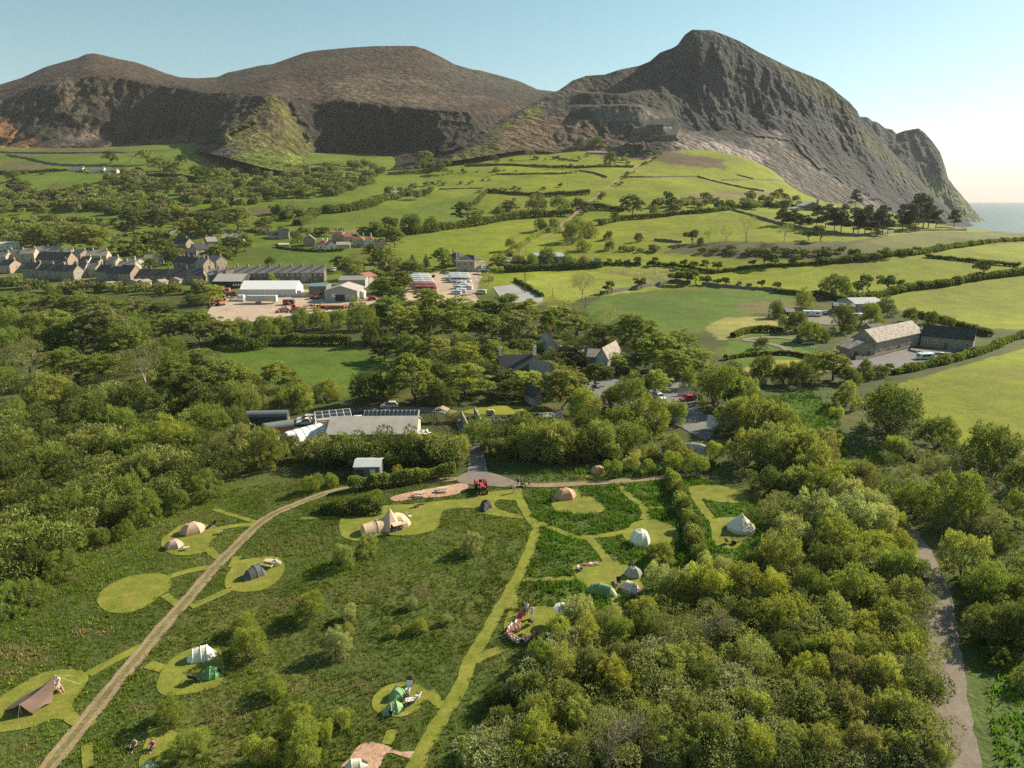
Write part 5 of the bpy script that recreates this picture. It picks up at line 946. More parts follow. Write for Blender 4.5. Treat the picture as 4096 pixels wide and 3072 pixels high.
M_SLATE = mat('slate_roof', (.055, .054, .056), .6, .3, 2.5, .4); M_SLATE2 = mat('brown_slate_roof', (.27, .23, .205), .75, .3, 2.0, .4); M_RED = mat('red_tile_roof', (.27, .115, .085), .8, .25, 2, .4); M_LICHEN = mat('lichen_roof', (.31, .26, .215), .85, .45, .9, .4); M_DKSLATE = mat('mossy_slate_roof', (.045, .052, .045), .8, .5, 1.2, .5)
M_SHEET = mat('pale_sheet_roof', (.38, .345, .31), .6, .12, .6, .15); M_GSHEET = mat('grey_sheet_roof', (.33, .34, .35), .55, .12, .6, .15); M_DSHED = mat('dark_shed_wall', (.045, .045, .045), .85, .25, 1, .2); M_CONCW = mat('quarry_concrete', (.4, .36, .33), .9, .25, .15, .3)
M_GLASS = mat('window_glass', (.03, .035, .04), .12, .2, .5, 0, 0, False, .6); M_FRAME = mat('white_frame', (.74, .7, .62), .6, .05); M_WOOD = mat('weathered_wood', (.3, .23, .16), .85, .3, 3, .3); M_DWOOD = mat('dark_wood', (.13, .085, .06), .85, .3, 3, .3); M_PALEWOOD = mat('pale_wood', (.5, .42, .31), .8, .2, 3, .2)
M_TYRE = mat('tyre', (.025, .025, .025), .85, .2, 5); M_METAL = mat('bare_metal', (.45, .45, .45), .45, .15, 2, 0, .6); M_BLACK = mat('black_plastic', (.02, .02, .022), .6, .15, 3); M_LAMP = mat('lamp_glass', (.75, .75, .7), .2, .05); M_TAIL = mat('tail_lamp', (.4, .02, .02), .3, .05)
WIN = {}
def window(parent, c, n, w_, h_, fm=None, gm=None):
    """n: outward direction 2-D in the wall's own frame"""
    a = math.atan2(n[1], n[0]) + math.pi / 2; key = (round(w_, 2), round(h_, 2), (fm or M_FRAME).name)
    if key not in WIN:
        t = .09; f = MB(); f.box((0, 0, h_ / 2 - t / 2), (w_, .08, t)).box((0, 0, -h_ / 2 + t / 2), (w_ + .1, .14, t)).box((-w_ / 2 + t / 2, 0, 0), (t, .08, h_ - 2 * t)).box((w_ / 2 - t / 2, 0, 0), (t, .08, h_ - 2 * t)).box((0, 0, .1), (w_ - 2 * t, .05, t * .7))
        fo = f.build('window', fm or M_FRAME); p = MB().box((0, .02, 0), (w_ - t, .04, h_ - t)); po = p.build('pane', M_GLASS)
        WIN[key] = (fo.data, po.data); bpy.data.objects.remove(fo); bpy.data.objects.remove(po)
    o = obj('window', WIN[key][0], None, parent); o.location = c; o.rotation_euler = (0, 0, a); obj('pane', WIN[key][1], None, o); return o
def house(a, b, depth, h, rh, wall, roof, label, axis='x', cols=2, rows=2, chim=(), door=True, cat='house', name='house', group=None, over=.3, wsize=(.9, 1.25), side=1, frame=None, hip=False, doorm=None, base=1.2):
    """front wall from pixel a to pixel b"""
    pa, pb = P(*a), P(*b); d = pb - pa; L = math.hypot(d.x, d.y); rz = math.atan2(d.y, d.x); mid = (pa + pb) / 2
    z = min(pa.z, pb.z, mid.z); e = empty(name, (mid.x, mid.y, z), rz, label, cat, group); hw = L / 2; D = depth
    w_ = MB()
    if hip: w_.box((0, D / 2, h / 2 - base / 2), (L, D, h + base))
    elif axis == 'x': w_.prism([(0, -base), (D, -base), (D, h), (D / 2, h + rh), (0, h)], -hw, hw, 'x')
    else: w_.prism([(-hw, -base), (hw, -base), (hw, h), (0, h + rh), (-hw, h)], 0, D, 'y')
    w_.build('wall', wall, e); r_ = MB(); t = .16; ov = over
    if hip:
        k = min(L, D) / 2; r_.add([(-hw - ov, -ov, h), (hw + ov, -ov, h), (hw + ov, D + ov, h), (-hw - ov, D + ov, h), (-hw + k, D / 2, h + rh), (hw - k, D / 2, h + rh)] if L > D else [(-hw - ov, -ov, h), (hw + ov, -ov, h), (hw + ov, D + ov, h), (-hw - ov, D + ov, h), (0, k, h + rh), (0, D - k + .01, h + rh)],
                  [(0, 1, 5, 4), (2, 3, 4, 5), (1, 2, 5), (3, 0, 4), (3, 2, 1, 0)] if L > D else [(0, 1, 4), (1, 2, 5, 4), (2, 3, 5), (3, 0, 4, 5), (3, 2, 1, 0)])
    elif axis == 'x':
        s_ = rh / (D / 2); poly = [(-ov, h - ov * s_ + .02), (D / 2, h + rh + .02), (D + ov, h - ov * s_ + .02), (D + ov, h - ov * s_ + t), (D / 2, h + rh + t + .03), (-ov, h - ov * s_ + t)]; r_.prism(poly, -hw - ov * .6, hw + ov * .6, 'x')
    else:
        s_ = rh / hw; poly = [(-hw - ov, h - ov * s_ + .02), (0, h + rh + .02), (hw + ov, h - ov * s_ + .02), (hw + ov, h - ov * s_ + t), (0, h + rh + t + .03), (-hw - ov, h - ov * s_ + t)]; r_.prism(poly, -ov, D + ov, 'y')
    ro = r_.build('roof', roof, e)
    for c in chim:
        u = c[0]; cm = c[2] if len(c) > 2 else wall; ch = c[1]; x = u * hw if axis == 'x' else 0; y = D / 2 if axis == 'x' else (u + 1) / 2 * D; m = MB().box((x, y, h + rh + ch / 2 - .5), (.9 if axis == 'x' else .7, .7 if axis == 'x' else .9, ch + 1)); co = m.build('chimney', cm, ro)
        p_ = MB()
        for q in (-.2, .2): p_.cyl((x + (q if axis == 'x' else 0), y + (0 if axis == 'x' else q), h + rh + ch + .2), .13, .5, 'z', 8)
        p_.build('chimney_pots', M_PINK, ro)
    if cols:
        rowh = h / max(rows, 1)
        for i in range(cols):
            x = -hw + L * (i + .5) / cols
            for j in range(rows):
                if door and j == 0 and i == cols // 2: continue
                window(e, (x, -.03, rowh * (j + .52)), (0, -1), *wsize, frame)
        if door: MB().box((-hw + L * (cols // 2 + .5) / cols, -.04, 1.0), (.95, .1, 2.05)).build('door', doorm or M_DWOOD, e)
    if side and not hip:
        for j in range(rows):
            window(e, ((hw + .03) if mid.x < 0 else -(hw + .03), D * .5, h / max(rows, 1) * (j + .52)), (1, 0) if mid.x < 0 else (-1, 0), *wsize, frame)
    return e
def shed(a, b, depth, h, rh, wall, roof, label, axis='x', cat='shed', name='shed', doors=(), **k):
    e = house(a, b, depth, h, rh, wall, roof, label, axis, 0, 1, (), False, cat, name, side=0, **k)
    for (x, w_, hh, m) in doors: MB().box((x, -.05, hh / 2), (w_, .12, hh)).build('door', m, e)
    return e
# ---- vehicles ------------------------------------------------------------
def wheel(parent, c, r, wd, rimm=None, axis='y'):
    t = MB().cyl((0, 0, 0), r, wd, axis, 14).build('wheel', M_TYRE, parent); t.location = c
    MB().cyl((0, 0, 0), r * .6, wd + .03, axis, 12).build('rim', rimm or M_METAL, t); return t
def car(p, rz, col, label, L=4.3, W=1.75, H=1.5, group='parked cars', kind='car', tall=False):
    e = empty('car', p, rz, label, 'car', group); bm = paint(col, .3, var=.03); hl = L / 2
    prof = [(-hl, .35), (-hl + .1, .8), (-hl + .25, .95), (hl - 1.25, .95), (hl - .15, .78), (hl, .55), (hl - .03, .32)]
    def ring(y, k): return [Vector((x, y, z if z < .5 else .5 + (z - .5) * k)) for x, z in prof]
    b = MB().loft([ring(-W / 2, .92), ring(-W / 2 + .12, 1), ring(W / 2 - .12, 1), ring(W / 2, .92)], True, True); b.build('body', bm, e)
    cb = [(-hl + (.12 if tall else .3), .93), (-hl + (.3 if tall else .75), H - .04), (hl - 1.95, H), (hl - 1.2, .93)]
    g = MB().loft([[Vector((x, y * (1 if z < 1 else .86), z)) for x, z in cb] for y in (-W / 2 + .1, W / 2 - .1)], True, True).build('windows', M_GLASS, e)
    MB().loft([[Vector((x, y, z)) for x, z in [(cb[1][0] - .05, H - .07), (cb[1][0] + .05, H + .01), (cb[2][0] - .05, H + .04), (cb[2][0] + .1, H - .04)]] for y in (-W / 2 + .2, W / 2 - .2)], True, True).build('roof', bm, e)
    pl = MB()
    for y in (-W / 2 + .13, W / 2 - .13):
        yy = y * .95
        pl.tube([(cb[0][0], y, .93), (cb[1][0], yy * .93, H - .03)], .045, 5); pl.tube([(cb[3][0], y, .93), (cb[2][0], yy * .93, H - .01)], .04, 5); pl.tube([((cb[1][0] + cb[2][0]) / 2, y, .93), ((cb[1][0] + cb[2][0]) / 2, yy * .93, H)], .045, 5)
    pl.build('pillars', bm, e)
    for x in (-hl + .8, hl - .85):
        for y in (-W / 2 + .1, W / 2 - .1): wheel(e, (x, y, .31), .31, .2)
    for y in (-W / 2 + .3, W / 2 - .3):
        MB().box((hl - .1, y, .66), (.16, .34, .15)).build('headlight', M_LAMP, e); MB().box((-hl + .05, y, .78), (.12, .26, .2)).build('tail_light', M_TAIL, e)
    return e
def coach(p, rz, col, label, L=11.5, W=2.5, H=3.3, group='parked coaches', name='coach', cat='coach', nwin=6, stripe=None):
    e = empty(name, p, rz, label, cat, group); hl = L / 2; bm = paint(col, .35, var=.04)
    prof = [(-hl, .4), (-hl, H - .15), (-hl + .2, H), (hl - .35, H), (hl - .05, H * .55), (hl, .5), (hl - .1, .35)]
    MB().loft([[Vector((x, y, min(z, H - (.12 if abs(y) > W / 2 - .05 else 0)))) for x, z in prof] for y in (-W / 2, -W / 2 + .15, W / 2 - .15, W / 2)], True, True).build('body', bm, e)
    zc, wh = H * .66, H * .27
    for s in (-1, 1):
        for k in range(nwin):
            x = -hl + .5 + (L - 1.9) * (k + .5) / nwin; MB().box((x, s * (W / 2 + .01), zc), ((L - 1.9) / nwin - .12, .05, wh)).build('window', M_GLASS, e)
    MB().box((hl - .17, 0, H * .68), (.08, W - .3, H * .42), 0, 1, ('Y', -.2)).build('windscreen', M_GLASS, e); MB().box((-hl - .01, 0, zc), (.05, W - .7, wh)).build('rear_window', M_GLASS, e)
    MB().box((-L * .1, 0, H + .1), (L * .25, W * .5, .2)).build('roof_pod', bm, e)
    if stripe:
        for s in (-1, 1): MB().box((0, s * (W / 2 + .012), H * .4), (L * .9, .03, .35)).build('stripe', paint(stripe, .4), e)
    for x in (-hl + 2.4, hl - 2.2) if L > 7 else (-hl + 1, hl - 1.1):
        for s in (-1, 1): wheel(e, (x, s * (W / 2 - .12), .48 if L > 7 else .36), .48 if L > 7 else .36, .28)
    for s in (-1, 1): MB().box((hl - .02, s * W * .36, .75), (.1, .35, .2)).build('headlight', M_LAMP, e)
    return e
def van(p, rz, col, label, **k): return coach(p, rz, col, label, L=5.2, W=2.0, H=2.1, group=k.pop('group', 'parked vans'), name='van', cat='van', nwin=2)
def caravan(p, rz, col, label, L=6.2, W=2.2, H=2.5):
    e = empty('caravan', p, rz, label, 'caravan', 'caravans by the metal shed'); hl = L / 2
    prof = [(-hl, .5), (-hl - .05, 1.4), (-hl + .25, H - .1), (-hl + .6, H), (hl - .7, H), (hl - .25, H - .25), (hl, 1.3), (hl - .1, .5)]
    MB().prism(prof, -W / 2, W / 2, 'y').build('body', paint(col, .4, var=.06), e)
    for s in (-1, 1):
        for x in (-hl * .55, hl * .5): MB().box((x, s * (W / 2 + .01), 1.6), (1.1, .05, .65)).build('window', M_GLASS, e)
        wheel(e, (0, s * (W / 2 - .05), .33), .33, .2)
    MB().box((.25, -W / 2 - .02, 1.35), (.65, .05, 1.75)).build('door', paint((.6, .6, .58), .5), e); MB().box((hl - .1, 0, 1.72), (.08, W - .5, .6), 0, 1, ('Y', -.25)).build('front_window', M_GLASS, e)
    MB().box((0, 0, H + .08), (.7, .7, .15)).build('roof_vent', M_FRAME, e); MB().tube([(hl - .2, 0, .5), (hl + 1.1, 0, .45)], .05).build('hitch', M_METAL, e); return e
def tractor(p, rz, col, label, s=1.0):
    e = empty('tractor', p, rz, label, 'tractor'); e.scale = (s,) * 3; m = paint(col, .45, var=.1)
    MB().prism([(.0, .75), (1.75, .75), (1.8, 1.0), (1.7, 1.35), (.2, 1.4), (.0, 1.3)], -.3, .3, 'y').build('bonnet', m, e); MB().box((1.81, 0, 1.02), (.06, .5, .5)).build('grille', M_BLACK, e)
    MB().box((-.35, 0, .75), (.9, .45, .5)).build('gearbox', m, e); MB().tube([(-.6, -.8, .7), (-.6, .8, .7)], .12, 8).build('rear_axle', m, e); MB().tube([(1.45, -.65, .42), (1.45, .65, .42)], .07, 6).build('front_axle', m, e)
    for y in (-.72, .72): wheel(e, (-.6, y, .72), .72, .34, m); wheel(e, (1.45, y * .85, .4), .4, .2, m)
    for y in (-.7, .7):
        q = [Vector((-.6 + .84 * math.cos(a), 0, .72 + .84 * math.sin(a))) for a in np.linspace(.5, 2.9, 8)]
        MB().loft([[v + Vector((0, y - .2, 0)) for v in q], [v + Vector((0, y + .2, 0)) for v in q]], False).build('mudguard', m, e)
    MB().prism([(-.75, 1.05), (-.35, 1.05), (-.35, 1.12), (-.68, 1.15), (-.8, 1.45), (-.86, 1.43)], -.24, .24, 'y').build('seat', M_BLACK, e)
    MB().tube([(.1, 0, 1.3), (-.12, 0, 1.55)], .03).build('steering_column', M_BLACK, e); st = MB(); st.tube([(-.12 + .1 * math.sin(a), .2 * math.cos(a), 1.56 + .17 * math.sin(a)) for a in np.linspace(0, 6.28, 13)], .025, 5); st.build('steering_wheel', M_BLACK, e)
    MB().tube([(1.1, .12, 1.35), (1.1, .12, 1.95)], .045).build('exhaust', M_BLACK, e)
    for y in (-.25, .25): MB().cyl((1.6, y * 1.4, 1.2), .1, .12, 'x', 10).build('headlight', M_LAMP, e)
    return e
def excavator(p, rz, col, label, s=1.0, reach=1.0):
    e = empty('excavator', p, rz, label, 'digger', 'old diggers in the scrapyard'); e.scale = (s,) * 3; m = paint(col, .6, var=.3, bump=.1)
    for y in (-.95, .95): MB().prism([(-1.6, .25), (-1.3, 0), (1.3, 0), (1.6, .25), (1.6, .6), (1.3, .8), (-1.3, .8), (-1.6, .6)], y - .25, y + .25, 'y').build('track', M_TYRE, e)
    MB().box((-.4, 0, 1.35), (2.4, 2.0, .9), 0, .95).build('body', m, e); c = MB().box((.6, .55, 2.0), (1.1, .85, 1.4), 0, .92).build('cab', m, e); MB().box((.62, .55, 2.25), (1.16, .88, .7), 0, .93).build('cab_window', M_GLASS, c)
    bo = MB(); bo.tube([(.7, -.3, 1.5), (2.2 * reach, -.3, 3.6), (3.6 * reach, -.3, 3.3)], [.22, .26, .18], 5); bo.build('boom', m, e); st = MB().tube([(3.5 * reach, -.3, 3.4), (4.5 * reach, -.3, 1.1)], [.17, .12], 5).build('stick', m, e)
    MB().prism([(4.2 * reach, .2), (4.9 * reach, .1), (5.0 * reach, .8), (4.5 * reach, 1.1)], -.7, .1, 'y').build('bucket', M_TYRE, e); MB().tube([(1.0, -.3, 1.3), (2.3 * reach, -.3, 2.9)], .08).build('ram', M_METAL, e); return e
# ---- camp things ---------------------------------------------------------
def skin(e): return e
def tunnel_tent(p, rz, L, W, H, col, label, prof, doorcol=None, name='tent', seams=True, peak=.0, roundness=1.0, group='tents in the camp', guys=True, bare=None):
    """prof: (position along -1..1, height share, width share); arched hoops"""
    e = empty(name, p, rz, label, 'tent', group); m = paint(col, .7, var=.10, bump=.12, scale=1.8); n = 11; rings = []; hoops = []
    for u, hh, ww in prof:
        g = []
        for k in range(n):
            a = math.pi * k / (n - 1); cx = math.cos(a); s_ = math.sin(a)
            g.append(Vector((u * L / 2, -cx * abs(cx) ** (.0) * W / 2 * ww * (1 - .08 * s_), (s_ ** roundness) * H * hh + peak * H * hh * max(0, 1 - abs(cx) * 2.2))))
        rings.append(g); hoops.append(g)
    fl = MB().loft(rings, False); fl.add(rings[0], [tuple(range(n))]); fl.add(rings[-1], [tuple(range(n))[::-1]]); fl.build('flysheet', m, e)
    if seams:
        for i, g in enumerate(hoops[1:-1] if len(hoops) > 3 else hoops): MB().tube([q * 1.012 for q in g], .035, 4).build('pole_sleeve', paint([min(1, c * 1.25 + .02) for c in col], .7), e)
    i = len(prof) - 1; u, hh, ww = prof[i]; u0, h0, w0 = prof[i - 1]
    if doorcol is not None:
        um = (u + u0) / 2 * L / 2; sl = math.atan2(H * (h0 - hh), (u - u0) * L / 2 + 1e-6)
        q = [Vector((u0 * L / 2 + .04 + (u - u0) * L / 2 * t, y, H * (h0 + (hh - h0) * t) * f + .05)) for t, y, f in ((.93, -W * .25 * ww, .15), (.93, W * .25 * ww, .15), (.2, W * .16 * w0, .8), (.2, -W * .16 * w0, .8))]
        q = [v + Vector((.03, 0, .05)) for v in q]; MB().add(q, [(0, 1, 2, 3)]).build('door', paint(doorcol, .8), e)
    if guys:
        for u, hh, ww in (prof[1], prof[-2]):
            for s in (-1, 1): MB().tube([(u * L / 2, s * W / 2 * ww * .8, H * hh * .6), (u * L / 2 * 1.25, s * W / 2 * 1.5, .02)], .012, 3).build('guy_line', M_FRAME, e)
    return e
def dome_tent(p, rz, W, H, col, label, sides=8, door=None, rib=None, squash=1.0, pw=.62, name='tent', wallh=0.0):
    e = empty(name, p, rz, label, 'tent', 'tents in the camp'); m = paint(col, .7, var=.08, bump=.1, scale=1.5); rings = []
    for t in np.linspace(0, 1, 9):
        r = W / 2 * (1 - t ** (1 / pw)) ** .5 if t < 1 else .02; r = max(r, .02); z = H * t; rings.append([Vector((r * math.cos(6.283 * k / sides), r * squash * math.sin(6.283 * k / sides), z)) for k in range(sides)])
    MB().loft(rings, True, False).build('flysheet', m, e); rc = rib or [min(1, c * 1.15) for c in col]
    for k in range(sides): MB().tube([g[k] * 1.004 for g in rings], .018, 4).build('pole_sleeve', paint(rc, .7), e)
    if door is not None:
        k = int(sides * .75); a = [rings[0][k], rings[0][(k + 1) % sides], rings[5][(k + 1) % sides], rings[5][k]]; c = sum(a, Vector()) / 4; MB().add([(v - c) * .75 + c * 1.03 for v in a], [(0, 1, 2, 3)]).build('door', paint(door, .8), e)
    return e
def bell_tent(p, rz, W, H, col, label):
    e = empty('bell_tent', p, rz, label, 'tent', 'tents in the camp'); n = 20; m = paint(col, .75, var=.06, bump=.08)
    def ring(r, z, wob=0): return [Vector((r * (1 + wob * math.cos(k * 6.283 / n * 10)) * math.cos(6.283 * k / n), r * (1 + wob * math.cos(k * 6.283 / n * 10)) * math.sin(6.283 * k / n), z)) for k in range(n)]
    MB().loft([ring(W / 2 * 1.0, .62, .015), ring(W * .32, H * .5, .02), ring(W * .13, H * .78, .01), ring(.05, H)], True).build('roof', m, e); MB().loft([ring(W / 2 * .98, 0), ring(W / 2 * .985, .6)], True).build('wall', m, e)
    b = -math.pi / 2; q = [Vector((W * .485 * math.cos(b + d), W * .485 * math.sin(b + d), .02)) * 1.03 for d in (-.22, .22)] + [Vector((W * .25 * math.cos(b + d), W * .25 * math.sin(b + d), H * .6)) * 1.06 for d in (.12, -.12)]; MB().add(q, [(0, 1, 2, 3)]).build('door', paint([c * .9 for c in col], .8), e)
    MB().tube([(0, 0, 0), (0, 0, H + .1)], .04).build('centre_pole', M_WOOD, e)
    for k in range(10):
        a = k * .6283 + .2; MB().tube([(W / 2 * math.cos(a), W / 2 * math.sin(a), .62), (W * .78 * math.cos(a), W * .78 * math.sin(a), .02)], .013, 3).build('guy_line', M_FRAME, e)
    return e
def camp_chair(p, rz, col, label):
    e = empty('camping_chair', p, rz, label, 'chair', 'camping chairs'); m = paint(col, .8, var=.1)
    MB().prism([(-.28, .4), (.25, .34), (.25, .38), (-.28, .44)], -.27, .27, 'y').build('seat', m, e); MB().prism([(-.26, .42), (-.22, .42), (-.42, .92), (-.46, .9)], -.28, .28, 'y').build('backrest', m, e)
    for s in (-1, 1):
        MB().tube([(.28, s * .28, 0), (-.3, s * .28, .6)], .014, 4).build('leg', M_METAL, e); MB().tube([(-.34, s * .28, 0), (.22, s * .28, .58)], .014, 4).build('leg', M_METAL, e); MB().box((0, s * .29, .6), (.5, .06, .03)).build('armrest', M_BLACK, e)
    return e
def picnic_table(p, rz, label, m=None):
    e = empty('picnic_table', p, rz, label, 'picnic table', 'picnic tables'); m = m or M_PALEWOOD
    for k in range(5): MB().box((0, -.3 + .15 * k, .74), (1.8, .135, .045)).build('plank', m, e)
    for s in (-1, 1):
        for k in range(2): MB().box((0, s * (.68 + .14 * k), .45), (1.8, .13, .045)).build('bench_plank', m, e)
        MB().box((s * .65, 0, .41), (.09, 1.55, .09)).build('crossbeam', m, e)
        for t in (-1, 1): MB().tube([(s * .65, t * .25, .72), (s * .65, t * .7, 0)], .05, 4).build('leg', m, e)
    return e
# ---- people, sheep: one skinned body per pose ------------------------------
def skin_mesh(name, V, E, Rr, root=0, sub=1):
    me = bpy.data.meshes.new(name); me.from_pydata(V, E, []); me.update(); o = bpy.data.objects.new(name, me); C.objects.link(o)
    sk = o.modifiers.new('s', 'SKIN'); sk.use_smooth_shade = True
    for i, q in enumerate(me.skin_vertices[0].data): q.radius = (Rr[i], Rr[i]); q.use_root = (i == root)
    sb = o.modifiers.new('u', 'SUBSURF'); sb.levels = sb.render_levels = sub
    dg = bpy.context.evaluated_depsgraph_get(); out = bpy.data.meshes.new_from_object(o.evaluated_get(dg)); bpy.data.objects.remove(o); out.name = name; out.materials.clear(); return out
def human(J, facing=-1):
    """J: joints; returns (body, top, trousers, hair, shoes) meshes"""
    names = ['pel', 'bel', 'che', 'nek', 'hed', 'top']; V = [J[n] for n in names]; Rr = [.125, .115, .135, .055, .095, .07]; E = [(i, i + 1) for i in range(5)]
    def add(q, r, par): V.append(q); Rr.append(r); E.append((par, len(V) - 1)); return len(V) - 1
    for s in (-1, 1):
        m = lambda q: (q[0] * s, q[1], q[2]); a = add(m(J['sho']), .065, 2); b = add(m(J['elb']), .045, a); w_ = add(m(J['wri']), .03, b)
        d = Vector(J['wri']) - Vector(J['elb']); d.normalize(); palm = Vector(J['wri']) + d * .07; pi_ = add(m(palm), .035, w_); sd = d.cross(Vector((0, 1, 0.2))); sd = sd.normalized() if sd.length > .1 else Vector((1, 0, 0))
        for k, (o_, ln) in enumerate(((-.03, .075), (-.01, .09), (.01, .085), (.03, .065))):
            f1 = add(m(palm + sd * o_ + d * .045), .010, pi_); add(m(palm + sd * o_ * 1.2 + d * (.04 + ln) + Vector((0, facing * .02, -.005))), .008, f1)
        t1 = add(m(palm + Vector((0, facing * .05, 0)) - d * .01), .011, pi_); add(m(palm + Vector((0, facing * .075, 0)) + d * .03), .009, t1)
        h = add(m(J['hip']), .1, 0); k_ = add(m(J['kne']), .065, h); an = add(m(J['ank']), .042, k_); add(m(J['toe']), .035, an)
    body = skin_mesh('body', V, E, Rr)
    V2 = [J['pel'], J['bel'], J['che'], (J['nek'][0], J['nek'][1], J['nek'][2] - .05)]; R2 = [.145, .135, .155, .07]; E2 = [(0, 1), (1, 2), (2, 3)]
    for s in (-1, 1):
        q = len(V2); el = Vector(J['sho']).lerp(Vector(J['elb']), .8); V2 += [(J['sho'][0] * s, *J['sho'][1:]), (el.x * s, el.y, el.z)]; R2 += [.082, .064]; E2 += [(2, q), (q, q + 1)]
    top = skin_mesh('shirt', V2, E2, R2)
    V3 = [J['pel']]; R3 = [.14]; E3 = []
    for s in (-1, 1):
        q = len(V3); an = Vector(J['kne']).lerp(Vector(J['ank']), .8); V3 += [(J['hip'][0] * s, *J['hip'][1:]), (J['kne'][0] * s, *J['kne'][1:]), (an.x * s, an.y, an.z)]; R3 += [.115, .082, .062]; E3 += [(0, q), (q, q + 1), (q + 1, q + 2)]
    leg = skin_mesh('trousers', V3, E3, R3); hd = Vector(J['hed']); tp = Vector(J['top']); ax = (tp - hd).normalized(); back = Vector((0, -facing * .03, 0))
    hair = skin_mesh('hair', [hd + ax * .0 + back * 1.8, hd + ax * .06 + back, tp + ax * .02], [(0, 1), (1, 2)], [.085, .1, .075]); face = MB(); fy = facing
    for s in (-1, 1): face.cyl(hd + Vector((s * .035, fy * .093, .02)), .012, .01, 'y', 6)
    face.box(hd + Vector((0, fy * .1, -.045)), (.045, .01, .012)); nose = MB().add([hd + Vector(q) for q in ((-.015, fy * .09, -.02), (.015, fy * .09, -.02), (0, fy * .12, -.015), (0, fy * .09, .03))], [(0, 1, 2), (1, 3, 2), (3, 0, 2)])
    fo = face.build('face', M_BLACK); fm = fo.data; bpy.data.objects.remove(fo); no = nose.build('nose', None); nm = no.data; bpy.data.objects.remove(no)
    return dict(body=body, shirt=top, trousers=leg, hair=hair, face=fm, nose=nm)
POSE = {'stand': dict(pel=(0, 0, .95), bel=(0, 0, 1.12), che=(0, 0, 1.32), nek=(0, 0, 1.5), hed=(0, -.02, 1.62), top=(0, -.01, 1.69), sho=(.18, 0, 1.41), elb=(.24, .03, 1.14), wri=(.25, -.06, .92), hip=(.09, 0, .9), kne=(.11, -.02, .5), ank=(.12, .02, .09), toe=(.14, -.15, .04)),
        'ground': dict(pel=(0, 0, .14), bel=(0, .05, .3), che=(0, .08, .5), nek=(0, .06, .67), hed=(0, .02, .79), top=(0, .02, .86), sho=(.18, .06, .58), elb=(.27, -.1, .38), wri=(.16, -.34, .4), hip=(.1, -.04, .13), kne=(.18, -.42, .42), ank=(.13, -.68, .1), toe=(.15, -.84, .05)),
        'chair': dict(pel=(0, 0, .52), bel=(0, .05, .68), che=(0, .1, .88), nek=(0, .09, 1.05), hed=(0, .05, 1.17), top=(0, .06, 1.24), sho=(.18, .09, .97), elb=(.27, -.02, .73), wri=(.2, -.26, .7), hip=(.1, -.04, .5), kne=(.14, -.44, .52), ank=(.14, -.46, .1), toe=(.16, -.62, .05)),
        'lie': dict(pel=(0, 0, .14), bel=(0, .18, .14), che=(0, .38, .15), nek=(0, .56, .16), hed=(0, .68, .17), top=(0, .75, .18), sho=(.18, .46, .14), elb=(.34, .25, .08), wri=(.3, .02, .07), hip=(.09, -.05, .13), kne=(.13, -.45, .22), ank=(.15, -.86, .09), toe=(.18, -.95, .2))}
PERS = {}
M_SKIN = mat('skin', (.5, .3, .22), .6, .06); M_CLOTH = mat('cloth', (1, 1, 1), .85, .12, 3, 0, 0, True); M_HAIR = mat('hair_colour', (1, 1, 1), .7, .2, 6, 0, 0, True)
def person(p, rz, pose, shirt, trous, hair, label, group='people at the camp', s=1.0):
    if pose not in PERS: PERS[pose] = human(POSE[pose])
    g = PERS[pose]; e = empty('person', p, rz, label, 'person', group); e.scale = (s,) * 3; obj('body', g['body'], M_SKIN, e)
    for nm, mm, c in (('shirt', M_CLOTH, shirt), ('trousers', M_CLOTH, trous), ('hair', M_HAIR, hair)): o = obj(nm, g[nm], mm, e); o.color = (*c, 1)
    obj('face', g['face'], M_BLACK, e); obj('nose', g['nose'], M_SKIN, e); return e
# ================================================================== buildings
zv = lambda x, y: (x / 2.212, 550 + y / 2.212); zs = lambda x, y: (800 + x / 2.765, 750 + y / 2.765); zc = lambda x, y: (1500 + x / 2.212, 700 + y / 2.212); zr = lambda x, y: (3096 + x / 2.212, 750 + y / 2.212); z1 = lambda x, y: (900 + x / 2.011, 1500 + y / 2.011); z2 = lambda x, y: (1800 + x / 1.8437, 1300 + y / 1.8437)
# -- long stone terrace behind the scrapyard: one thing for each house
xs_ = [400, 520, 640, 760, 880, 1000, 1120, 1245, 1375]
for i in range(8):
    y0, y1 = 1056 - i * 1.2, 1056 - (i + 1) * 1.2
    house(zs(xs_[i], y0), zs(xs_[i + 1], y1), 7.5, 5.2, 3.1, M_DARKSTONE if i % 3 else M_WALLSTONE, M_SLATE2, f"stone terrace house with slate roof, {'leftmost' if i == 0 else 'rightmost' if i == 7 else ORD[i]} {'of eight' if i in (0, 7) else 'from left of eight'} behind the scrapyard", cols=2, rows=2, chim=((-.96 if i else -.9, 1.5, M_SANDST),) + (((.94, 1.5, M_SANDST),) if i == 7 else ()), group='long stone terrace', side=1 if i == 7 else 0)
for i, (a, b) in enumerate([(100, 205), (205, 300), (300, 385)]):
    house(zs(a, 1064), zs(b, 1060), 7.5, 4.8, 2.8, M_DARKSTONE, M_SLATE2, f"stone terrace house, {['left', 'middle', 'right'][i]} one of three left of the long terrace", cols=2, rows=2, chim=((-.9, 1.4, M_SANDST),), group='short stone terrace', side=0)
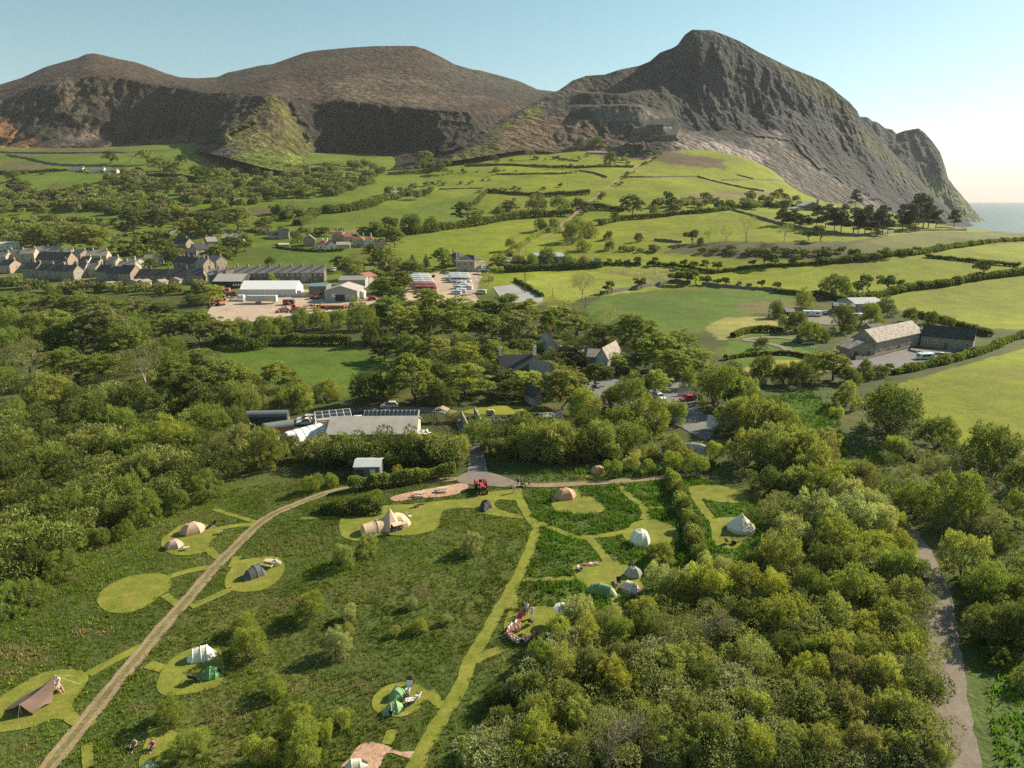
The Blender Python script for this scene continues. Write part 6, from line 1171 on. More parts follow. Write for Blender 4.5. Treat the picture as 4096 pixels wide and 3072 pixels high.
# -- village at the left
V_ = [((0, 1005), (180, 985), 10, 4.5, 1.2, M_WHITE, M_SHEET, 'x', 4, 1, (), 'long white village hall with a pale roof at the far left'),
      ((60, 1105), (190, 1110), 8, 5, 2.8, M_CREAM, M_SLATE2, 'x', 2, 2, ((-.8, 1.2), (.8, 1.2)), 'cream house below the white village hall'), ((190, 1108), (310, 1105), 8, 5.5, 3, M_CREAM, M_SLATE2, 'x', 2, 2, ((.8, 1.3),), 'larger cream house right of the cream pair'),
      ((320, 1060), (420, 1058), 7, 4.5, 2.2, M_WHITE, M_SLATE2, 'x', 2, 2, ((.9, 1),), 'white row house, left one behind the big gable'), ((420, 1058), (520, 1055), 7, 4.5, 2.2, M_WHITE, M_SLATE2, 'x', 2, 2, ((.9, 1),), 'white row house, right one behind the big gable'),
      ((570, 1092), (640, 1090), 7, 5, 2.4, M_PINK, M_SLATE2, 'x', 2, 2, ((.9, 1.2),), 'pink brick house at left of the pink row'), ((640, 1090), (720, 1105), 7, 5, 2.4, M_PINK, M_SLATE2, 'x', 2, 2, ((.9, 1.2),), 'pink and white house at right of the pink row'),
      ((330, 1175), (610, 1180), 9, 6.5, 4, M_SANDST, M_SLATE, 'x', 3, 2, ((.95, 1.6),), 'tall brown house with a broad bare gable'), ((770, 1120), (950, 1115), 8, 5, 3, M_CREAM, M_SLATE2, 'x', 2, 2, ((-.5, 1.4), (.8, 1.4)), 'cream double house with twin chimneys'),
      ((205, 1235), (330, 1240), 8, 5, 3, M_WALLSTONE, M_SLATE, 'x', 2, 2, ((.9, 1.2),), 'dark-roofed house at left end of the front terrace'), ((335, 1250), (445, 1255), 8, 5, 3, M_WALLSTONE, M_SLATE, 'x', 2, 2, ((.9, 1.2),), 'second dark-roofed house of the front terrace'), ((450, 1255), (545, 1258), 8, 5, 3, M_WALLSTONE, M_SLATE, 'x', 2, 2, ((.9, 1.2),), 'third dark-roofed house of the front terrace'),
      ((548, 1262), (660, 1265), 8, 5, 3, M_WALLSTONE, M_SLATE, 'x', 2, 2, ((.9, 1.2),), 'fourth dark-roofed house of the front terrace'), ((665, 1240), (760, 1238), 8, 5, 3, M_GREY, M_SLATE, 'x', 2, 2, ((.9, 1.2),), 'grey house in middle of the front terrace'), ((765, 1232), (855, 1235), 7, 4.8, 2.4, M_CREAM, M_SLATE2, 'x', 2, 2, ((.9, 1.2),), 'cream low-roofed house in the front terrace'),
      ((855, 1265), (960, 1278), 8, 5.5, 3.2, M_SANDST, M_SLATE, 'x', 2, 2, ((-.8, 1.4),), 'house with brown gable right of the low cream house'), ((960, 1280), (1050, 1295), 8, 5.5, 3.2, M_DARKSTONE, M_SLATE, 'x', 2, 2, ((-.8, 1.4),), 'dark house next to the big end gable'), ((1050, 1305), (1165, 1312), 9, 6.5, 3.8, M_SANDST, M_SLATE, 'x', 2, 2, ((.9, 1.4),), 'end house with big sunlit brown gable'),
      ((1160, 1300), (1330, 1300), 7, 4.8, 3, M_DARKSTONE, M_SLATE, 'x', 3, 2, ((-.9, 1.3), (.9, 1.3)), 'rear terrace house, leftmost of four above the wood'), ((1330, 1300), (1490, 1300), 7, 4.8, 3, M_DARKSTONE, M_SLATE, 'x', 3, 2, ((.9, 1.3),), 'rear terrace house, second of four above the wood'), ((1490, 1298), (1650, 1296), 7, 4.8, 3, M_DARKSTONE, M_SLATE, 'x', 3, 2, ((.9, 1.3),), 'rear terrace house, third of four above the wood'), ((1650, 1296), (1800, 1292), 7, 4.8, 3, M_WALLSTONE, M_SLATE, 'x', 3, 2, ((.9, 1.3),), 'rear terrace house, rightmost of four above the wood'),
      ((1095, 1200), (1190, 1205), 12, 5, 3, M_GREY, M_SLATE2, 'x', 2, 2, ((0, 1.2),), 'grey house left of the stepped row'), ((1180, 1225), (1260, 1195), 9, 5, 3, M_CREAM, M_SLATE2, 'y', 1, 2, ((-.8, 1.3), (.2, 1.3)), 'narrow stepped-row house with cream end wall'),
      ((1540, 1170), (1640, 1180), 8, 5, 3, M_DARKSTONE, M_SLATE, 'x', 2, 2, ((-.8, 1.3), (.1, 1.3), (.9, 1.3)), 'dark row house at left of the chimney row'), ((1640, 1182), (1730, 1190), 8, 5, 3, M_DARKSTONE, M_SLATE, 'x', 2, 2, ((0, 1.3), (.9, 1.3)), 'dark row house in middle of the chimney row'), ((1730, 1192), (1810, 1200), 8, 5, 3, M_SANDST, M_SLATE2, 'x', 2, 2, ((0, 1.3), (.9, 1.3)), 'paler house at right of the chimney row'),
      ((1520, 990), (1650, 1000), 8, 4.8, 3, M_SANDST, M_SLATE, 'x', 2, 2, ((.6, 1.4),), 'stone house with brown gable at village top'), ((1750, 1060), (1850, 1045), 9, 5, 3.2, M_CREAM, M_SLATE, 'x', 2, 2, ((.8, 1.2),), 'dark-roofed house with white-edged gable'), ((1840, 985), (1930, 975), 8, 4.8, 3, M_WALLSTONE, M_SLATE2, 'x', 2, 2, ((-.7, 1.3), (.7, 1.3)), 'stone house behind the village trees'),
      ((1970, 955), (2075, 950), 8, 4.8, 3, M_CREAM, M_SLATE2, 'x', 2, 2, ((-.7, 1.4), (.7, 1.4)), 'left of two cream houses at right of village trees'), ((2085, 950), (2155, 948), 8, 4.8, 3, M_CREAM, M_SLATE2, 'x', 2, 2, ((.7, 1.4),), 'right of two cream houses at right of village trees')]
V_ += [((0, 1120), (60, 1120), 7, 4.5, 2.6, M_CREAM, M_SLATE2, 'x', 1, 2, ((.8, 1),), 'cream house cut by the left edge'), ((0, 1190), (95, 1200), 8, 4.5, 2.8, M_PINK, M_SLATE, 'x', 2, 2, ((.8, 1.2),), 'pinkish gabled house low at the left edge'),
       ((715, 1165), (790, 1165), 7, 4.5, 2.6, M_WHITE, M_SLATE, 'x', 2, 2, ((.8, 1),), 'small white house below the cream double house'), ((800, 1178), (880, 1178), 7, 4.5, 2.6, M_SANDST, M_SLATE, 'x', 2, 2, ((.8, 1),), 'small brown house below the cream double house'), ((945, 1165), (1030, 1168), 7, 4.5, 2.6, M_CREAM, M_SLATE2, 'x', 2, 2, ((.8, 1.2),), 'cream house left of the grey stepped-row neighbour'),
       ((1270, 1140), (1400, 1140), 8, 4.2, 2.4, M_GREY, M_SLATE2, 'x', 3, 1, (), 'long grey bungalow beside the village trees'), ((1640, 1080), (1740, 1075), 8, 4.2, 2.6, M_DARKSTONE, M_SLATE, 'x', 2, 2, ((-.8, 1.2),), 'dark house above the chimney row'), ((1830, 1150), (1920, 1165), 8, 4.6, 2.8, M_WALLSTONE, M_SLATE2, 'x', 2, 2, ((.8, 1.2),), 'stone house right of the chimney row'), ((500, 1190), (570, 1190), 7, 4.2, 2.6, M_DARKSTONE, M_SLATE, 'x', 1, 2, ((.8, 1.2),), 'small dark house under the broad bare gable')]
for a, b, D, h, rh, wm, rm, ax, c, r_, ch, lab in V_: house(zv(*a), zv(*b), D, h, rh, wm, rm, lab, ax, c, r_, tuple((q[0], q[1], wm if wm is not M_WHITE else M_GREY) for q in ch), group='village houses')
for i, (a, b, lab) in enumerate([((1125, 1325), (1230, 1330), 'flat-roofed rear extension, left one'), ((1220, 1325), (1280, 1330), 'small gabled rear extension in the middle'), ((1370, 1325), (1430, 1330), 'cream rear extension, right one'), ((905, 1335), (990, 1338), 'white flat-roofed garage above the wood'), ((1500, 1300), (1590, 1310), 'pale lean-to at the back of the terrace')]):
    shed(zv(*a), zv(*b), 5, 3, 1.0 if i != 3 else .2, M_CREAM if i != 3 else M_WHITE, M_SLATE2 if i != 3 else M_SHEET, lab, 'y', name='outbuilding', cat='outbuilding')
# -- red-roofed houses
for a, b, D, h, rh, wm, rm, ax, c, r_, ch, lab in [((760, 570), (870, 570), 8, 3, 2.4, M_GREY, M_SLATE, 'x', 2, 1, ((-.9, 1.3),), 'grey bungalow at left of the red roofs'), ((870, 578), (985, 575), 8, 4.5, 3, M_SANDST, M_SLATE, 'x', 2, 2, ((.9, 1.2),), 'house with sunlit pinkish gable at left of the red roofs'),
      ((1145, 660), (1280, 655), 11, 5, 3.4, M_SANDST, M_SLATE2, 'y', 1, 2, (), 'brown house with its gable towards the camp'), ((1265, 680), (1410, 685), 9, 3.2, 3, M_WHITE, M_RED, 'x', 3, 1, ((-.1, 1.2), (.6, 1.2)), 'white bungalow with dark red roof'), ((1410, 685), (1500, 680), 8, 3.2, 2.6, M_WHITE, M_RED, 'y', 1, 1, (), 'white bungalow wing with bright red gable roof'),
      ((1460, 600), (1590, 605), 9, 5, 3, M_SANDST, M_RED, 'x', 3, 2, ((-.5, 1.6), (.8, 1.6)), 'tall red-roofed house in the back row, left'), ((1590, 615), (1700, 610), 9, 4.5, 2.6, M_PINK, M_RED, 'x', 2, 2, (), 'pinkish red-roofed house in the back row, middle'), ((1690, 650), (1810, 650), 9, 4.8, 2.8, M_CREAM, M_RED, 'x', 3, 2, ((-.2, 1.6), (.8, 1.6)), 'cream red-roofed house with two chimneys'), ((1815, 660), (1935, 660), 9, 4.8, 2.8, M_WHITE, M_RED, 'x', 3, 2, ((.2, 1.6),), 'pale red-roofed house with bay windows'), ((1935, 665), (2050, 665), 9, 4, 2.4, M_PINK, M_RED, 'x', 2, 1, (), 'rightmost pink red-roofed house')]:
    house(zs(*a), zs(*b), D, h, rh, wm, rm, lab, ax, c, r_, ch, group='red-roofed houses', hip=(rm is M_RED and ax == 'x'))
shed(zs(1510, 675), zs(1660, 672), 6, 2.6, 1.6, M_CREAM, M_SHEET, 'pale garage roof between the red-roofed houses', 'x'); shed(zs(870, 665), zs(990, 660), 5, 2, .8, M_WOOD, M_PALEWOOD, 'low brown timber shed below the red-roofed houses')
# -- scrapyard sheds
e = shed(zs(150, 1115), zs(465, 1115), 16, 3.6, 3.0, M_DSHED, M_SHEET, 'black barn with curved pale roof left of the white marquee shed', 'x')
for k in range(4): MB().box((3.2 + k * 1.3, -.06, 1.8), (.8, .1, 1.2)).build('window', M_FRAME, e)
e = shed(zs(450, 1205), zs(1065, 1205), 13, 3.6, 3.4, M_WHITE, mat('white_pvc', (.85, .83, .82), .5, .03, .5), 'long white marquee shed in the scrapyard', 'x', name='marquee_shed', base=.5)
L_ = 33
for k in range(12): MB().box((-15 + k * 2.75, -.05, 1.7), (2.3, .08, 2.6)).build('side_panel', paint((.62, .58, .54), .7, var=.12), e)
e = shed(zs(1380, 1262), zs(1745, 1265), 17, 5.2, 2.4, M_GREY, M_SHEET, 'grey workshop with open bay in the scrapyard', 'y', doors=((-.5, 4.5, 3.4, M_DSHED),)); MB().box((-3.6, -.08, 3.0), (1.7, .08, 1.9)).build('sign_panel', M_FRAME, e); MB().box((3.2, -.08, 3.0), (1.6, .08, 1.6)).build('sign_panel', paint((.5, .48, .45), .7), e)  # open bay is a dark panel coloured as its shaded inside
shed(zs(1210, 1205), zs(1400, 1205), 12, 5, .8, paint((.17, .18, .15), .8), paint((.12, .2, .22), .6), 'green-walled shed left of the grey workshop', 'x', doors=((2.5, 3, 3, M_DSHED),)); shed(zs(1540, 1120), zs(1830, 1120), 12, 4.5, 1.6, M_GREY, M_SLATE2, 'brown-roofed store behind the grey workshop', 'x'); shed(zs(1745, 1240), zs(1815, 1240), 8, 3.2, .8, M_WHITE, M_SHEET, 'small white lean-to right of the grey workshop', 'y'); shed(zs(1690, 1060), zs(1870, 1075), 9, 4, 1.8, M_CREAM, M_RED, 'red and white roofed store at the yard back', 'y')
# -- coach depot
e = house(zc(722, 862), zc(880, 862), 10, 6.6, 2.6, M_WALLSTONE, M_SLATE, 'flat-fronted stone depot office with two hipped roofs', 'x', 3, 2, ((-.8, 1.5),), True, 'office', 'depot_office', hip=True, wsize=(1.3, 1.5)); pa = e.location
w_ = MB().box((0, -.12, 6.75), (12.2, .3, .5)).build('parapet', M_WHITE, e)
house(zc(880, 858), zc(940, 845), 12, 7, 2.4, M_CREAM, M_SLATE, 'sunlit end block of the depot office', 'x', 1, 2, (), False, 'office', 'depot_office', hip=True); house(zc(640, 800), zc(720, 815), 9, 6, 2.6, M_WALLSTONE, M_SLATE, 'rear wing of the depot office', 'x', 1, 2, ((-.7, 1.4),), False, 'office', 'depot_office', hip=True); shed(zc(935, 825), zc(978, 815), 6, 3.5, .3, M_CREAM, M_SHEET, 'small cream block right of the depot office')
for i, (y, c, st) in enumerate([(921, (.75, .75, .73), None), (936, (.78, .78, .76), (.3, .35, .4)), (953, (.76, .76, .75), None), (972, (.78, .78, .77), (.12, .12, .14)), (990, (.72, .72, .72), (.1, .1, .12)), (1010, (.55, .2, .2), None), (1033, (.5, .16, .14), (.7, .6, .55))]):
    coach(P(*zc(390 + i * 10, y)), R(-4), c, f"{'white' if i < 5 else 'red'} coach, {ORD[i]} from the back of the left rank", group='coaches in the left rank', stripe=st)
for i, (x, y, v) in enumerate([(745, 915, 0), (745, 932, 0), (758, 950, 0), (768, 972, 1), (790, 992, 1), (740, 1010, 1), (820, 1012, 1), (765, 1040, 1), (720, 1055, 1)]):
    (van if v else coach)(P(*zc(x, y)), R(-6 if not v else (-12 if i % 2 else 168)), (.78, .78, .77), f"white {'minibus' if v else 'coach'}, {ORD[i]} from the back of the right rank", group='vehicles in the right rank')
van(P(*zc(985, 832)), R(-120), (.78, .78, .77), 'white minibus beside the depot office'); tractor(P(*zc(1025, 935)), R(-90), (.4, .06, .06), 'red farm tractor behind the depot hedge', 1.6); e = car(P(*zc(650, 880)), R(0), (.6, .62, .65), 'silver car at the depot entrance'); car(P(*zc(520, 905)), R(90), (.08, .09, .1), 'dark car under the depot trees'); van(P(*zc(940, 1050)), R(170), (.75, .74, .73), 'pale van half hidden at the depot corner')
MB().box((0, 0, 2.6), (7, 3.5, .15)).build('roof', paint((.1, .15, .25), .5), e2 := empty('carport', P(*zc(965, 880)), R(-15), 'small open carport with blue-grey roof by the depot', 'carport'));
for x in (-3.2, 3.2):
    for y in (-1.5, 1.5): MB().box((x, y, 1.25), (.12, .12, 2.5)).build('post', M_METAL, e2)
# -- pasture sheds
shed(zc(1420, 805), zc(1680, 800), 16, 5.5, 1.8, paint((.28, .27, .26), .8), M_GSHEET, 'grey metal shed on the pasture edge', 'x', doors=((2, 5, 4, M_DSHED),)); shed(zc(1850, 820), zc(2010, 820), 12, 3.5, 1.6, M_DSHED, paint((.1, .15, .13), .6), 'low dark green barn right of the grey metal shed', 'x'); shed(zc(1145, 800), zc(1340, 795), 8, 2.4, .5, M_GREY, M_SHEET, 'low pale-roofed shed left of the grey metal shed', 'x')
for i, x in enumerate((1180, 1250)): caravan(P(*zc(x, 770)), R(5), (.75, .74, .72), ['white caravan, left one behind the low pale shed', 'white caravan, right one behind the low pale shed'][i], 5, 2.1, 2.3)
# -- far farms
for a, b, D, h, rh, lab, c in [((620, 300), (730, 305), 7, 3.4, 2.2, 'white farmhouse on the left hillside, left building', 3), ((800, 312), (920, 312), 7, 3.6, 2.4, 'white farmhouse on the left hillside, middle building', 3), ((930, 318), (1035, 318), 6, 3, 2, 'white farmhouse on the left hillside, right building', 2), ((1395, 715), (1500, 712), 6, 3, 2, 'white cottage in the hillside trees above the village', 3)]: house(zv(*a), zv(*b), D, h, rh, M_WHITE, M_SLATE2, lab, 'x', c, 1, ((.8, 1),), group='white hill farms')
for a, b, lab in [((2025, 575), (2055, 577), 'tiny white cottage beside the bracken field'), ((1793, 622), (1822, 620), 'small white cottage above the valley wood'), ((2352, 618), (2430, 618), 'dark cottage in scrub below the quarry'), ((1565, 783), (1600, 781), 'white cottage behind the copse'), ((2690, 842), (2725, 838), 'stone cottage in the scrub belt')]: house(a, b, 6, 3, 2, M_WHITE if 'white' in lab else M_DARKSTONE, M_SLATE2, lab, 'x', 2, 1, ((.8, 1),), group='hill cottages')
e = house(zr(262, 208), zr(410, 212), 11, 5.5, 3.6, M_DARKSTONE, M_GSHEET, 'modern grey house with big dark window and tall stone chimney', 'y', 0, 2, (), False, 'house', 'modern_house', side=0); MB().box((1.5, -.1, 3.6), (7, .2, 5)).build('window_wall', M_GLASS, e); MB().box((6.2, .5, 5.5), (1.6, 1.6, 11.5)).build('chimney', M_SANDST, e)
for k in range(3): MB().box((-1 + 2.4 * k, -.22, 3.6), (.14, .1, 5)).build('mullion', M_FRAME, e)
shed(zr(180, 208), zr(262, 210), 7, 2.6, 1.5, M_GREY, M_SHEET, 'small garage left of the modern house', 'y'); shed(zr(440, 205), zr(555, 208), 9, 3.2, 1.6, M_WALLSTONE, M_SHEET, 'low stone annexe right of the modern house', 'x'); shed(zr(1925, 385), zr(2105, 388), 9, 4, 1.4, M_WHITE, M_LICHEN, 'white building above the sea at right edge', 'x'); shed(zr(1890, 350), zr(1990, 352), 8, 3, 1, M_GREY, M_SHEET, 'low outbuilding behind the white seaside building', 'x')
# -- quarry works: concrete hoppers
def quarry():
    p = at(2605, 560, 1120); e = empty('quarry_works', p, R(-8), 'ruined pale concrete quarry works at the mountain foot', 'ruin'); cm = mat('quarry_concrete_dark', (.12, .1, .085), .9, .3, .08, .3); pk = paint((.48, .37, .3), .9, var=.2, scale=.06)
    MB().box((-14, 0, 8), (34, 14, 18), 0, .96).build('hopper_block', cm, e); MB().prism([(-14, 20), (34, 20), (37, 28), (30, 32), (-14, 29)], -3, 9, 'y').build('upper_block', pk, e); MB().box((4, 2, 15), (26, 10, 14)).build('middle_block', cm, e); MB().prism([(24, 2), (34, -2), (42, 16), (36, 30)], -8, 2, 'y').build('chute', pk, e); MB().box((24, -4, 2), (26, 10, 8)).build('lower_block', cm, e); MB().box((-26, -4, 1), (16, 8, 8)).build('retaining_wall', cm, e)
    for i in range(5): MB().box((-27 + 5.5 * i, -7.1, 7), (2.6, .4, 6)).build('opening_shade_panel', M_DSHED, e)  # dark panels on the solid block, painted as the shade of openings
quarry()
# -- right-hand stone farm
house(zr(890, 1492), zr(1300, 1392), 8.5, 4.6, 3.2, M_WALLSTONE, M_LICHEN, 'long stone barn with lichen-pale roof', 'x', 5, 1, (), True, 'barn', 'stone_barn', wsize=(1, 1.2), side=1); house(zr(1290, 1402), zr(1750, 1452), 8, 3.8, 3.0, M_WALLSTONE, M_DKSLATE, 'stone barn wing with dark mossy slate roof', 'x', 5, 1, (), True, 'barn', 'stone_barn', wsize=(1, 1.2), side=0); house(zr(660, 1510), zr(888, 1500), 6.5, 3, 2, M_WALLSTONE, M_LICHEN, 'low stone outhouse at left end of the barn', 'y', 2, 1, (), True, 'barn', 'stone_barn', frame=M_DWOOD, side=0); shed(zr(745, 1330), zr(870, 1360), 6, 4, 1.5, M_WALLSTONE, M_DKSLATE, 'small dark outhouse behind the long barn', 'y')
e = shed(zr(710, 1115), zr(965, 1110), 14, 4.2, 1.8, paint((.4, .4, .38), .8), M_GSHEET, 'large metal shed with light grey roof beside the caravans', 'x', name='metal_shed'); 
for k in range(4): MB().box((-6 + 4 * k, -.05, 1.9), (.12, .1, 3.8)).build('wall_rib', M_DSHED, e)
shed(zr(520, 1120), zr(710, 1130), 9, 3.6, .8, M_DSHED, paint((.12, .12, .12), .8), 'dark open lean-to left of the large metal shed', 'x'); shed(zr(960, 1105), zr(1060, 1095), 9, 3, .8, M_GREY, M_GSHEET, 'grey lean-to at right end of the metal shed', 'x'); shed(zr(105, 1150), zr(185, 1150), 5, 2.4, 1, M_DWOOD, paint((.2, .18, .17), .8), 'small brown timber hut behind the front caravan', 'x')
for (x, y, rz, L, lab) in [(335, 1140, -12, 8, 'long white motorhome beside the dark lean-to'), (155, 1205, -15, 5.2, 'small white caravan at left of the farm'), (745, 1165, 5, 5.5, 'cream caravan in front of the metal shed')]: caravan(P(*zr(x, y)), R(rz), (.76, .75, .72), lab, L)
van(P(*zr(1335, 1520)), R(12), (.78, .78, .78), 'white van parked in the stone barn yard'); car(P(*zr(460, 1135)), R(20), (.1, .1, .12), 'black car beside the motorhome'); car(P(*zr(310, 1385)), R(5), (.45, .46, .47), 'silver car on the farm track'); car(P(*zr(220, 1370)), R(5), (.16, .16, .15), 'dark car left of the silver one on the farm track')
e = empty('barn_ramp', P(*zr(985, 1480)), 0, 'long white-railed ramp in the barn yard', 'ramp'); a, b = P(*zr(720, 1530)), P(*zr(1230, 1395)); v = b - a; e.location = a; e.rotation_euler = (0, 0, math.atan2(v.y, v.x)); LL = math.hypot(v.x, v.y)
for k in range(3): MB().box((LL / 2, -k * .7, .45 + .2 * (k == 0)), (LL * (1 - .05 * k), .18, .9 - .2 * k)).build('ramp_wall', M_SANDST, e)
e = empty('garden_table', P(*zr(1485, 1480)), 0, 'white garden table outside the dark-roofed barn wing', 'table'); MB().cyl((0, 0, .72), .7, .05).build('top', M_FRAME, e)
for a in range(4): MB().tube([(.4 * math.cos(a * 1.57), .4 * math.sin(a * 1.57), 0), (.3 * math.cos(a * 1.57), .3 * math.sin(a * 1.57), .7)], .03).build('leg', M_FRAME, e)
fieldwall([zr(1190, 1445), zr(1300, 1470), zr(1550, 1490)], .8, 'low stone wall edging the barn terrace', .5, 'low_wall', M_WALLSTONE)
# -- cottages in the central wood
house(z2(370, 425), z2(640, 420), 7.5, 3.6, 3.2, M_WALLSTONE, M_SLATE, 'slate-roofed stone house with tall white chimneys', 'x', 4, 2, ((-.94, 2.2, M_WHITE), (.94, 2.4, M_WHITE)), wsize=(1, 1.4)); e = house(z2(702, 262), z2(800, 258), 10, 4, 3, M_GREY, M_LICHEN, 'grey gabled cottage with red brick chimney', 'y', 1, 2, ((-.4, 2.4, paint((.35, .14, .1), .9)),)); house(z2(700, 465), z2(780, 450), 8, 3.6, 2.8, M_CREAM, M_SLATE2, 'pale cottage gable half hidden by trees', 'y', 1, 2, ())
house(z2(1075, 335), z2(1160, 345), 12, 4, 2.8, M_GREY, M_LICHEN, 'timber-clad barn cottage with tree-shadowed roof', 'y', 1, 1, ()); shed(z2(1005, 305), z2(1090, 310), 7, 3, 1.6, M_WALLSTONE, M_SLATE2, 'low wing left of the timber-clad barn', 'x'); shed(z2(800, 265), z2(980, 275), 6, 2.8, 1.4, M_WALLSTONE, M_SLATE2, 'long low outhouse behind the dark pine', 'x'); shed(z2(1250, 330), z2(1370, 335), 6, 3, 1, M_GREY, M_SLATE, 'grey lean-to right of the timber-clad barn', 'x'); shed(z2(620, 600), z2(680, 592), 5, 2.4, 1.8, M_GREY, M_SLATE, 'small grey garden studio with dark curved roof', 'y')
shed(z2(660, 730), z2(830, 730), 3, 1.6, .3, M_WHITE, M_SHEET, 'white canvas stall under the trees', 'x', name='stall', cat='stall')
# -- camp buildings
e = shed(z1(830, 575), z1(1535, 572), 9.5, 2.8, 2.0, M_PALEWOOD, M_SHEET, 'long single-storey building with white metal roof', 'x', name='long_building', cat='building', over=.5)
LB = e; pa, pb = P(*z1(830, 575)), P(*z1(1535, 572)); LL = math.hypot(*(pb - pa).xy); hw = LL / 2
for k in range(13):
    x = -hw + LL * (.36 + .64 * (k + .5) / 13); q = MB().box((x, 6.35, 4.95), (LL * .64 / 13 - .18, 2.0, .07), 0, 1, ('X', .5)).build('roof_panel', M_GLASS, e)
MB().box((hw * .36, 6.45, 4.87), (LL * .655, 2.2, .06), 0, 1, ('X', .5)).build('panel_frame', M_FRAME, e)
for k in range(9): window(e, (-hw + LL * (k + .5) / 9, -.05, 1.5), (0, -1), 1.4, 1.2)
e = empty('glasshouse', P(*z1(880, 430)), R(20), 'glazed lean-to roof between the dome and the long building', 'glasshouse'); 
for i in range(5):
    for j in range(3): MB().box((-3 + 1.5 * i, -1.4 + 1.4 * j, 3.0 + .35 * (j - 1)), (1.38, 1.3, .05), 0, 1, ('X', .25)).build('pane', M_GLASS, e)
fr = MB()
for i in range(6): fr.box((-3.75 + 1.5 * i, 0, 3.02), (.09, 4.3, .09), 0, 1, ('X', .25))
for j in range(4): fr.box((0, -2.1 + 1.4 * j, 3.02 + .37 * (j - 1.5)), (7.6, .09, .09))
fr.build('frame', M_FRAME, e); MB().box((0, 0, 1.4), (7, 3.6, 2.8)).build('wall', M_PALEWOOD, e)
e = empty('slatted_shelter', P(*z1(810, 425)), R(25), 'timber-slatted shelter beside the glazed lean-to', 'shelter')
for k in range(10): MB().box((-3.2 + .7 * k, 0, 2.6), (.5, 3.6, .06), 0, 1, ('X', .2)).build('slat', M_WOOD, e)
for x in (-3, 3):
    for y in (-1.5, 1.5): MB().box((x, y, 1.25), (.14, .14, 2.5)).build('post', M_DWOOD, e)
def barrel(p, rz, L, W, H, m, wallm, label, name, cat, endm=None, wall=0.0):
    e = empty(name, p, rz, label, cat); n = 15; arc = [(-W / 2 * math.cos(math.pi * k / (n - 1)), wall + (H - wall) * math.sin(math.pi * k / (n - 1))) for k in range(n)]
    MB().loft([[Vector((x, q[0], q[1])) for q in arc] for x in np.linspace(-L / 2, L / 2, 7)], False).build('roof', m, e, smooth=True); MB().prism([(-W / 2 * .96, 0), (W / 2 * .96, 0)] + [(q[0] * .96, q[1] * .97) for q in arc[::-1]], -L / 2 + .05, L / 2 - .05, 'x').build('wall', wallm, e)
    for k in range(0): pass
    MB().box((L / 2 + .0, 0, .9), (.12, .9, 1.8)).build('door', endm or M_DWOOD, e); return e
e = barrel(P(*z1(640, 530)), R(48), 8.5, 5, 2.9, mat('white_polytunnel', (.75, .74, .73), .35, .04, .5), M_WHITE, 'white polytunnel dome beside the long building', 'polytunnel', 'polytunnel')
for k in range(6): MB().tube([(-4.1 + 1.65 * k, -2.52 * math.cos(a), 2.93 * math.sin(a)) for a in np.linspace(0, math.pi, 13)], .05, 4).build('hoop', M_METAL, e)
e = barrel(P(*z1(350, 405)), R(5), 9, 2.8, 3.4, paint((.13, .15, .15), .6), paint((.05, .07, .06), .8), 'dark railway-wagon hut with curved roof, back one', 'wagon_hut', 'hut', paint((.4, .2, .12), .8), 2.4)
e = barrel(P(*z1(440, 490)), R(28), 6, 2.6, 3.2, paint((.16, .18, .18), .6), paint((.2, .09, .06), .8), 'red-ended wagon hut with curved roof, front one', 'wagon_hut', 'hut', paint((.35, .12, .08), .8), 2.3)
for q in (-1, 1): pass
e = empty('timber_deck', P(*z1(505, 515)), R(48), 'slatted timber deck beside the wagon huts', 'deck')
for k in range(12): MB().box((0, -1.6 + .3 * k, .4), (6.5, .24, .08)).build('plank', M_PALEWOOD, e)
for x in (-3, 3): MB().box((x, 0, .18), (.15, 3.4, .36)).build('beam', M_DWOOD, e)
e = shed(z1(1045, 845), z1(1248, 842), 4, 2.5, .5, paint((.16, .16, .16), .8), paint((.42, .43, .44), .6), 'small grey-roofed shed with white door at wood edge', 'x', doors=((1.0, .9, 2.0, M_FRAME),)); MB().box((-1.6, -.05, 1.3), (1.9, .1, 1.3)).build('window', M_GLASS, e); MB().box((2.5, -.05, 1.2), (.12, .12, 2.4)).build('post', M_FRAME, e)
for i, (x, y, c, lab) in enumerate([(655, 372, (.5, .52, .54), 'silver car, back one beside the polytunnel'), (655, 398, (.55, .57, .6), 'silver car, front one beside the polytunnel')]): car(P(*z1(x, y)), R(185), c, lab)
car(P(*z1(1325, 262)), R(190), (.6, .62, .65), 'pale car on the drive behind the long building'); car(P(*z2(1545, 548)), R(-75), (.75, .75, .75), 'white car in the car park', tall=True); car(P(*z2(1540, 625)), R(15), (.02, .02, .025), 'black car in the car park', 4.6, 1.85, 1.6, tall=True); car(P(*z2(1752, 560)), R(200), (.5, .03, .07), 'red car in the car park', tall=True); car(P(*z2(1075, 590)), R(10), (.09, .09, .12), 'dark car half under the trees', tall=True); car(P(*z2(1015, 600)), R(190), (.55, .2, .25), 'pink-red car behind the olive tree')
e = empty('timber_fence', P(*z2(1750, 520)), R(8), 'slatted timber fence behind the red car', 'fence')
for k in range(11): MB().box((-2.4 + .48 * k, 0, .9), (.36, .05, 1.8)).build('slat', M_PALEWOOD, e)
e = empty('banner_frame', P(*z2(1970, 770)), R(-10), 'white banners hung on a frame at thicket edge', 'banner')
for i, (x, w_) in enumerate(((-1.6, 1.2), (0, 1.7), (1.8, .9))): MB().box((x, 0, 1.8), (w_, .04, 2.4 - .3 * i)).build('banner', M_FRAME, e)
MB().tube([(-2.4, 0, 3.1), (2.4, 0, 3.1)], .05).build('top_rail', M_METAL, e)
for x in (-2.4, 2.4): MB().tube([(x, 0, 0), (x, 0, 3.1)], .05).build('post', M_METAL, e)
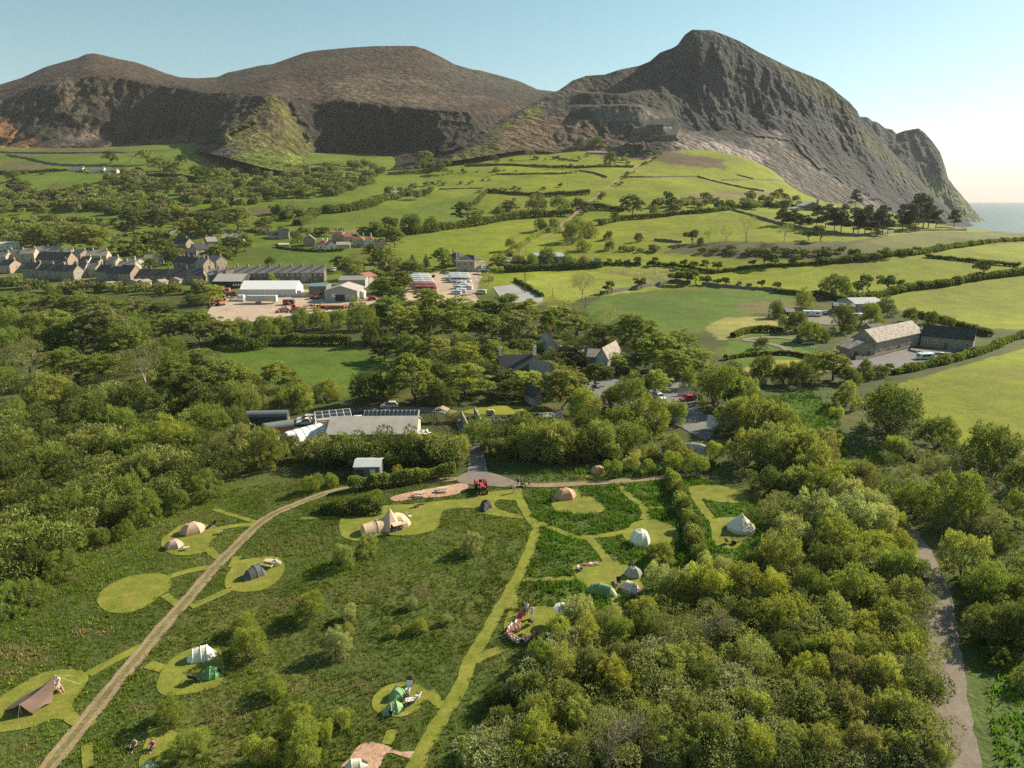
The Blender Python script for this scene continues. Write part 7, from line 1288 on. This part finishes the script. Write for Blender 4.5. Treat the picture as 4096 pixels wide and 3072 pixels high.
for i, (x, y) in enumerate(((2118, 320), (2147, 320))):
    p = P(*z1(x, y)); e = empty('egg_chair', p, R(0), f"white round egg chair, {'left' if i == 0 else 'right'} one on the garden lawn", 'chair', 'egg chairs'); e.scale = (.75,) * 3; MB().loft([[Vector((.85 * r_ * math.cos(a), -d, .95 + .85 * r_ * math.sin(a))) for a in np.linspace(0, 6.28, 15)[:-1]] for r_, d in ((1, .5), (1.03, .1), (.85, -.35), (.4, -.6), (.05, -.65))], True).build('shell', M_FRAME, e, True); MB().cyl((0, 0, .05), .4, .1).build('base', M_FRAME, e); MB().box((0, 0, .45), (.8, .6, .2)).build('cushion', paint((.35, .33, .3), .9), e)
for i, (x, y, lab) in enumerate([(1070, 352, 'white picnic table, left one behind the long building'), (1170, 345, 'white picnic table, right one behind the long building')]): picnic_table(P(*z1(x, y)), R(12), lab, M_FRAME)
for i, (x, y) in enumerate(((1580, 485), (1612, 490), (1645, 480))):
    e = camp_chair(P(*z1(x, y)), R(-90 + 40 * i), (.75, .74, .72), f"white garden chair, {['left', 'middle', 'right'][i]} one at the end of the long building"); e.scale = (1.3,) * 3
fieldwall([z1(1905, 370), z1(1930, 420), z1(1955, 460), z1(2040, 450), z1(2050, 400), z1(2010, 330)], 2.0, 'roofless round stone ruin beside the drive', .6, 'stone_ruin', M_WALLSTONE)['category'] = 'ruin'
fieldwall([z1(2060, 400), z1(2200, 405), z1(2330, 400)], 1.5, 'stone terrace wall below the egg chairs', .6, 'terrace_wall', M_WALLSTONE)
e = empty('garden_pergola', P(*z1(1745, 365)), R(-10), 'small rustic timber pergola in the garden', 'pergola'); MB().prism([(-1.6, 2.5), (0, 3.1), (1.6, 2.5), (1.6, 2.6), (0, 3.22), (-1.6, 2.6)], -1.1, 1.1, 'y').build('roof', M_WOOD, e)
for x in (-1.4, 1.4):
    for y in (-.9, .9): MB().tube([(x, y, 0), (x, y, 2.5)], .08).build('post', M_DWOOD, e)
def post_fence(pts, n, h, label, m=M_DWOOD, rails=2, group='fences'):
    w_ = [P(*q) for q in pts]; c = spline([(v.x, v.y) for v in w_], n=8); L = np.concatenate([[0], np.cumsum([np.linalg.norm(c[i + 1] - c[i]) for i in range(len(c) - 1)])]); t = np.linspace(0, L[-1], n); X = np.interp(t, L, [q[0] for q in c]); Y = np.interp(t, L, [q[1] for q in c]); Z = hz(X, Y); e = empty('fence', (X[0], Y[0], Z[0]), 0, label, 'fence', group); me_ = None
    for x, y, z in zip(X, Y, Z):
        if me_ is None: o = MB().box((0, 0, h / 2 - .1), (.16, .16, h + .2)).build('post', m, e); me_ = o.data
        else: o = obj('post', me_, None, e)
        o.location = (x - X[0], y - Y[0], z - Z[0])
    for r_ in range(rails): MB().tube([(x - X[0], y - Y[0], z - Z[0] + h * (.45 + .45 * r_)) for x, y, z in zip(X, Y, Z)], .035, 4).build('rail', m, e)
post_fence([zm(2400, 700, 2.212, [q])[0] for q in [(-220, 830), (0, 850), (200, 880), (400, 915), (600, 945)]], 42, 1.5, 'post fence between the sheep and the green pasture', M_WOOD, 1)
post_fence([z1(1570, 330), z1(1650, 340), z1(1720, 400), z1(1790, 470)], 14, 1.1, 'rustic fence round the garden beds'); post_fence([z1(950, 300), z1(1100, 290), z1(1250, 290), z1(1400, 280)], 18, 1.6, 'dark paling fence along the drive'); post_fence([zr(110, 1390), zr(250, 1420), zr(420, 1470), zr(520, 1500)], 16, 1.0, 'post fence beside the farm track', M_WOOD); post_fence([zr(1360, 610), zr(1800, 660), zr(2180, 690)], 30, 1.3, 'wire post fence between the seaside fields', M_WOOD, 1); post_fence([q7([(1100, 850)])[0], q7([(1500, 815)])[0], q7([(1900, 790)])[0]], 24, 1.3, 'wire post fence along the long pasture hedge', M_WOOD, 1)
for i, (x, y, h_, lab) in enumerate([(*zc(1322, 1045), 11, 'tall telegraph pole, left of the pair by the tarmac pad'), (*zc(1332, 1045), 10, 'tall telegraph pole, right of the pair by the tarmac pad'), (*zc(1572, 1072), 4, 'short post on the green pasture'), (*zc(1857, 1245), 9, 'telegraph pole near the lone bare tree'), (*zc(1336, 715), 7, 'telegraph pole beside the incline'), (*zc(1703, 105), 9, 'telegraph pole on the upper hill pasture'), (*zs(505, 615), 8, 'telegraph pole above the village green'), (*zs(228, 885), 11, 'telegraph pole at left of the village green'), (*zs(315, 910), 11, 'telegraph pole at the terrace end'), (*zs(385, 1040), 12, 'telegraph pole between the two terraces'), (*zs(925, 1050), 10, 'telegraph pole before the middle of the long terrace'), (*zs(1245, 1050), 10, 'telegraph pole before the right of the long terrace'), (*zv(1030, 1150), 10, 'telegraph pole among the village roofs'), (*zv(735, 1075), 9, 'telegraph pole behind the pink row')]):
    e = empty('telegraph_pole', P(x, y), R(20 * i), lab, 'pole', 'telegraph poles'); MB().tube([(0, 0, -.5), (0, 0, h_)], [.16, .11], 7).build('pole', M_DWOOD, e)
    if h_ > 6: MB().box((0, 0, h_ - .5), (1.6, .1, .12)).build('crossarm', M_DWOOD, e)
# -- scrapyard things
excavator(P(*zs(225, 1310)), R(-120), (.4, .13, .08), 'rusty red digger at left of the scrapyard', 1.2); excavator(P(*zs(1060, 1375)), R(200), (.5, .09, .07), 'bright red digger with raised arm in the scrapyard', 1.25, 1.1); excavator(P(*zs(1260, 1235)), R(0), (.42, .12, .08), 'orange-red digger before the green-walled shed', 1.1); excavator(P(*zs(1290, 1365)), R(10), (.5, .3, .08), 'yellow digger at front edge of the scrapyard', 1.0)
e = empty('lorry_trailer', P(*zs(690, 1285)), R(0), 'grey box trailer on legs before the marquee shed', 'trailer'); MB().box((0, 0, 2.6), (14, 2.5, 2.7)).build('box', paint((.5, .47, .44), .6, var=.1), e); MB().box((7.02, 0, 2.6), (.06, 2.3, 2.5)).build('door', paint((.65, .63, .6), .6), e)
em = MB()
for a in np.linspace(0, 6.28, 17)[:-1]: em.box((.2 + 1.1 * math.cos(a), -1.27, 2.7 + .6 * math.sin(a)), (.3, .02, .14))
em.build('emblem', paint((.35, .33, .31), .7), e)
for x in (-2.6, -1.3): wheel(e, (x, -1.0, .5), .5, .3); wheel(e, (x, 1.0, .5), .5, .3)
for y in (-.9, .9): MB().box((5.4, y, .6), (.2, .2, 1.3)).build('leg', M_BLACK, e)
for (x, y, rz, d, c, lab) in [(985, 1300, 0, (5, 2.4, 2.4), (.05, .05, .05), 'black open skip in the scrapyard'), (255, 1165, 3, (7, 2.4, 2.3), (.36, .12, .1), 'dark red container left of the marquee shed'), (330, 1200, 5, (5, 2.4, 2), (.3, .12, .1), 'smaller red container in front of the dark red one'), (1470, 1345, -3, (11, 2.4, 1.6), (.28, .09, .08), 'long low red skip at front right of the scrapyard'), (460, 1240, 0, (3, 2, 2.2), (.7, .7, .68), 'white tank crate beside the trailer'), (1465, 1240, 70, (4, 2, 2), (.7, .7, .7), 'white box van body by the workshop door'), (410, 1260, 0, (7, 2, 1), (.35, .45, .42), 'pale green flatbed body in the scrapyard')]:
    p = P(*zs(x, y)); e = empty('container', p, R(rz), lab, 'container'); MB().box((0, 0, d[2] / 2 + .1), (d[0], d[1], d[2])).build('box', paint(c, .7, var=.25, bump=.1), e)
    for k in range(int(d[0] / 1.0)): MB().box((-d[0] / 2 + .5 + k, -d[1] / 2 - .04, d[2] / 2 + .1), (.12, .1, d[2])).build('rib', paint([q * .8 for q in c], .7), e)
    for xx in (-d[0] / 2 + .4, d[0] / 2 - .4): MB().box((xx, 0, .08), (.3, d[1], .16)).build('skid', M_BLACK, e)
tractor(P(*zs(1905, 1245)), R(-60), (.45, .07, .07), 'red tractor at right edge of the scrapyard', 1.4)
r = random.Random(3); sc = MB()
for (x0, x1, y0, y1, n_) in [(860, 1150, 1340, 1395, 60), (1150, 1650, 1310, 1350, 60), (80, 420, 1200, 1260, 50), (420, 540, 1230, 1270, 20), (1800, 2060, 1220, 1260, 30), (1240, 1420, 1200, 1240, 20)]:
    for k in range(n_): p = P(*zs(r.uniform(x0, x1), r.uniform(y0, y1))); sc.box(p + Vector((0, 0, r.uniform(.1, .9))), (r.uniform(.4, 2.2), r.uniform(.2, 1.2), r.uniform(.1, .8)), r.uniform(0, 3), 1, ('X', r.uniform(-.5, .5)))
tag(sc.build('scrap_metal', mat('rusty_scrap', (.28, .16, .12), .8, .8, .25, .2)), 'loose heaps of rusty scrap metal across the yard', 'scrap', None, 'stuff')
van(P(*zs(1475, 925)), R(-95), (.78, .78, .78), 'white van on the road by the terrace end'); car(P(*zs(1770, 975)), R(5), (.5, .52, .55), 'silver car, left one under the depot trees'); car(P(*zs(1900, 955)), R(5), (.55, .57, .6), 'silver car, right one under the depot trees')
for i, (x, y) in enumerate([(1660, 1095), (1720, 1105), (1770, 1100), (1690, 1120), (1760, 1118)]): car(P(*zv(x, y)), R(15 * i), [(.7, .7, .7), (.5, .52, .55), (.1, .1, .12), (.75, .75, .74), (.3, .32, .35)][i], f"{['white', 'silver', 'black', 'pale', 'grey'][i]} car parked among the village roofs")
# ================================================================== the camp
def away(a, b): v = P(*b) - P(*a); return math.atan2(v.y, v.x)
def big_tent():
    c = P(1562, 2108); rz = away((1445, 2122), (1630, 2078)); col = (.62, .44, .29); m = paint(col, .8, var=.08, bump=.1); dk = paint((.05, .045, .04), .9)
    e = empty('tipi_tent', c, rz, 'large beige tipi tent with tunnel extension and dark open porch', 'tent', 'tents in the camp'); n = 8; e.scale = (.85,) * 3
    def ring(r, z, ox=0, oy=0, sq=1): return [Vector((ox + r * math.cos(6.283 * (k + .5) / n), oy + r * sq * math.sin(6.283 * (k + .5) / n), z)) for k in range(n)]
    MB().loft([ring(2.4, .0), ring(2.0, .9), ring(1.15, 2.0), ring(.45, 2.95), ring(.04, 3.7)], True).build('tipi', m, e)
    q = []
    for u, h, w_ in ((-5.4, .35, .55), (-4.9, 1.55, 1.0), (-3.3, 1.75, 1.05), (-2.6, 1.95, 1.05), (-1.5, 2.0, .95), (-.6, 2.0, .8)): q.append([Vector((u, -math.cos(math.pi * k / 10) * 1.45 * w_, math.sin(math.pi * k / 10) ** .8 * h)) for k in range(11)])
    MB().loft(q, False).add(q[0], [tuple(range(11))]).build('tunnel', m, e)
    for g in (q[1], q[3]): MB().tube([v * 1.01 for v in g], .05, 4).build('pole_sleeve', paint([min(1, k * 1.15) for k in col], .8), e)
    q = [[Vector((1.0 + u, -math.cos(math.pi * k / 10) * 1.9 * w_ + .3, math.sin(math.pi * k / 10) ** .8 * h)) for k in range(11)] for u, h, w_ in ((0, 2.3, .8), (.9, 2.1, 1), (1.8, 1.6, .95), (2.5, .7, .7), (2.75, .1, .4))]; MB().loft(q, False).build('bedroom', m, e)
    MB().add([(-.9, -2.35, .02), (1.5, -2.2, .02), (1.2, -2.0, 1.65), (-.6, -2.05, 1.7)], [(0, 1, 2, 3)]).build('porch_shade_sheet', dk, e); MB().add([(-.7, -1.9, 1.75), (1.3, -1.85, 1.7), (1.5, -3.1, 1.6), (-.5, -3.2, 1.6)], [(0, 1, 2, 3)]).build('porch_canopy', m, e)  # near-black sheet paints the shade inside the porch; nothing is cut open
    for a, b in (((.4, -2.9, 1.62), (-.6, -3.6, 0)), ((.5, -2.9, 1.62), (1.6, -2.9, 0)), ((-.5, -3.15, 1.6), (-.5, -3.15, 0))): MB().tube([a, b], .025, 5).build('porch_pole', M_METAL, e)
    MB().tube([(-3.4, -1.4, 1.0), (-3.2, -2.4, 0)], .02, 4).build('guy_line', M_FRAME, e)
big_tent()
BEI = (.52, .33, .24); std = [(-1, .12, .55), (-.55, .92, .95), (0, 1, 1), (.5, .95, .95), (1, .12, .6)]
def px_tent(x, y, wpx, ratio, H, rz, col, label, prof=std, **k): p = P(x, y); L = wpx * mpp(p) * 1.08; return tunnel_tent(p, rz, L, L * ratio, min(H, L * .47), col, label, prof, **k)
dome_tent(P(772, 2128), R(30), 3.7, 1.6, (.5, .33, .24), 'larger beige dome tent with porch, upper of the left pair', 6, (.12, .08, .06), squash=.75, pw=.5); dome_tent(P(697, 2188), R(20), 2.6, 1.2, (.52, .33, .27), 'smaller pinkish-beige dome tent, lower of the left pair', 6, (.12, .08, .06), squash=.8, pw=.5)
px_tent(1013, 2305, 88, .62, 1.55, R(52), (.085, .088, .09), 'black tunnel tent on the oval mown pitch', [(-1, .2, .45), (-.45, .8, .8), (.1, 1, 1), (.6, .95, .95), (1, .2, .7)]); px_tent(1940, 2035, 64, .7, 1.6, R(75), (.03, .034, .036), 'black tunnel tent beside the red tractor', [(-1, .3, .6), (-.4, .8, .55), (0, .78, .8), (.4, 1, 1), (1, .3, .7)])
px_tent(808, 2630, 100, .62, 1.75, R(22), (.7, .66, .58), 'white and grey tunnel tent', [(-1, .15, .5), (-.55, .85, .9), (0, .98, 1), (.4, 1, 1), (1, .1, .5)]); px_tent(840, 2705, 84, .68, 1.5, R(14), (.13, .3, .1), 'bright green dome tent below the white tunnel tent', [(-1, .1, .4), (-.5, .6, .75), (.1, 1, 1), (.55, .85, .9), (1, .12, .5)], doorcol=(.03, .04, .03))
px_tent(1590, 2785, 80, .75, 1.7, R(70), (.2, .33, .16), 'pale green ridge tent, upper of the pair by the main path', [(-1, .1, .6), (-.3, .95, 1), (.2, 1, 1), (1, .1, .7)], roundness=1.6); px_tent(1572, 2842, 84, .7, 1.4, R(25), (.24, .38, .17), 'pale green ridge tent, lower of the pair by the main path', [(-1, .1, .5), (-.2, .85, .9), (.3, 1, 1), (1, .12, .7)], roundness=1.5)
px_tent(590, 3085, 70, .8, 1.8, R(80), (.3, .36, .22), 'sage green tent cut off by the bottom edge'); px_tent(1425, 3068, 84, .55, 1.3, R(20), (.55, .53, .42), 'low cream tent on the bark patch', [(-1, .2, .7), (-.4, .95, 1), (.3, .8, .9), (1, .1, .5)], doorcol=(.04, .04, .04))
dome_tent(P(2258, 1990), R(15), 4.2, 1.75, (.5, .27, .17), 'terracotta dome tent near the gravel path', 6, (.05, .05, .06), (.6, .38, .26), .7, .55); dome_tent(P(2392, 1890), R(0), 2.8, 1.4, (.55, .3, .19), 'small orange dome tent beyond the gravel path', 6, None, (.6, .4, .3), .8, .55)
dome_tent(P(2560, 2172), R(20), 3.0, 2.2, (.8, .74, .6), 'tall white geodesic dome tent', 10, (.62, .6, .53), (.62, .6, .55), 1, .42); bell_tent(P(2962, 2118), R(10), 4.1, 2.7, (.78, .68, .54), 'cream bell tent with pointed top')
dome_tent(P(2533, 2302), R(0), 2.5, 1.35, (.3, .31, .28), 'grey and black dome tent on the three-tent pitch', 6, (.12, .12, .12), (.05, .05, .05), .8, .55); px_tent(2405, 2375, 112, .42, 1.5, R(-14), (.17, .28, .11), 'long green tunnel tent on the three-tent pitch', [(-1, .15, .5), (-.55, .9, .95), (-.1, 1, 1), (.6, .85, .95), (1, .12, .6)], doorcol=(.55, .55, .4))
e = px_tent(2520, 2360, 74, .75, 1.5, R(-40), (.6, .5, .46), 'pink and white ridge tent on the three-tent pitch', [(-1, .3, .7), (-.4, .95, 1), (.4, 1, 1), (1, .25, .8)], roundness=1.5)
for s in (-1, 1): MB().box((0, s * .86, .16), (2.0, .06, .3)).build('hem_band', paint((.5, .06, .07), .8), e)
p = P(2780, 1815); tunnel_tent(p, R(-22), 4.8, 3.2, 2.3, (.4, .39, .36), 'grey canvas ridge tent among the bushes', [(-1, .85, 1), (-.3, 1, 1), (.4, 1, 1), (1, .85, 1)], roundness=1.7, doorcol=None)
# brown tarp
def tarp():
    a, b, c_, d = P(75, 2835), P(235, 2725), P(215, 2815), P(135, 2858); o = P(150, 2810); e = empty('camp_tarp', o, 0, 'brown tarp shelter stretched as a wing at lower left', 'tarp'); hts = {0: 1.25, 1: 2.0, 2: .1, 3: .1}
    pt = [P(90, 2868), P(232, 2760), P(208, 2822), P(137, 2858)]; back = [P(60, 2850), P(200, 2740)]; V = []; n = 9
    r0, r1 = P(88, 2862) + Vector((0, 0, 1.3)), P(233, 2775) + Vector((0, 0, 2.2)); f0, f1 = P(138, 2862) + Vector((0, 0, .15)), P(210, 2815) + Vector((0, 0, .2)); k0, k1 = P(20, 2845) + Vector((0, 0, .1)), P(150, 2760) + Vector((0, 0, .15))
    def sheet(A0, A1, B0, B1):
        g = []
        for i in range(n):
            t = i / (n - 1); A = A0.lerp(A1, t) - Vector((0, 0, .25 * math.sin(math.pi * t))); B_ = B0.lerp(B1, t) + Vector((0, 0, .25 * math.sin(math.pi * t))); g.append([A.lerp(B_, j / 6) - o + Vector((0, 0, -.12 * math.sin(math.pi * j / 6))) for j in range(7)])
        return g
    m = paint((.17, .11, .085), .8, var=.15, bump=.1); MB().loft(sheet(r0, r1, f0, f1), False).build('front_sheet', m, e); MB().loft(sheet(r0, r1, k0, k1), False).build('rear_sheet', m, e)
    for r_ in (r0, r1): g = Vector((r_.x, r_.y, 0)) - o; MB().tube([g, r_ - o], .03, 5).build('pole', M_METAL, e)
    for r_, q in ((r0, P(70, 2900)), (r1, P(330, 2740)), (r1, P(300, 2705))): MB().tube([r_ - o, q - o], .007, 3).build('guy_line', M_FRAME, e)
tarp()
tractor(P(1925, 1962), R(-78), (.45, .05, .07), 'red vintage tractor parked at the turning circle', 1.15)
picnic_table(P(1680, 1985), R(14), 'pale picnic table, left one on the bark strip'); picnic_table(P(1772, 1966), R(12), 'pale picnic table, right one on the bark strip'); picnic_table(P(1083, 2262), R(-20), 'picnic table beside the black tunnel tent')
# people
SKC = (.5, .3, .22); BL, WH, RD, NV, GR, BK, PK, TN = (.12, .2, .4), (.72, .7, .68), (.5, .05, .07), (.04, .05, .1), (.3, .3, .3), (.02, .02, .022), (.65, .35, .33), (.4, .3, .2); HB, HK, HY = (.08, .045, .025), (.015, .012, .01), (.35, .25, .12)
for x, y, rz, po, sh, tr, ha, lab in [
    (2096, 2455, 40, 'stand', BK, NV, HK, 'person in black standing behind the seated circle'), (2107, 2460, 20, 'stand', (.6, .58, .65), GR, HB, 'person in pale lilac top standing by the seated circle'), (2128, 2474, -10, 'stand', WH, WH, HB, 'person in white standing at right of the seated circle'),
    (2064, 2500, 60, 'ground', WH, PK, HB, 'person in white sitting next to the red chair'), (2046, 2512, 70, 'ground', (.6, .65, .7), TN, HY, 'person in pale blue at back left of the circle'), (2036, 2524, 80, 'ground', WH, PK, HB, 'person in white top at left of the circle'), (2030, 2540, 90, 'ground', PK, RD, HK, 'person in pink and red at far left of the circle'),
    (2036, 2552, 100, 'ground', PK, TN, HB, 'person in pink top at lower left of the circle'), (2044, 2560, 110, 'ground', (.6, .4, .35), PK, HY, 'person in salmon top at front left of the circle'), (2055, 2568, 130, 'ground', WH, BK, HB, 'person in white and black at front of the circle'), (2066, 2574, 150, 'ground', (.7, .5, .45), TN, HB, 'person in peach top at front of the circle'),
    (2085, 2575, 180, 'ground', BK, GR, HK, 'person in black sitting at front of the circle'), (2104, 2574, 200, 'ground', (.5, .55, .6), BK, HK, 'person in grey-blue at front right of the circle'), (2125, 2562, 240, 'ground', RD, TN, HB, 'person in dark red at right of the circle'), (2074, 2528, 200, 'ground', TN, PK, HY, 'person in tan sitting inside the circle'),
    (2072, 1938, 20, 'stand', GR, BK, HB, 'person in grey standing at end of the gravel path'), (2086, 1944, -30, 'stand', (.3, .25, .35), BK, HB, 'person in purple-grey next to the pushchair'), (2116, 1944, 60, 'stand', BK, BK, HB, 'person in long black clothes on the gravel path'), (2056, 1972, 0, 'stand', WH, PK, HK, 'person in white shirt and bare legs on the grass'),
    (1662, 2030, 100, 'ground', RD, BK, HY, 'person in red jacket sitting by the beige tipi'), (2311, 2278, 60, 'ground', WH, NV, HB, 'person in white sitting on the three-tent pitch'), (2326, 2284, -120, 'ground', NV, WH, HK, 'person in navy sitting opposite the one in white'), (2352, 2262, 85, 'lie', RD, PK, HB, 'sunbather in red lying on the grass'), (2372, 2258, 80, 'lie', WH, PK, HB, 'sunbather in white lying on the grass'),
    (1632, 2796, -60, 'chair', (.35, .55, .6), NV, HB, 'person in turquoise seated by the green tents'), (1565, 2862, 160, 'ground', BK, GR, HK, 'person in black crouching at the lower green tent'), (232, 2735, 20, 'ground', WH, GR, HB, 'person in white at the end of the brown tarp'), (236, 2762, 60, 'ground', PK, TN, HB, 'person in salmon at the end of the brown tarp'), (612, 2992, 0, 'ground', (.5, .06, .2), NV, HK, 'person in magenta near the sage tent'), (540, 2988, 0, 'ground', GR, BK, HB, 'person in grey near the sage tent'),
    (1108, 2262, 90, 'chair', PK, WH, HB, 'person in pink at the picnic table by the black tent')]:
    person(P(x, y), R(rz), po, sh, tr, ha, lab)
for x, y, rz, c, lab in [(2078, 2482, -120, (.62, .03, .1), 'red camping chair at top of the seated circle'), (2124, 2498, 60, (.03, .05, .05), 'dark green camping chair at right of the seated circle'), (2138, 2545, 150, (.3, .08, .09), 'maroon camping chair beside the thicket'), (2475, 2338, -90, (.02, .02, .025), 'black camping chair, upper one by the pink tent'), (2457, 2358, -60, (.03, .03, .03), 'black camping chair, lower one by the pink tent'), (840, 2112, 200, (.02, .03, .025), 'dark camping chair, left one by the beige tents'), (852, 2108, 230, (.02, .03, .025), 'dark camping chair, right one by the beige tents'),
     (1642, 2745, -60, (.02, .02, .02), 'black camping chair by the upper green tent'), (1634, 2765, -100, (.65, .63, .6), 'white camping chair by the upper green tent'), (1668, 2800, 160, (.7, .68, .7), 'white camping chair at right of the green tents'), (1632, 2828, 170, (.04, .04, .05), 'black camping chair by the lower green tent'), (770, 2722, 80, (.02, .02, .02), 'black camping chair, left one by the bright green tent'), (790, 2725, 80, (.03, .03, .03), 'black camping chair, right one by the bright green tent'), (1640, 2072, 20, (.7, .7, .7), 'white camping chair below the person in red'), (1700, 2016, 0, (.05, .05, .05), 'small dark chair behind the beige tipi'), (2215, 2008, 0, (.02, .02, .02), 'dark chair before the terracotta tent'), (2910, 2175, 30, (.1, .08, .08), 'dark folding stool before the bell tent')]:
    camp_chair(P(x, y), R(rz), c, lab)
e = empty('parasol', P(2256, 2492), 0, 'white parasol at edge of the thicket', 'parasol'); MB().loft([[Vector((r_ * math.cos(6.283 * k / 8), r_ * math.sin(6.283 * k / 8), z)) for k in range(8)] for r_, z in ((1.3, 2.0), (.7, 2.3), (.03, 2.5))], True).build('canopy', M_FRAME, e); MB().tube([(0, 0, 0), (0, 0, 2.5)], .03).build('pole', M_METAL, e)
e = empty('ground_sheet', P(2140, 2612), R(20), 'crumpled pale blue sheet by the seated circle', 'sheet'); rr = np.random.default_rng(4); g = [[Vector((-1 + .25 * i, -.6 + .2 * j, .06 + .25 * float(rr.random()) * math.sin(math.pi * i / 8))) for j in range(7)] for i in range(9)]; MB().loft(g, False).build('cloth', paint((.55, .62, .72), .8), e)
MB().box((0, 0, .3), (.7, .45, .45)).build('box', paint((.05, .08, .3), .6), e := empty('cool_box', P(2440, 2378), R(10), 'blue cool box with white lid beside the green tunnel tent', 'cool box')); MB().box((0, 0, .56), (.74, .5, .1)).build('lid', M_FRAME, e)
e = empty('fire_bowl', P(2935, 2178), 0, 'small fire bowl before the bell tent', 'fire bowl'); MB().loft([[Vector((r_ * math.cos(.5236 * k), r_ * math.sin(.5236 * k), z)) for k in range(12)] for r_, z in ((.15, .1), (.35, .2), (.42, .38))], True).build('bowl', M_BLACK, e)
for k in range(3): MB().tube([(.3 * math.cos(2.1 * k), .3 * math.sin(2.1 * k), .2), (.42 * math.cos(2.1 * k), .42 * math.sin(2.1 * k), 0)], .025).build('leg', M_BLACK, e)
e = empty('fire_pit', P(2090, 2545), 0, 'ring of firewood in middle of the seated circle', 'fire pit')
for k in range(7): MB().tube([(.5 * math.cos(.9 * k), .5 * math.sin(.9 * k), .06), (.05 * math.cos(.9 * k + 2), .05 * math.sin(.9 * k + 2), .3)], .05).build('log', M_DWOOD, e)
e = empty('pushchair', P(2092, 1946), R(30), 'dark pushchair on the gravel path', 'pushchair'); MB().prism([(-.3, .45), (.35, .4), (.4, .5), (-.2, .6), (-.35, 1.0), (-.42, .98)], -.22, .22, 'y').build('seat', M_BLACK, e); MB().tube([(-.35, -.2, .9), (-.7, -.2, 1.05), (-.7, .2, 1.05), (-.35, .2, .9)], .02).build('handle', M_METAL, e)
for x in (-.3, .35):
    for y in (-.25, .25): wheel(e, (x, y, .13), .13, .05)
for i, (x, y, lab) in enumerate([(1640, 2814, 'small blue and white camp table between the green tents'), (880, 2136, 'low camp table by the larger beige tent'), (747, 2200, 'wooden camp box by the pinkish tent')]):
    e = empty('camp_table', P(x, y), R(20), lab, 'table'); MB().box((0, 0, .45), (.8, .55, .05)).build('top', [M_FRAME, M_WOOD, M_PALEWOOD][i], e)
    for a in (-.32, .32):
        for b in (-.2, .2): MB().tube([(a, b, 0), (a, b, .44)], .02, 4).build('leg', M_METAL, e)
# sheep
sm = skin_mesh('fleece', [(-.35, 0, .52), (0, 0, .55), (.32, 0, .54), (.5, 0, .66), (.68, 0, .62), (-.28, .12, .3), (-.28, .12, .02), (-.28, -.12, .3), (-.28, -.12, .02), (.3, .12, .3), (.3, .12, .02), (.3, -.12, .3), (.3, -.12, .02)], [(0, 1), (1, 2), (2, 3), (3, 4), (0, 5), (5, 6), (0, 7), (7, 8), (2, 9), (9, 10), (2, 11), (11, 12)], [.24, .27, .24, .12, .07, .07, .04, .07, .04, .07, .04, .07, .04])
M_FLEECE = mat('fleece_wool', (.65, .58, .48), .95, .1, 6)
hd = MB().add([(.6, -.07, .6), (.6, .07, .6), (.82, .04, .5), (.82, -.04, .5), (.6, -.06, .72), (.6, .06, .72), (.8, .03, .6), (.8, -.03, .6)], [(0, 1, 2, 3), (4, 7, 6, 5), (0, 3, 7, 4), (1, 5, 6, 2), (3, 2, 6, 7), (0, 4, 5, 1)]); ho = hd.build('head', M_BLACK); hm_ = ho.data; bpy.data.objects.remove(ho)
SH = [(2436, 1068), (2480, 1077), (2498, 1079), (2500, 1096), (2540, 1098), (2555, 1099), (2580, 1096), (2605, 1107), (2622, 1092), (2625, 1074), (2626, 1093), (2645, 1103), (2650, 1102), (2655, 1086), (2672, 1085), (2685, 1077), (2390, 1084), (2430, 1076), (2835, 1045), (2565, 931), (2840, 892), (2610, 890), (3460, 1092), (3498, 1074), (3568, 1103), (3592, 1097), (2565, 930), (1620, 860), (1670, 880), (2648, 1000)]
for i, (x, y) in enumerate(SH):
    fld = 'in the sheep field' if i < 18 else 'on the bright right-hand pasture' if 21 < i < 26 else 'on a hill pasture'; rk = sorted([q for j, q in enumerate(SH) if (j < 18) == (i < 18) and (21 < j < 26) == (21 < i < 26)]).index((x, y))
    e = empty('sheep', P(x, y), R(47 * i), f"white sheep {fld}, {ORD[rk]} from the left", 'sheep', 'grazing sheep'); e.scale = (1.15,) * 3; obj('fleece', sm, M_FLEECE, e); obj('head', hm_, M_BLACK, e)
# ================================================================== air
m = bpy.data.materials.new('haze_air'); n, l = nodes(m); o_ = n.new('ShaderNodeOutputMaterial'); v_ = n.new('ShaderNodeVolumePrincipled'); v_.inputs['Color'].default_value = (.95, .97, 1, 1); v_.inputs['Density'].default_value = .00004; v_.inputs['Anisotropy'].default_value = .0; l.new(v_.outputs[0], o_.inputs['Volume'])
hb = MB().box((0, 0, (600 - 80) / 2), (64000, 64000, 680)).build('haze', m); tag(hb, 'thin sunlit haze in the air over the whole valley', 'haze', None, 'stuff')
